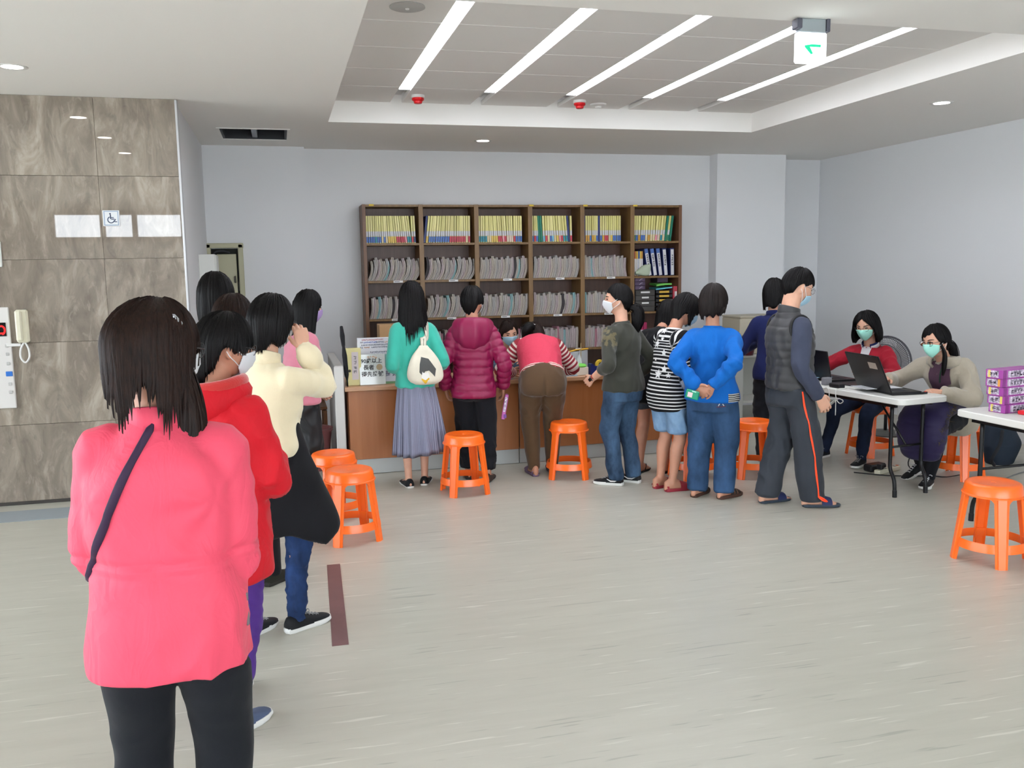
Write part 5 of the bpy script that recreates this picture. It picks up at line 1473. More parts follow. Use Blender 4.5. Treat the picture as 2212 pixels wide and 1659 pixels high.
# ---------------------------------------------------------------- masks and shared cloth
mk_teal = M('mask_teal', 'a4e4d4', .8); mk_blue = M('mask_blue', '9fc3d6', .8); mk_white = M('mask_white', 'd8dce0', .8); mk_lav = M('mask_lavender', 'a58cc0', .8); mk_dark = M('mask_black', '1c1c20', .8)
m_glframe = M('glass_frame_dark', '2a2a2e', .3); m_glsteel = M('glass_frame_steel', '9a9aa0', .25, metal=.8)
c_black = fab('black_trousers', '15161b'); c_blackp = fab('black_sheen_trousers', '0f1014', .55, spec=.4)
m_sole_w = M('sole_white', 'd6d6d2', .6); m_shoe_b = fab('shoe_black', '16171a', .7); m_lace_g = M('lace_grey', '8d8d8d', .8); m_lace_w = M('lace_white', 'd8d8da', .8)
def denim(name, c, hi, lo=None):
    t = NT(name); v = t.coord('Object', (1, 1, .6)); n = t.noise(v, 7, 4, .6); w = t.coord('Object', (500, 500, 160)); n2 = t.noise(w, 1.5, 2)
    k = t.ramp(n, [(.34, c), (.66, hi)]); t.col(t.mix(t.math('MULTIPLY', n2, .3), k, lo or c)); t.p.inputs['Roughness'].default_value = .85; t.p.inputs['Specular IOR Level'].default_value = .2
    t.bump(n2, .25, .002); return t.m
def striped(name, a, b, pitch, duty=.5, wob=.0):
    t = NT(name); at = t.n('ShaderNodeAttribute'); at.attribute_name = 'u'
    u = at.outputs['Fac']
    if wob:
        n = t.noise(t.coord('Object'), 6, 2); u = t.math('MULTIPLY_ADD', n, wob, u)
    f = t.math('FRACT', t.math('DIVIDE', u, pitch))
    r = t.ramp(f, [(0, a), (duty-.04, a), (duty, b), (.96, b), (1, a)]); t.col(r)
    t.p.inputs['Roughness'].default_value = .85; t.p.inputs['Specular IOR Level'].default_value = .2
    return t.m

# ================================================================ 1 pink coat, nearest
def person_pink():
    p = Person('person in a long coral pink coat with a dark strap, nearest in the queue', (-.315, 2.36), -6, 1.63, 1.0, lean=3, head=(-46, 8, 0), neck=6, skin='b',
               arms={'R': dict(to=(.11, .24, 1.08), pole=(.28, -1, -.6)), 'L': dict(to=(-.11, .24, 1.08), pole=(-.25, -1, -.6))}, feet=[(-.105, .0, 8), (.105, .02, -8)])
    p.body(feet=False, vox=.0062)
    p.face(); p.mask(mk_white); p.glasses(m_glframe)
    p.hemz = .66
    pants = fab('black_pants_pink', '15171c')
    p.cloth('trousers', [p.legtube('L', .108, .078, .070, .062, 1.0), p.legtube('R', .108, .078, .070, .062, 1.0), p.torso([(-.08, .16, .12), (.0, .17, .125), (.06, .15, .11)])], pants, .011, 4, (.003, 18, (1, 1, 1.4)), 3)
    pink = fab('coral_pink_shell', 'd84860', .62, .12, 500, .05, .03, .3, wr=.20, wrs=(7, 7, 3.5), rot=(.2, .9, .3))
    st = [(-.082, .199, .160), (-.055, .200, .162), (-.02, .196, .158), (.04, .186, .150), (.10, .176, .142), (.15, .180, .142), (.20, .184, .144), (.235, .172, .134), (.260, .140, .108), (.281, .106, .086), (.298, .080, .076), (.310, .070, .068)]
    tor = p.torso(st, 36); sl = [p.sleeve(k, .082, .074, .056) for k in 'LR']
    wt = 1.0
    def ex(C, N, u):
        # radiating pull folds from the right armpit, elbow creases
        a = p.sh['R']+np.array([.0, -.05, -.10]); d = C-a; r = np.linalg.norm(d, axis=1)
        ang = np.arctan2(d[:, 2], d[:, 0]); f = .0028*np.sin(ang*7)*np.exp(-((r-.12)/.10)**2)
        b = p.sh['L']+np.array([0, -.05, -.10]); d2 = C-b; r2 = np.linalg.norm(d2, axis=1); a2 = np.arctan2(d2[:, 2], -d2[:, 0])
        f += .002*np.sin(a2*6)*np.exp(-((r2-.13)/.10)**2)
        f += .005*np.sin((C[:, 2]*1.0+C[:, 0]*.9)*42)*np.exp(-((C[:, 2]-1.02)/.10)**2)*(C[:, 1] < .02)
        return f
    c = p.cloth('coat', [tor]+sl, pink, .0085, 5, (.0055, 12, (1, 1, .9)), 8, grooves=[(wt, .007, .008), (wt-.03, .004, .008)], extra=ex, fold2=(.0035, 30, (.6, 1, 1)))
    p.collar('collar', pink, .072, .046, .294, th=.02, yo=-.006, parent=c, open_=.35)
    b = p.bvh(c); pts = []
    for q in np.linspace(0, 1, 34):
        x = .035+(-.185-.035)*q**.95; z = 1.385+(.93-1.385)*q**1.05
        hit = b.ray_cast(Vector((x, -1, z)), Vector((0, 1, 0)))[0]
        if hit: pts.append((hit[0], hit[1]-.004, hit[2]))
    g = []
    for i, q in enumerate(pts):
        t = unit(np.array(pts[min(i+1, len(pts)-1)])-np.array(pts[max(i-1, 0)])); n = np.cross(t, [0, 1, 0])*.011
        q = np.array(q); g.append([tuple(q-n), tuple(q-n*.8+[0, -.004, 0]), tuple(q+n*.8+[0, -.004, 0]), tuple(q+n), tuple(q+[0, .006, 0])])
    o = p.add('bag_strap', MB().grid(g, closed_v=True), fab('strap_plum', '33223a', .6), True); o['label'] = 'dark plum crossbody strap over the coat back'
    hit = b.ray_cast(Vector((1, .02, .84)), Vector((-1, 0, 0)))[0]
    if hit:
        p.add('zip_pull', MB().box((hit[0]+.003, hit[1]-.04, hit[2]-.02), (.008, .018, .055), .003).box((hit[0]+.003, hit[1]-.045, hit[2]+.03), (.009, .014, .022), .003), M('zip_grey', '6d6468', .5), False, c)
    p.hair([(0, .045), (35, .045), (60, .03), (72, -.02), (84, -.11), (100, -.135), (140, -.125), (180, -.105), (220, -.085), (260, -.07), (290, -.065), (305, .02), (330, .045)], 'brown', side=.098, back=.136, front=.104, top=.134, flare=-.03, taper=.03, locks=320, seed=11, nphi=150, nt=40, ext=.12, lw=.012, jag=.022, wave=.010, hang=(.05, -.32, -1))
    # long front length over the right shoulder
    p.tail([p.hp((.070, .02, -.05)), p.hp((.085, .03, -.12)), p.hp((.098, .035, -.19)), p.hp((.105, .03, -.26)), p.hp((.098, .022, -.325))], [.030, .040, .042, .034, .010], 'brown', 4, 'hair_length', 60)
    cl = p.add('hair_clip', MB().box((0, 0, 0), (.045, .012, .014), .005), M('clip_silver', 'b8bcc4', .2, metal=.9), False)
    cl.location = p.hp((.078, .0, .075)); cl.rotation_euler = (.2, .9, .3)
    p.shoes('sneaker', [m_shoe_b, m_sole_w])
person_pink()

# ================================================================ 2 red coat
def person_red():
    p = Person('person in a bright red hooded coat and purple trousers, second in the queue', (-.27, 3.40), -36, 1.55, 1.06, lean=5, neck=14, head=(-32, 12, 0), skin='b',
               arms={'R': dict(to=(.08, .22, 1.0), pole=(.8, -.8, -.5)), 'L': dict(to=(-.10, .20, 1.0), pole=(-.8, -.8, -.5))}, feet=[(-.10, .10, 6), (.10, -.08, -4)])
    p.body(feet=False); p.face(); p.mask(mk_white); p.glasses(m_glframe)
    p.hemz = .60
    pur = fab('purple_trousers', '4a2a78', .8)
    p.cloth('trousers', [p.legtube('L', .10, .072, .064, .056), p.legtube('R', .10, .072, .064, .056), p.torso([(-.08, .16, .12), (.05, .15, .11)])], pur, .011, 4, (.005, 22, (1, 1, 1.2)), 13)
    red = fab('bright_red_coat', 'c01020', .7, .15, 400, .05, .03, .25, wr=.2)
    st = [(-.14, .200, .165), (-.07, .203, .166), (.0, .198, .156), (.06, .192, .15), (.13, .19, .146), (.2, .194, .145), (.245, .186, .128), (.275, .128, .096), (.297, .086, .084), (.308, .072, .074)]
    sl = [p.sleeve(k, .088, .076, .058) for k in 'LR']
    c = p.cloth('coat', [p.torso(st, 32)]+sl, red, .0095, 5, (.0075, 13, (1, 1, .8)), 15, fold2=(.003, 30, (.7, 1, 1)))
    # hood lying on the back with a fleece lining edge
    nb, a = p.sp(.285); g = []
    for i in range(33):
        ph = 2*PI*i/32; row = []
        for r, z in ((.075, .03), (.095, .052), (.12, .045), (.135, .015), (.128, -.03), (.10, -.055)):
            back = max(0, -math.cos(ph))
            row.append(tuple(nb+np.array([r*1.1*math.sin(ph), r*math.cos(ph)*(1.0+.12*back)-.012, z+.022-(.05*back if z < .02 else .012*back)])))
        g.append(row)
    h = p.add('hood', MB().grid(g), red, True, c); h.modifiers.new('t', 'SOLIDIFY').thickness = .02
    fl = []
    for i in range(40):
        ph = PI*.30+PI*1.4*i/39
        fl.append(nb+np.array([(.118*math.sin(ph)), .108*math.cos(ph)-.016, .066-.02*max(0, -math.cos(ph))]))
    V, F = ell_tube(np.array(fl), .026, .02, (0, 0, 1), 14, 3); mb = MB(); mb.add(V, F)
    p.add('fleece_lining', mb, fab('red_fleece', 'b8302e', .95, .9, 160, .5), True, c)
    p.hair([(0, .03), (40, .03), (62, .015), (76, .0), (90, .012), (104, -.01), (122, -.075), (150, -.12), (180, -.128), (210, -.12), (240, -.085), (260, -.03), (282, -.055), (298, .0), (320, .03)], 'black', side=.092, back=.118, front=.106, top=.136, taper=.10, locks=200, seed=21, nphi=130, nt=32, ext=.05)
    p.shoes('sneaker', [fab('slate_shoe', '4a5670', .8), m_sole_w])
person_red()

# ================================================================ 3 cream sweater, raised hand
def person_cream():
    p = Person('person in a cream sweater holding a hand to the face, black coat round the waist', (-.09, 4.22), -42, 1.585, 1.0, lean=3, neck=8, head=(-6, 12, 0), skin='c',
               arms={'R': dict(to=(.125, .135, 1.345), pole=(.02, .8, -1), dorsal=(.75, -.5, .2), hdir=(-.25, .10, 1), curl=(26, 32, 22)), },
               feet=[(-.07, -.10, 4), (.075, .06, -14)])
    p.body(feet=False); p.face(); p.mask(mk_white); p.glasses(m_glframe)
    p.hemz = .60
    jn = denim('jeans_indigo', '162340', '2a4474')
    p.cloth('jeans', [p.legtube('L', .094, .064, .056, .046), p.legtube('R', .094, .064, .056, .046), p.torso([(-.08, .138, .105), (.05, .125, .095)])], jn, .010, 4, (.005, 24, (1, 1, 1.6)), 23)
    cream = fab('cream_fleece', 'ddd0b0', .95, .4, 260, .4, .03)
    st = scale_top(TOP, 1.07, 1.12, hem=.035); st[0] = (.03, .155, .118); st[1] = (.06, .172, .13)
    sl = [p.sleeve('R', .078, .068, .046, .94), p.sleeve('L', .076, .064, .05)]
    c = p.cloth('sweater', [p.torso(st)]+sl, cream, .0095, 5, (.006, 13, (1, 1, .7)), 25, fold2=(.003, 28, (.8, 1, 1)))
    p.collar('collar', cream, .068, .06, .293, parent=c, yo=-.003)
    # cuff folded back
    a = p.arm['R']; d = unit(a['W']-a['E']); e = a['W']-d*.03
    V, F = ell_tube([e-d*.055, e-d*.03, e, e+d*.012], [.056, .058, .054, .046], [.056, .058, .054, .046], (0, 1, 0), 18, 2); mb = MB(); mb.add(V, F)
    p.add('cuff', mb, cream, True, c)
    # black coat tied round the waist, flaring to the right
    R = rot_z(-p.rz)
    P = [np.array([0, 0, 1.02])]+[R @ np.array(v) for v in ((.0, 0, .93), (.015, 0, .82), (.05, -.01, .68), (.09, -.02, .54), (.10, -.02, .505))]
    A = crom(np.c_[np.array(P), [.150, .165, .180, .20, .20, .17], [.115, .125, .13, .13, .115, .10]], 4)
    def ex(C, N, u):
        w = C @ R       # back to world-aligned axes
        return .0*u
    tb = (ell_tube(A[:, :3], A[:, 3], A[:, 4], R @ np.array([1, 0, 0]), 30, 1, capk=.1), A[:, :3])
    k = p.cloth('tied_coat', [tb], fab('black_coat_cloth', '101014', .8), .010, 4, (.0035, 13, (1, 1, .35)), 27)
    C = co_of(k.data); Wd = C @ R   # world aligned: x right
    low = np.clip((.70-Wd[:, 2])/.20, 0, 1); Wd[:, 0] += low*np.clip((Wd[:, 0]-.0)/.2, 0, 1)*.06; Wd[:, 2] -= low*np.clip((Wd[:, 0]-.06)/.18, 0, 1)**1.5*.10
    Wd[:, 2] += low*np.clip((-.0-Wd[:, 0])/.15, 0, 1)*.05
    k.data.vertices.foreach_set('co', (Wd @ R.T).ravel()); k.data.update()
    p.hair([(0, .03), (45, .03), (66, -.02), (82, -.075), (110, -.095), (150, -.125), (180, -.128), (210, -.125), (250, -.095), (278, -.075), (294, -.02), (315, .03)], 'black', side=.094, back=.122, front=.106, top=.138, taper=.12, locks=200, seed=31, nphi=130, nt=32, ext=.03)
    p.shoes('sneaker', [m_shoe_b, m_sole_w, m_lace_g])
person_cream()

# ================================================================ 4, 5 the two behind
def person_navy_hall():
    p = Person('person in a navy top seen from behind before the cream doorway', (-.355, 5.35), 4, 1.69, 1.0, head=(0, 6, 0), skin='a')
    p.body(feet=False, vox=.009); p.face()
    navy = fab('navy_jersey', '1d2740')
    c = p.cloth('top', [p.torso(scale_top(TOP, 1.05, 1.1))]+[p.sleeve(k, .07, .06, .045) for k in 'LR'], navy, .013, 4, seed=41)
    k = p.collar('collar', M('pale_blue_trim', '8fa2c0', .8), .074, .022, .292, parent=c)
    p.cloth('trousers', [p.legtube(k, .098, .07, .064, .056) for k in 'LR']+[p.torso([(-.08, .155, .115), (.05, .145, .105)])], c_black, .013, 4, seed=43)
    p.hair([(0, .05), (50, .05), (68, -.02), (80, -.13), (120, -.15), (180, -.155), (240, -.15), (280, -.13), (292, -.02), (310, .05)], 'black', side=.098, back=.118, front=.105, top=.138, locks=150, seed=41, taper=.05, bulge=.04, ext=.02, jag=.006)
    p.mask(mk_white); p.shoes('sneaker', [m_shoe_b, m_sole_w])
person_navy_hall()
def person_dark_queue():
    p = Person('person in a dark jacket mostly hidden behind the one in cream', (-.245, 4.83), -20, 1.57, 1.0, head=(-10, 8, 0), skin='a', feet=[(-.08, .0, 6), (.10, .12, -20)])
    p.body(feet=False, vox=.009); p.face(); p.mask(mk_white)
    c = p.cloth('jacket', [p.torso(scale_top(TOP, 1.05, 1.1))]+[p.sleeve(k, .072, .062, .046) for k in 'LR'], fab('dark_brown_jacket', '241d20'), .013, 4, seed=51)
    p.cloth('trousers', [p.legtube(k, .098, .07, .062, .052) for k in 'LR']+[p.torso([(-.08, .155, .115), (.05, .145, .105)])], c_black, .013, 4, seed=53)
    p.hair([(0, .05), (50, .05), (68, -.02), (80, -.12), (180, -.14), (280, -.12), (292, -.02), (310, .05)], 'brown', side=.098, back=.12, front=.105, top=.136, locks=150, seed=51)
    p.shoes('sneaker', [fab('dark_olive_shoe', '26251f'), M('dark_sole', '2c2a26', .7)])
person_dark_queue()

# ================================================================ 6 pink sweater
def person_pink_sweater():
    p = Person('person in a dusty pink sweatshirt and black trousers, facing right', (.11, 6.66), -66, 1.56, .93, lean=4, neck=12, head=(4, 12, 0), skin='c',
               arms={'R': dict(to=(.07, .17, .86), pole=(.6, -.9, -.2), curl=(50, 60, 40)), 'L': dict(to=(-.05, .17, .80), pole=(-.6, -.9, -.2), curl=(50, 60, 40))}, feet=[(-.07, .05, 6), (.07, -.04, -4)])
    p.body(feet=False); p.face(); p.mask(mk_lav)
    pk = fab('dusty_pink_fleece', 'c77a8c', .9, .3, 260, .3)
    c = p.cloth('sweatshirt', [p.torso(scale_top(TOP, 1.08, 1.15, hem=-.035))]+[p.sleeve(k, .076, .070, .056, .96) for k in 'LR'], pk, .011, 5, (.007, 13, (1, 1, .8)), 61)
    for k in 'LR':
        a = p.arm[k]; d = unit(a['W']-a['E']); e = a['W']-d*.02
        V, F = ell_tube([e-d*.03, e, e+d*.015], [.046, .044, .036], [.046, .044, .036], (1, 0, 0), 16, 2); mb = MB(); mb.add(V, F); p.add('cuff', mb, pk, True, c)
    p.collar('neckband', pk, .07, .028, .290, parent=c)
    p.cloth('trousers', [p.legtube(k, .105, .082, .076, .064) for k in 'LR']+[p.torso([(-.09, .165, .125), (.05, .148, .11)])], c_blackp, .011, 4, (.008, 18, (1, 1, .6)), 63)
    p.hair([(0, .04), (45, .04), (64, -.0), (80, -.16), (110, -.25), (180, -.27), (250, -.25), (280, -.16), (296, -.0), (315, .04)], 'black', side=.092, back=.112, front=.104, top=.134, locks=170, seed=61, hang=(0, -.12, -1), ext=.05)
    p.shoes('sneaker', [m_shoe_b, m_sole_w])
person_pink_sweater()

# ================================================================ 7 teal cardigan, grey skirt
def person_teal():
    p = Person('person in a teal green cardigan and long grey checked skirt at the counter', (.985, 6.90), 0, 1.60, .84, lean=2, neck=8, head=(8, 10, 2), skin='c',
               arms={'R': dict(to=(.14, .16, .95), pole=(.45, -1, -.35)), 'L': dict(to=(-.12, .18, .95), pole=(-.3, -1, -.3))}, feet=[(-.075, -.03, 6), (.06, .02, -16)])
    p.body(feet='slim', bare_legs=True, thick=.86); p.face(); p.mask(mk_blue)
    teal = fab('teal_knit', '3cab98', .9, .35, 300, .3, .04)
    def ex(C, N, u):
        # vertical drape on the lower back
        return .0075*np.sin(C[:, 0]*75+2*np.sin(C[:, 2]*7))*np.clip((1.18-C[:, 2])/.25, 0, 1)*(C[:, 1] < .02)*np.exp(-(C[:, 0]/.14)**2)
    c = p.cloth('cardigan', [p.torso(scale_top(TOP, 1.06, 1.16, hem=-.018))]+[p.sleeve(k, .074, .066, .052, .9) for k in 'LR'], teal, .0095, 4, (.005, 13, (1, 1, .8)), 71, extra=ex)
    t = NT('grey_check_skirt'); g1 = t.coord('Object', (1, 1, 1)); sx = t.n('ShaderNodeSeparateXYZ'); t.l(g1, sx.inputs[0])
    at = t.n('ShaderNodeMath', operation='ARCTAN2'); t.l(sx.outputs[0], at.inputs[0]); t.l(sx.outputs[1], at.inputs[1])
    fa = t.math('FRACT', t.math('MULTIPLY', at.outputs[0], 21.0)); fb = t.math('FRACT', t.math('MULTIPLY', sx.outputs[2], 95.0))
    ga = t.ramp(fa, [(0, '000000'), (.55, '000000'), (.6, 'ffffff'), (1, 'ffffff')]); gb = t.ramp(fb, [(0, '000000'), (.55, '000000'), (.6, 'ffffff'), (1, 'ffffff')])
    k = t.mix(t.math('MULTIPLY', ga, .75), '989bb0', '484b62'); k = t.mix(t.math('MULTIPLY', gb, .4), k, '50536a'); t.col(k); t.p.inputs['Roughness'].default_value = .85
    g = []
    for i in range(120):
        ph = 2*PI*i/120; row = []
        for j in range(18):
            v = j/17; z = .96-(.96-.262)*v-.012*math.sin(ph*2)*v
            R0 = .104+(.203-.104)*v**.70
            pl = (.001+.018*v)*math.sin(ph*15+1.2*math.sin(ph*3))+.010*v*math.sin(ph*7+1)
            cx = .03*v; yy = R0*.78+pl
            row.append(((R0+pl)*math.sin(ph)+cx, yy*math.cos(ph)-.01, z))
        row += [((row[-1][0]-cx)*.97+cx, row[-1][1]*.97, row[-1][2]+.02), ((row[8][0]-cx)*.9+cx, row[8][1]*.9, row[8][2])]
        g.append(row)
    p.add('skirt', MB().grid(g, closed_u=True), t.m)
    p.hair([(0, .04), (45, .04), (64, .0), (80, -.2), (110, -.27), (150, -.25), (180, -.255), (215, -.28), (250, -.265), (280, -.2), (296, .0), (315, .04)], 'black', side=.094, back=.112, front=.104, top=.134, locks=220, seed=71, flare=.10, wave=.02, jag=.022, ext=.09, hang=(0, -.06, -1), nphi=120, nt=34)
    p.shoes('slip', [m_shoe_b, m_sole_w])
    return p, c
P7, cardi = person_teal()
# tote bag on the right shoulder
def tote():
    b = P7.bvh(cardi)
    t = thing('tote_bag', 'cream canvas tote bag with a cat print on the shoulder of the teal cardigan', 'bag', (P7.pos[0], P7.pos[1], 0), P7.rz)
    cv = fab('cream_canvas', 'dcd6c4', .9, .4, 350, .1)
    bx, bz = .055, 1.02; g = []
    for i in range(36):
        ph = 2*PI*i/36; row = []
        for j in range(16):
            v = j/15; z = .30*(1-v)
            w = (.055+.095*math.sin(PI*min(1, .12+.88*v)*.62)) if v < .8 else .145*math.sqrt(max(0, 1-((v-.8)/.2)**2*.55))
            w = [.030, .045, .062, .078, .092, .104, .114, .122, .129, .135, .139, .141, .140, .134, .118, .08][j]
            dp = w*.42+.006*math.sin(3*ph+v*4)
            sgx = math.copysign(abs(math.sin(ph))**.85, math.sin(ph))
            row.append((w*sgx+.012*v, dp*math.cos(ph)+.004*math.sin(w*90), z+.0))
        row.append((.012, 0, -.004)); g.append(row)
    bag = obj('bag_body', MB().grid(g, closed_u=True), cv, t, loc=(bx, -.135, bz-.20), smooth=True)
    # print: dark shape with a white cat and yellow bow, just proud of the canvas
    C = co_of(bag.data); bv = BVHTree.FromPolygons([tuple(v) for v in C], [tuple(q.vertices) for q in bag.data.polygons])
    def decal(name, poly, mat, off):
        # subdivide a polygon and drop it onto the bag's outward face
        bm = bmesh_grid(poly); V = []
        for x, z in bm[0]:
            h = bv.ray_cast(Vector((x, -1, z)), Vector((0, 1, 0)))[0]
            V.append((x, (h[1] if h else -.05)-off, z))
        mb = MB(); mb.add(V, bm[1]); return obj(name, mb, mat, bag)
    decal('dark_print', [(-.025, .215), (.03, .20), (.085, .12), (.075, .06), (.055, .085), (.03, .11), (.0, .105), (-.02, .07), (-.045, .10), (-.04, .16)], M('print_dark_grey', '4a4b4a', .8), .0012)
    decal('cat_print', [(-.022, .105), (-.015, .095), (.012, .094), (.02, .106), (.03, .08), (.035, .05), (.01, .03), (-.02, .035), (-.03, .06)], M('print_white', 'e4e2dc', .8), .0022)
    decal('yellow_bow', [(-.03, .055), (.0, .038), (.028, .058), (.032, .046), (.012, .032), (.006, .01), (-.004, .01), (-.004, .03), (-.03, .043)], M('print_yellow', 'd8ac2c', .8), .003)
    for dx in (-.010, .012):
        pts = [(bx+dx, -.135, bz+.07)]
        top = []
        for y in np.linspace(-.14, .10, 9):
            h = b.ray_cast(Vector((.085+dx*.4, y, 2)), Vector((0, 0, -1)))[0]
            if h and h[2] > 1.15: top.append((h[0], h[1], h[2]+.008))
        back = []
        for z in np.linspace(1.17, top[0][2]-.02 if top else 1.25, 4):
            q = (z-1.14)/.18; x = bx+dx+(.085-bx)*min(1, q*1.05)
            h = b.ray_cast(Vector((x, -1, z)), Vector((0, 1, 0)))[0]
            back.append((x, min(-.10, (h[1] if h else -.12)-.010), z))
        path = crom(np.array(pts+back+top), 4); gg = []
        for i, q in enumerate(path):
            tt_ = unit(path[min(i+1, len(path)-1)]-path[max(i-1, 0)]); up = np.array([0, -.6, .8]); sd = unit(np.cross(tt_, up)); wdt = .012+.012*np.clip((q[2]-1.14)/.12, 0, 1)
            n_ = np.cross(sd, tt_)*.002
            gg.append([tuple(q-sd*wdt), tuple(q+n_), tuple(q+sd*wdt), tuple(q-n_)])
        obj('handle', MB().grid(gg, closed_v=True), cv, t, smooth=True)
import bmesh
def bmesh_grid(poly, step=.012):
    bm = bmesh.new(); vs = [bm.verts.new((x, 0, z)) for x, z in poly]; bm.faces.new(vs)
    bmesh.ops.triangulate(bm, faces=bm.faces[:]); 
    for _ in range(3):
        ed = [e for e in bm.edges if e.calc_length() > step]
        if not ed: break
        bmesh.ops.subdivide_edges(bm, edges=ed, cuts=1, use_grid_fill=False); bmesh.ops.triangulate(bm, faces=bm.faces[:])
    bm.verts.index_update(); V = [(v.co.x, v.co.z) for v in bm.verts]; F = [tuple(v.index for v in f.verts) for f in bm.faces]; bm.free(); return V, F
tote()

# ================================================================ 8 magenta puffer
def person_puffer():
    p = Person('person in a quilted magenta puffer jacket and black trousers at the counter', (1.455, 6.90), -14, 1.555, .98, lean=3, neck=10, head=(-18, 14, 0), skin='b',
               arms={'R': dict(to=(.235, .06, .745), pole=(.6, -1, 0), dorsal=(1, -.1, .1)), 'L': dict(to=(-.225, .06, .745), pole=(-.6, -1, 0))}, feet=[(-.06, .10, 6), (.10, -.02, -8)])
    p.body(feet='slim'); p.face(); p.mask(mk_white)
    mg = fab('magenta_puffer', '800f40', .45, .12, 300, .0, .03, .4)
    st = [(-.078, .188, .148), (-.058, .192, .152), (-.03, .186, .146), (.02, .172, .134), (.06, .165, .128), (.12, .17, .13), (.19, .176, .134), (.235, .172, .124), (.262, .152, .104), (.282, .108, .088), (.297, .082, .08)]
    c = p.cloth('jacket', [p.torso(st, 32)]+[p.sleeve(k, .078, .070, .056, .97) for k in 'LR'], mg, .0085, 4, (.002, 20, (1, 1, 1)), 81, quilt=(.013, .060))
    nb, a = p.sp(.288); g = []
    for i in range(41):
        ph = 2*PI*i/40; row = []
        for r, z in ((.062, .012), (.085, .048), (.125, .056), (.160, .026), (.168, -.03), (.150, -.085), (.11, -.12)):
            back = max(0, -math.cos(ph)); side = abs(math.sin(ph))
            rip = 1+.045*math.sin(ph*9)*(1 if z < .03 else .4)
            row.append(tuple(nb+np.array([r*1.02*rip*math.sin(ph), r*.98*rip*math.cos(ph)*(1+.10*back)-.016, z*(1+.35*back)-.02*(1-back)*(z < 0)-.03*back*(z < 0)+.006])))
        g.append(row)
    h = p.add('hood', MB().grid(g), mg, True, c); m_ = h.modifiers.new('t', 'SOLIDIFY'); m_.thickness = .018
    s2 = h.modifiers.new('s', 'SUBSURF'); s2.levels = 1; s2.render_levels = 1
    p.cloth('trousers', [p.legtube('L', .104, .086, .078, .066, .93), p.legtube('R', .104, .086, .078, .066, .93), p.torso([(-.08, .16, .12), (.05, .15, .11)])], c_black, .011, 4, (.006, 20, (1, 1, .9)), 83)
    p.hair([(0, .05), (50, .05), (70, .02), (84, -.02), (98, -.01), (115, -.04), (140, -.085), (180, -.115), (220, -.10), (245, -.06), (262, -.01), (276, -.02), (290, .02), (310, .05)], 'black', side=.088, back=.112, front=.102, top=.132, taper=.28, locks=110, seed=81, ext=.01)
    p.shoes('slip', [fab('brown_slip', '3b2a22'), M('dark_sole', '2c2a26', .7)])
    q = p.wp(p.arm['R']['W']+np.array([.01, .0, -.10]))
    t = thing('tissue_pack', 'pink and purple flat packet held low by the magenta puffer jacket', 'packet', tuple(q), p.rz)
    obj('packet', MB().box((0, 0, -.055), (.03, .09, .20), .006, rot=Matrix.Rotation(.18, 3, 'Y')), M('packet_pink', 'b05a9c', .4), t)
    obj('print', MB().box((.004, -.0465, -.03), (.018, .001, .12), 0, rot=Matrix.Rotation(.18, 3, 'Y')), m_pw, t)
    obj('print', MB().box((-.0005, -.047, -.125), (.024, .001, .03), 0), M('packet_purple', '6a3a86', .4), t)
person_puffer()

# ================================================================ 9 clerk behind the counter
def person_clerk():
    p = Person('person in a pale blue mask seated low behind the counter', (2.10, 8.42), 176, 1.56, .95, lean=16, neck=6, head=(6, 16, 4), skin='c', sit=True, hipz=.47, arms={k: dict(to=(sg*.12, .36, .80)) for k, sg in (('L', -1), ('R', 1))}, feet=[(-.09, .34, 0), (.09, .34, 0)])
    p.body(feet='slim'); p.face(); p.mask(mk_blue)
    p.cloth('top', [p.torso(scale_top(TOP, 1.04, 1.06))]+[p.sleeve(k, .068, .058, .044) for k in 'LR'], fab('slate_blue_top', '4a5a6c'), .012, 4, seed=91)
    p.cloth('trousers', [p.legtube(k, .092, .07, .062, .054) for k in 'LR']+[p.torso([(-.05, .155, .115), (.05, .145, .105)])], c_black, .013, 4, seed=93)
    p.hair([(0, .062), (30, .058), (55, .03), (74, -.02), (90, -.03), (120, -.08), (180, -.10), (240, -.08), (270, -.03), (286, -.02), (305, .03), (330, .058)], 'brown', side=.086, back=.108, front=.100, top=.130, taper=.2, locks=100, seed=91, ext=.01)
    p.shoes('slip', [m_shoe_b, m_sole_w])
    s = thing('office_stool', 'low grey office stool under the person behind the counter', 'stool', (2.10, 8.42, 0))
    obj('seat', MB().lathe([(0, .36), (.17, .36), (.18, .385), (.16, .40), (0, .40)], 24), M('grey_vinyl', '505258', .6), s, smooth=40)
    obj('post', MB().tube([(0, 0, .03), (0, 0, .37)], .025, 12), m_leg, s)
    obj('base', MB().lathe([(0, 0), (.2, 0), (.2, .02), (.03, .04), (0, .04)], 24), m_leg, s, smooth=40)
person_clerk()

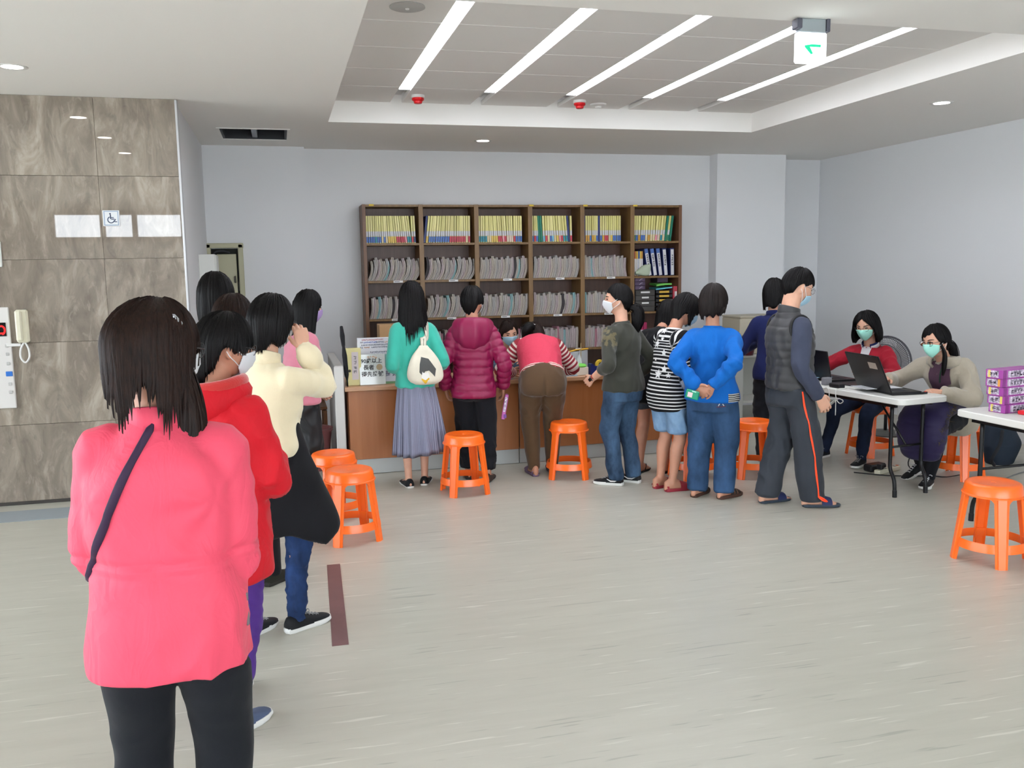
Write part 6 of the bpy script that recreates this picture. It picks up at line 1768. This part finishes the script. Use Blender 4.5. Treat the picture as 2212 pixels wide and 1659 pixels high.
# ================================================================ 10 bending woman
def person_bending():
    p = Person('person in a rose pink vest and striped sleeves bending over the counter', (2.03, 6.93), -8, 1.55, 1.13, lean=54, lean0=.62, neck=30, head=(10, 20, 0), skin='b', hipy=-.03, hipz=.79,
               arms={'L': dict(to=(-.19, .50, .80), pole=(-.9, -.25, -.75)), 'R': dict(to=(.20, .50, .80), pole=(.9, -.25, -.75))}, feet=[(-.075, .0, 8), (.085, .06, -4)])
    p.body(); p.face(); p.mask(mk_white)
    br = fab('brown_jersey', '4f3a26', .8, .15, 500, .2, .05)
    p.cloth('trousers', [p.legtube('L', .118, .082, .072, .050), p.legtube('R', .118, .082, .072, .050), p.torso([(-.065, .165, .135, -.012), (-.02, .180, .150, -.015), (.02, .172, .142, -.008), (.05, .156, .124)])], br, .010, 12, (.003, 18, (1, 1, 1)), 103, extra=lambda C, N, u: -.022*np.exp(-(C[:, 0]/.014)**2)*np.exp(-((C[:, 2]-.74)/.09)**2)*(C[:, 1] < -.05))
    rs = fab('rose_vest', 'c43a52', .7, .15, 400, .03, .04, .25, wr=.18)
    st = [(.034, .172, .138), (.08, .162, .130), (.14, .164, .130), (.20, .170, .130), (.24, .166, .118), (.262, .142, .10), (.282, .10, .08), (.297, .075, .07)]
    c = p.cloth('vest', [p.torso(st, 32)], rs, .0095, 5, (.004, 14, (1, .8, .8)), 105)
    strp = striped('red_white_stripes', '8c2c36', 'dccdc4', .034, .55)
    for k in 'LR': p.cloth('striped_sleeve', [p.sleeve(k, .072, .066, .054)], strp, .0095, 4, (.003, 16, (1, 1, 1)), 107)
    tb, ln = p.torso([(.018, .172, .140, -.006), (.045, .170, .137)], 32, 1)
    p.cloth('striped_hem', [(tb, ln)], striped('red_white_hem', '9c3a40', 'dccdc4', .02, .45, .03), .0095, 2, (.002, 16, (1, 1, 1)), 109)
    p.hair([(0, .05), (50, .05), (70, -.02), (90, -.05), (120, -.07), (180, -.08), (240, -.07), (270, -.05), (290, -.02), (310, .05)], 'brown', side=.094, back=.118, front=.104, top=.136, taper=.1, locks=150, seed=101, wave=.015)
    o = p.tail([p.hp((-.03, -.09, .05)), p.hp((-.065, -.12, .06)), p.hp((-.10, -.11, .03)), p.hp((-.11, -.08, -.01))], [.03, .045, .042, .015], 'black', 5, 'hair_bun', 24)
    cl = p.add('hair_clip', MB().box((0, 0, 0), (.03, .012, .01), .004), M('clip_silver', 'b8bcc4', .2, metal=.9), False); cl.location = p.hp((-.02, -.11, .085))
    p.shoes('clog', [M('lavender_rubber', '7a6482', .6), M('lavender_sole', '6a5672', .6)])
person_bending()

# ================================================================ 11 dark green top, ponytail
def person_green():
    p = Person('person in a dark green top and jeans with a wrist watch, facing left', (2.54, 6.44), 30, 1.555, 1.0, lean=2, neck=4, head=(36, 2, 0), skin='c',
               arms={'L': dict(to=(-.225, .12, .845), pole=(-.5, -1, -.1), dorsal=(-.9, -.5, .1), curl=(20, 26, 18)), 'R': dict(to=(.17, .04, .80))}, feet=[(-.07, .02, 24), (.09, -.03, 14)])
    p.body(feet=False, bare_arms=True); p.face(); p.mask(mk_white)
    t = NT('olive_knit'); v = t.coord('Object', (1, 1, .8)); n = t.noise(v, 26, 4, .65); zz = t.n('ShaderNodeSeparateXYZ'); t.l(t.coord('Object'), zz.inputs[0])
    # faded gold print on the left shoulder and upper sleeve
    dx = t.math('ADD', zz.outputs[0], .20); dz = t.math('SUBTRACT', zz.outputs[2], 1.17); d2 = t.math('ADD', t.math('MULTIPLY', t.math('MULTIPLY', dx, dx), 90.0), t.math('MULTIPLY', t.math('MULTIPLY', dz, dz), 34.0))
    mk = t.math('MULTIPLY', t.math('GREATER_THAN', t.math('SUBTRACT', n, t.math('MULTIPLY', d2, .42)), .44), .62)
    t.col(t.mix(mk, '2c2d24', '6b6040')); t.p.inputs['Roughness'].default_value = .9; t.p.inputs['Sheen Weight'].default_value = .2; t.bump(n, .1, .002)
    c = p.cloth('top', [p.torso(scale_top(TOP, 1.06, 1.12, hem=-.035))]+[p.sleeve('L', .072, .064, .054, .42), p.sleeve('R', .072, .062, .05, .8)], t.m, .0095, 5, (.005, 14, (1, 1, .8)), 111)
    p.collar('neckband', t.m, .066, .02, .292, parent=c)
    jn = denim('jeans_blue_washed', '1f2e42', '47627f')
    p.cloth('jeans', [p.legtube('L', .106, .078, .066, .064), p.legtube('R', .106, .078, .066, .064), p.torso([(-.08, .17, .128), (-.03, .176, .134, -.006), (.05, .15, .11)])], jn, .010, 4, (.006, 20, (1, 1, 1.2)), 113)
    p.hair([(0, .06), (40, .06), (66, .035), (84, .0), (100, .0), (125, -.05), (180, -.085), (235, -.05), (260, .0), (276, .0), (294, .035), (320, .06)], 'black', side=.086, back=.108, front=.099, top=.129, taper=.3, locks=110, seed=111, ext=.0, jag=.005)
    p.tail([p.hp((.0, -.088, -.055)), p.hp((.0, -.135, -.075)), p.hp((.0, -.15, -.13)), p.hp((.0, -.142, -.20)), p.hp((0, -.13, -.265))], [.026, .046, .052, .042, .012], 'black', 7)
    a = p.arm['L']; d = unit(a['W']-a['E']); w = a['W']
    mb = MB(); mb.tube([w-d*.012+np.cross(d, [0, 0, 1])*0+np.array([.030*math.cos(q), .030*math.sin(q), 0])-d*(d @ np.array([.030*math.cos(q), .030*math.sin(q), 0])) for q in np.linspace(0, 2*PI, 21)[:-1]], .009, 6, closed=True)
    wt = p.add('watch_band', mb, M('watch_grey', '6c6a68', .5)); R, o = p.hframe('L')
    p.add('watch_face', MB().box((0, 0, 0), (.026, .034, .010), .004), M('watch_black', '0c0c0e', .15), False, wt); f_ = wt.children[0]
    m4 = Matrix([list(r) for r in R]).to_4x4(); m4.translation = Vector(w-d*.012+R[:, 2]*.036); f_.matrix_local = m4
    mb = MB(); mb.tube([w-d*.035+np.array([.032*math.cos(q), .032*math.sin(q), 0])-d*(d @ np.array([.032*math.cos(q), .032*math.sin(q), 0])) for q in np.linspace(0, 2*PI, 21)[:-1]], .006, 6, closed=True)
    p.add('red_bracelet', mb, M('bracelet_red', '8c2f22', .6))
    p.shoes('sneaker', [m_shoe_b, m_sole_w, m_lace_g, M('flash_white', 'd8d8d8', .5)])
person_green()

# ================================================================ 12 black cardigan, behind the stripes
def person_black():
    p = Person('person in a long black cardigan stooping behind the striped tunic', (2.90, 6.72), -50, 1.50, .98, lean=30, neck=14, head=(-10, 16, 0), skin='b', feet=[(-.08, -.05, 4), (.10, .06, -14)])
    p.body(bare_legs=True); p.face(); p.mask(mk_dark)
    bk = fab('black_cardigan', '0d0d10', .9)
    p.cloth('cardigan', [p.torso([(-.12, .19, .14)]+scale_top(TOP, 1.12, 1.15))]+[p.sleeve(k, .074, .066, .05) for k in 'LR'], bk, .011, 4, (.006, 14, (1, 1, .6)), 121)
    p.cloth('shorts', [p.legtube('L', .104, .09, .085, .08, .4), p.legtube('R', .104, .09, .085, .08, .4), p.torso([(-.09, .17, .13), (.05, .15, .11)])], denim('grey_shorts', '31353c', '4a5058'), .012, 4, seed=123)
    p.hair([(0, .05), (45, .05), (64, .0), (80, -.2), (120, -.3), (180, -.32), (240, -.3), (280, -.2), (296, .0), (315, .05)], 'black', side=.094, back=.114, front=.104, top=.134, locks=150, seed=121, flare=.05, hang=(0, -.1, -1))
    p.shoes('flip', [M('black_rubber', '17171a', .6), M('black_rubber', '17171a', .6)])
person_black()

# ================================================================ 13 striped tunic
def person_striped():
    p = Person('person in a black tunic with white stripes and stars, denim shorts, head bowed', (2.80, 6.18), -74, 1.51, .97, lean=9, neck=24, head=(-14, 28, 0), skin='b',
               arms={'R': dict(to=(.07, .27, .95), pole=(.7, -.9, -.3)), 'L': dict(to=(-.07, .27, .95), pole=(-.7, -.9, -.3))}, feet=[(-.06, -.02, 0), (.07, -.01, -10)])
    p.body(bare_legs=True, bare_arms=True); p.face(); p.mask(mk_blue)
    sm = striped('black_white_stripes', '101013', 'd0cfce', .0265, .66)
    c = p.cloth('tunic', [p.torso([(-.105, .178, .135)]+scale_top(TOP, 1.08, 1.12, hem=-.05))]+[p.sleeve(k, .078, .072, .066, .12) for k in 'LR'], sm, .0085, 4, (.005, 13, (1, 1, .8)), 131, grooves=[(p.hip[2]+.09, .006, .012)])
    b = p.bvh(c)
    for (x, z, r) in ((-.025, 1.21, .017), (-.035, 1.155, .011), (-.075, 1.115, .02), (-.02, 1.055, .017), (-.015, .935, .017), (-.06, .895, .021), (.015, .89, .012), (-.085, 1.0, .009)):
        # direction roughly from the back right
        d = Vector((-.69, .72, 0)).normalized(); o = Vector((x*.72, x*.69, z))-d*1.0
        h, n, _, _ = b.ray_cast(o, d)
        if not h: continue
        tx = Vector((0, 0, 1)).cross(n).normalized(); ty = n.cross(tx); r *= 1.85; V = [tuple(h+n*.006)]
        for i in range(10):
            a = PI/2+i*PI/5; rr_ = r if i % 2 == 0 else r*.45; V.append(tuple(h+n*.0055+tx*rr_*math.cos(a)+ty*rr_*math.sin(a)))
        mb = MB(); mb.add(V, [(0, i+1, (i+1) % 10+1) for i in range(10)]); p.add('white_star', mb, M('star_white', 'd8d8d8', .7), False, c)
    p.cloth('denim_shorts', [p.legtube('L', .112, .10, .096, .09, .46), p.legtube('R', .112, .10, .096, .09, .46), p.torso([(-.09, .17, .13), (.05, .15, .11)])], denim('light_denim', '5b7c9f', '88a5c2', '4d6b8c'), .010, 4, (.005, 18, (1, 1, .8)), 133)
    p.hair([(0, .035), (40, .03), (60, -.0), (78, -.10), (92, -.035), (110, -.06), (140, -.105), (180, -.12), (220, -.105), (250, -.06), (268, -.035), (282, -.10), (300, .0), (320, .03)], 'black', side=.093, back=.116, front=.108, top=.134, taper=.12, locks=150, seed=131, hang=(0, -.15, -1))
    p.shoes('clog', [M('red_rubber', '8e2230', .55), M('red_rubber', '8e2230', .55)])
person_striped()

# ================================================================ 14 blue top, hands clasped behind
def person_blue():
    p = Person('person in a bright blue long sleeved top with hands clasped behind the back', (3.0, 5.86), -42, 1.545, 1.0, lean=-1, neck=3, head=(-12, 6, 0), skin='b',
               arms={'L': dict(to=(-.055, -.215, .84), pole=(-.5, -.7, -.3), dorsal=(-.3, 1, .1), hdir=(.85, -.12, -.42), curl=(24, 30, 20)), 'R': dict(to=(.060, -.220, .85), pole=(.45, -.7, -.3), dorsal=(.1, -1, .15), hdir=(-.8, -.10, -.5), curl=(30, 36, 24))}, feet=[(-.10, -.01, -10), (.10, .01, -26)])
    p.body(); p.face(); p.mask(mk_white)
    bl = fab('bright_blue_jersey', '0d5cac', .85, .2, 400, .03, .04, .2, wr=.2)
    st = scale_top(TOP, 1.13, 1.24, hem=-.045)
    def ex(C, N, u): return .006*np.sin((C[:, 2]*.8+np.abs(C[:, 0])*1.1)*60)*np.exp(-((C[:, 2]-1.0)/.10)**2)*(C[:, 1] < -.02)
    c = p.cloth('top', [p.torso(st)]+[p.sleeve(k, .080, .074, .054, .97) for k in 'LR'], bl, .0095, 5, (.006, 13, (1, 1, .8)), 141, extra=ex)
    p.collar('neckband', bl, .070, .018, .291, parent=c)
    tb, ln = p.torso([(-.052, .172*1.08, .122*1.2), (-.03, .172*1.09, .122*1.21)], 30, 1)
    zb = striped('zebra_trim', '2a2a2c', 'b8b6b2', .014, .5, .05)
    C = co_of(c.data); bb = p.bvh(c); mb = MB()
    for z0, z1, x0 in ((.74, .80, .16),):
        g = []
        for i in range(7):
            row = []
            for j in range(5):
                a = math.radians(52+36*i/6); z = z0+(z1-z0)*j/4
                h = bb.ray_cast(Vector((.6*math.sin(a), -.6*math.cos(a), max(z, .775))), Vector((-math.sin(a), math.cos(a), 0)))[0]
                row.append((h[0]*1.02, h[1]*1.02, z-.012) if h else (.17*math.sin(a), -.15*math.cos(a), z))
            g.append(row)
        mb.grid(g)
    q = p.add('printed_lining', mb, zb, True, c); q.modifiers.new('t', 'SOLIDIFY').thickness = .004
    at = q.data.attributes.new('u', 'FLOAT', 'POINT'); at.data.foreach_set('value', co_of(q.data)[:, 2].astype(np.float32))
    jn = denim('jeans_mid_blue', '22364f', '37557a')
    j = p.cloth('jeans', [p.legtube('L', .122, .096, .086, .080), p.legtube('R', .122, .096, .086, .080), p.torso([(-.09, .168, .132), (-.03, .172, .138, -.006), (.04, .158, .12)])], jn, .010, 4, (.007, 17, (1, 1, .9)), 143)
    bj = p.bvh(j); mb = MB()
    def emb(pts, r):
        out = []
        for x, z in pts:
            h = bj.ray_cast(Vector((x, -1, z)), Vector((0, 1, 0)))[0]
            if h: out.append((h[0], h[1]-.002, h[2]))
        if len(out) > 1: mb.tube(out, r, 5)
    px, pz = .098, .715
    emb([(px-.018, pz-.015), (px-.004, pz+.012)], .0032); emb([(px+.018, pz-.013), (px+.003, pz+.012)], .0032); emb([(px-.012, pz+.020), (px, pz+.014), (px+.012, pz+.021)], .003)
    emb([(px-.045, pz+.022), (px-.035, pz+.033)], .0025); emb([(px-.028, pz+.034), (px-.018, pz+.039)], .0025)
    p.add('pocket_embroidery', mb, M('thread_white', 'c8c4c0', .8), False, j)
    mb = MB(); emb([(px-.03, pz-.022), (px, pz-.021), (px+.028, pz-.018)], .0022); p.add('red_stitching', mb, M('thread_red', '7c2a2a', .8), False, j)
    p.hair([(0, .04), (48, .04), (68, -.0), (84, -.075), (105, -.065), (140, -.105), (180, -.112), (220, -.105), (255, -.065), (276, -.075), (292, -.0), (312, .04)], 'soft', side=.096, back=.118, front=.106, top=.136, taper=.14, locks=170, seed=141, ext=.02)
    p.shoes('sandal', [M('brown_leather', '2c211b', .6), M('brown_sole', '4a3026', .6)])
    q = p.wp(p.arm['L']['W']+np.array([-.012, -.055, -.045]))
    t = thing('green_packet', 'small shiny green packet with a white label held behind the blue top', 'packet', tuple(q), p.rz)
    R3 = Matrix.Rotation(.22, 3, 'Y')
    obj('packet', MB().box((0, 0, 0), (.095, .018, .062), .005, rot=R3), M('shiny_green', '0f8a68', .25), t)
    obj('label', MB().box((-.014, -.0098, .0), (.034, .001, .034), 0, rot=R3), M('label_white_pink', 'd8c4c4', .5), t)
    obj('seal', MB().box((.016, -.0098, .022), (.03, .001, .008), 0, rot=R3), M('seal_mint', 'a8e0cc', .3), t)
person_blue()

# ================================================================ 15 navy, behind the man
def person_navy():
    p = Person('person in a navy top and black trousers half hidden by the quilted vest', (4.04, 6.78), -26, 1.565, .93, lean=3, neck=6, head=(-8, 10, 0), skin='a', arms={'L': dict(to=(-.14, .26, 1.0), pole=(-.7, -1, -.3)), 'R': dict(to=(.14, .26, 1.0), pole=(.7, -1, -.3))})
    p.body(feet='slim'); p.face(); p.mask(mk_white)
    nv = fab('navy_knit', '141c48')
    p.cloth('top', [p.torso(scale_top(TOP, 1.05, 1.12, hem=-.05))]+[p.sleeve(k, .072, .064, .05) for k in 'LR'], nv, .011, 4, seed=151)
    p.collar('collar', nv, .07, .04, .292)
    p.cloth('trousers', [p.legtube(k, .10, .072, .064, .056) for k in 'LR']+[p.torso([(-.08, .16, .12), (.05, .15, .11)])], c_black, .012, 4, (.006, 18, (1, 1, 1.3)), 153)
    p.hair([(0, .04), (48, .04), (68, -.02), (82, -.10), (120, -.11), (180, -.12), (240, -.11), (278, -.10), (292, -.02), (312, .04)], 'black', side=.095, back=.116, front=.105, top=.134, taper=.08, locks=140, seed=151, ext=.02)
    p.shoes('slip', [m_shoe_b, m_sole_w])
person_navy()

# ================================================================ 16 man in the vest
def person_man():
    p = Person('person in a grey quilted vest and dark track trousers with an orange stripe', (3.41, 5.50), -90, 1.665, 1.02, lean=-3, neck=18, head=(-2, 20, 0), skin='c', male=True,
               arms={'R': dict(to=(.225, .085, .80), pole=(.4, -1, -.05), dorsal=(1, -.15, .1), curl=(20, 26, 18)), 'L': dict(to=(-.12, .12, .84), pole=(-1, .0, -.2))}, feet=[(-.10, -.09, 8), (.10, .14, -14)])
    p.body(); p.face(); p.glasses(m_glsteel); p.mask(mk_blue, low=.028)
    ves = fab('charcoal_vest', '2f2f31', .5, .15, 300, .1, .04, .4)
    st = [(-.012, .180, .138), (.02, .182, .140), (.06, .176, .134), (.10, .174, .132), (.17, .182, .138), (.225, .182, .130), (.256, .160, .110), (.280, .112, .088), (.297, .078, .076), (.306, .072, .072)]
    v = p.cloth('vest', [p.torso(st, 32)], ves, .0088, 4, (.004, 16, (1, 1, .8)), 161, quilt=(.006, .055))
    p.collar('collar', ves, .074, .06, .294, parent=v, yo=-.002, open_=.3)
    for k, sg in (('L', -1), ('R', 1)):
        a = p.arm[k]; c0 = a['S']+np.array([sg*-.012, 0, -.012]); g = [c0+np.array([sg*(.004-.012*math.cos(q)), .078*math.sin(q), .088*math.cos(q)]) for q in np.linspace(0, 2*PI, 25)[:-1]]
        mb = MB(); mb.tube(g, .011, 8, closed=True); p.add('armhole_trim', mb, M('trim_black', '121214', .6), True, v)
    sg_ = fab('slate_jersey', '3a3f50', .85)
    for k in 'LR': p.cloth('sleeve', [p.sleeve(k, .076, .064, .046, .98)], sg_, .0095, 4, (.005, 16, (1, 1, .7)), 163)
    tr = fab('track_trousers', '32363d', .7, .15, 400)
    t_ = p.cloth('trousers', [p.legtube('L', .112, .094, .088, .084, 1.0), p.legtube('R', .112, .094, .088, .084, 1.0), p.torso([(-.08, .165, .128), (.05, .152, .112)])], tr, .010, 4, (.008, 17, (1, 1, .8)), 165)
    b = p.bvh(t_); L = p.leg['R']; pts = []
    for q in np.linspace(0, 1, 30):
        c = (L['H']+(L['K']-L['H'])*(q/.5)) if q < .5 else (L['K']+(L['A']-L['K'])*((q-.5)/.5))
        d = Vector((-1, -.0, 0)); h = b.ray_cast(Vector((c[0]+.5, c[1]-.025+.02*q, c[2])), d)[0]
        if h: pts.append((h[0]+.0025, h[1], h[2]))
    g = [[(x, y-.0055-.005*math.sin(i*.35)**2, z), (x+.004, y, z), (x, y+.0055, z)] for i, (x, y, z) in enumerate(pts)]
    p.add('orange_stripe', MB().grid(g), M('neon_orange', 'ff4a1c', .5), True, t_)
    x, y, z = pts[-1]
    p.add('stripe_loop', MB().tube(crom([(x, y, z), (x+.02, y+.02, z-.02), (x+.015, y+.055, z-.03), (x+.008, y+.03, z-.01), (x, y, z+.005)], 4), .006, 6), M('neon_orange', 'ff4a1c', .5), True, t_)
    p.hair([(0, .055), (40, .055), (64, .03), (82, -.0), (94, .012), (108, .0), (130, -.045), (180, -.075), (230, -.045), (252, .0), (266, .012), (278, .0), (296, .03), (320, .055)], 'black', side=.086, back=.110, front=.104, top=.137, taper=.35, locks=200, seed=161, ext=.012, lw=.008, jag=.008)
    p.shoes('slide', [M('navy_strap', '1c2550', .6), M('slate_sole', '2f3a46', .6)])
person_man()

# ================================================================ 17, 18 seated staff
def person_staff_red():
    p = Person('person in a red zip jacket and teal mask seated behind the far laptop', (5.00, 6.74), 118, 1.54, .95, lean=13, neck=8, head=(4, 16, 2), skin='c', sit=True, hipz=.545,
               arms={'L': dict(to=(-.16, .40, .78), pole=(-.8, -.6, -.4)), 'R': dict(to=(.30, .46, .80), pole=(.9, -.4, -.5), dorsal=(.2, 0, 1))}, feet=[(-.13, .44, 6), (.26, .34, -8)])
    p.body(feet=False); p.face(); p.mask(mk_teal); p.glasses(m_glframe)
    rd = fab('crimson_jacket', '9c1a2c', .75, .15, 400)
    c = p.cloth('jacket', [p.torso(scale_top(TOP, 1.06, 1.14))]+[p.sleeve(k, .078, .068, .05, .97) for k in 'LR'], rd, .0098, 5, (.006, 14, (1, 1, .8)), 171)
    # open white shirt front and navy/white collar
    b = p.bvh(c); g = []
    q0, a0 = p.sp(.285); q1, a1 = p.sp(.13)
    for i in range(9):
        v = i/8; ce = q0+(q1-q0)*v; w = .040*(1-v)**.8+.006; row = []
        for j in range(5):
            x = w*(j/2-1); h = b.ray_cast(Vector((x, ce[1]+.6, ce[2])), Vector((0, -1, 0)))[0]
            row.append((x, (h[1] if h else ce[1]+.10)+.004, ce[2]))
        g.append(row)
    p.add('shirt_front', MB().grid(g), fab('white_shirt', 'cfcccf'), True, c)
    k = p.collar('collar', fab('navy_collar', '1f2858'), .072, .045, .290, parent=c, open_=.45)
    p.collar('collar_edge', fab('white_shirt', 'cfcccf'), .078, .028, .288, parent=c, open_=.55)
    p.cloth('trousers', [p.legtube('L', .092, .066, .058, .048), p.legtube('R', .092, .066, .058, .048), p.torso([(-.045, .17, .13), (.05, .15, .11)])], denim('navy_leggings', '0e1524', '1b2740'), .010, 4, (.004, 20, (1, 1, 1)), 173)
    p.hair([(0, .085), (18, .075), (38, .045), (56, -.02), (70, -.12), (100, -.135), (180, -.14), (260, -.135), (290, -.12), (304, -.02), (322, .045), (342, .075)], 'black', side=.106, back=.122, front=.106, top=.138, locks=150, seed=171, bulge=.14, taper=.02, ext=.02, jag=.006)
    p.shoes('sneaker', [m_shoe_b, m_sole_w, m_lace_g])
person_staff_red()
def person_staff_beige():
    p = Person('person in a beige fleece hoodie and teal mask seated at the table end', (5.03, 5.79), 112, 1.58, .96, lean=31, neck=4, head=(-14, 12, 2), skin='c', sit=True, hipz=.545, twist=10,
               arms={'L': dict(to=(-.10, .40, .735), pole=(-.9, -.6, -.5), dorsal=(-.5, .3, .8), curl=(40, 46, 30), hdir=(.35, .9, .05)), 'R': dict(to=(.30, .46, .80), pole=(.9, -.3, -.5), dorsal=(.1, 0, 1))}, feet=[(.0, .33, 16), (.18, .12, -20, .05, -24)])
    p.body(feet=False); p.face(); p.mask(mk_teal); p.glasses(m_glframe)
    be = fab('beige_fleece', 'a39a8a', .95, .7, 170, .4, .06)
    c = p.cloth('hoodie', [p.torso([(-.085, .19, .145, -.03)]+scale_top(TOP, 1.10, 1.16))]+[p.sleeve(k, .082, .076, .056, .95) for k in 'LR'], be, .0095, 5, (.008, 14, (1, 1, .8)), 181)
    b = p.bvh(c); g = []
    q0, a0 = p.sp(.287); q1, a1 = p.sp(.02)
    for i in range(12):
        v = i/11; ce = q0+(q1-q0)*v; w = .066+.016*math.sin(v*PI); row = []
        for j in range(7):
            x = w*(j/3-1)-.005; h = b.ray_cast(Vector((x, ce[1]+.6, ce[2])), Vector((0, -1, 0)))[0]
            row.append((x, (h[1] if h else ce[1]+.10)+.005, ce[2]))
        g.append(row)
    sh = p.add('plum_shirt', MB().grid(g), fab('plum_jersey', '503848'), True, c)
    nb, a = p.sp(.288); g = []
    for i in range(33):
        ph = .5+(2*PI-1.0)*i/32; row = []
        for r, z in ((.066, .0), (.080, .030), (.105, .034), (.128, .010), (.130, -.03), (.10, -.06)):
            back = max(0, -math.cos(ph)); row.append(tuple(nb+np.array([r*math.sin(ph), r*.9*math.cos(ph)*(1+.25*back)-.012, z-.03*back*(z < .02)])))
        g.append(row)
    h = p.add('hood', MB().grid(g), be, True, c); h.modifiers.new('t', 'SOLIDIFY').thickness = .018
    mb = MB(); mb.tube(crom([p.sp(.29)[0]+np.array([-.05, .06, .02]), p.sp(.24)[0]+np.array([-.035, .135, 0]), p.sp(.18)[0]+np.array([-.01, .15, 0]), p.sp(.14)[0]+np.array([.0, .145, 0])], 4), .006, 6)
    p.add('lanyard', mb, M('lanyard_green', '1f3a2c', .7))
    p.cloth('trousers', [p.legtube('L', .092, .066, .058, .05), p.legtube('R', .092, .066, .058, .05), p.torso([(-.045, .17, .13), (.05, .15, .11)])], c_black, .011, 4, (.004, 20, (1, 1, 1)), 183)
    p.hair([(0, .07), (30, .065), (52, .03), (68, -.01), (84, .0), (98, .0), (125, -.05), (180, -.085), (235, -.05), (262, .0), (276, .0), (292, -.01), (308, .03), (330, .065)], 'black', side=.088, back=.112, front=.104, top=.133, taper=.28, locks=130, seed=181, ext=.01)
    p.tail([p.hp((.0, -.09, -.04)), p.hp((.0, -.13, -.06)), p.hp((.0, -.155, -.12)), p.hp((.0, -.16, -.20)), p.hp((0, -.15, -.26))], [.022, .036, .038, .028, .008], 'black', 8)
    p.tail([p.hp((-.072, .03, -.01)), p.hp((-.085, .02, -.09)), p.hp((-.075, .03, -.18)), p.hp((-.06, .04, -.25))], [.010, .014, .016, .006], 'black', 9, 'hair_strand', 14)
    p.shoes('sneaker', [m_shoe_b, m_sole_w, m_lace_w])
    # purple padded coat over the lap
    R = rot_z(-p.rz)
    t = thing('padded_coat', 'dark purple padded coat with a fur edge on the lap under the table', 'coat', (p.pos[0], p.pos[1], 0), p.rz)
    K = (p.leg['L']['K']+p.leg['R']['K'])/2
    A = crom(np.array([[0, .10, .61, .15, .07], [K[0]*.6, .24, .60, .17, .07], [K[0], K[1]+.02, .56, .18, .07], [K[0], K[1]+.075, .45, .18, .06], [K[0], K[1]+.07, .32, .17, .055], [K[0], K[1]+.05, .24, .14, .045]]), 4)
    me = remesh([ell_tube(A[:, :3], A[:, 3], A[:, 4], (1, 0, 0), 26, 2, capk=.5)], .011, 4); C = co_of(me); N = no_of(me)
    d = .012*WN(5, 15, (1, 1, .8))(C)+.006*np.sqrt(np.abs(np.sin(C[:, 2]*45))); me.vertices.foreach_set('co', (C+N*d[:, None]).ravel()); shade(me); me.update()
    k = obj('shell', me, fab('purple_padded', '241c44', .6, .15, 300, .1, .05, .35), t)
    mb = MB(); r = np.random.default_rng(4)
    cl = crom(np.array([[K[0]-.16, K[1]-.10, .63], [K[0]-.19, K[1]+.0, .60], [K[0]-.20, K[1]+.10, .50], [K[0]-.18, K[1]+.13, .38]]), 8)
    for i in range(260):
        c_ = cl[r.integers(0, len(cl))]+r.normal(0, .012, 3); d_ = unit(r.normal(0, 1, 3)+np.array([-.3, .4, -.4])); e_ = unit(np.cross(d_, r.normal(0, 1, 3)))*.0025
        mb.add([tuple(c_-e_), tuple(c_+e_), tuple(c_+d_*.045)], [(0, 1, 2)])
    f = obj('fur_edge', mb, M('fur_brown', '54492f', .9), t); f['kind'] = 'stuff'
person_staff_beige()
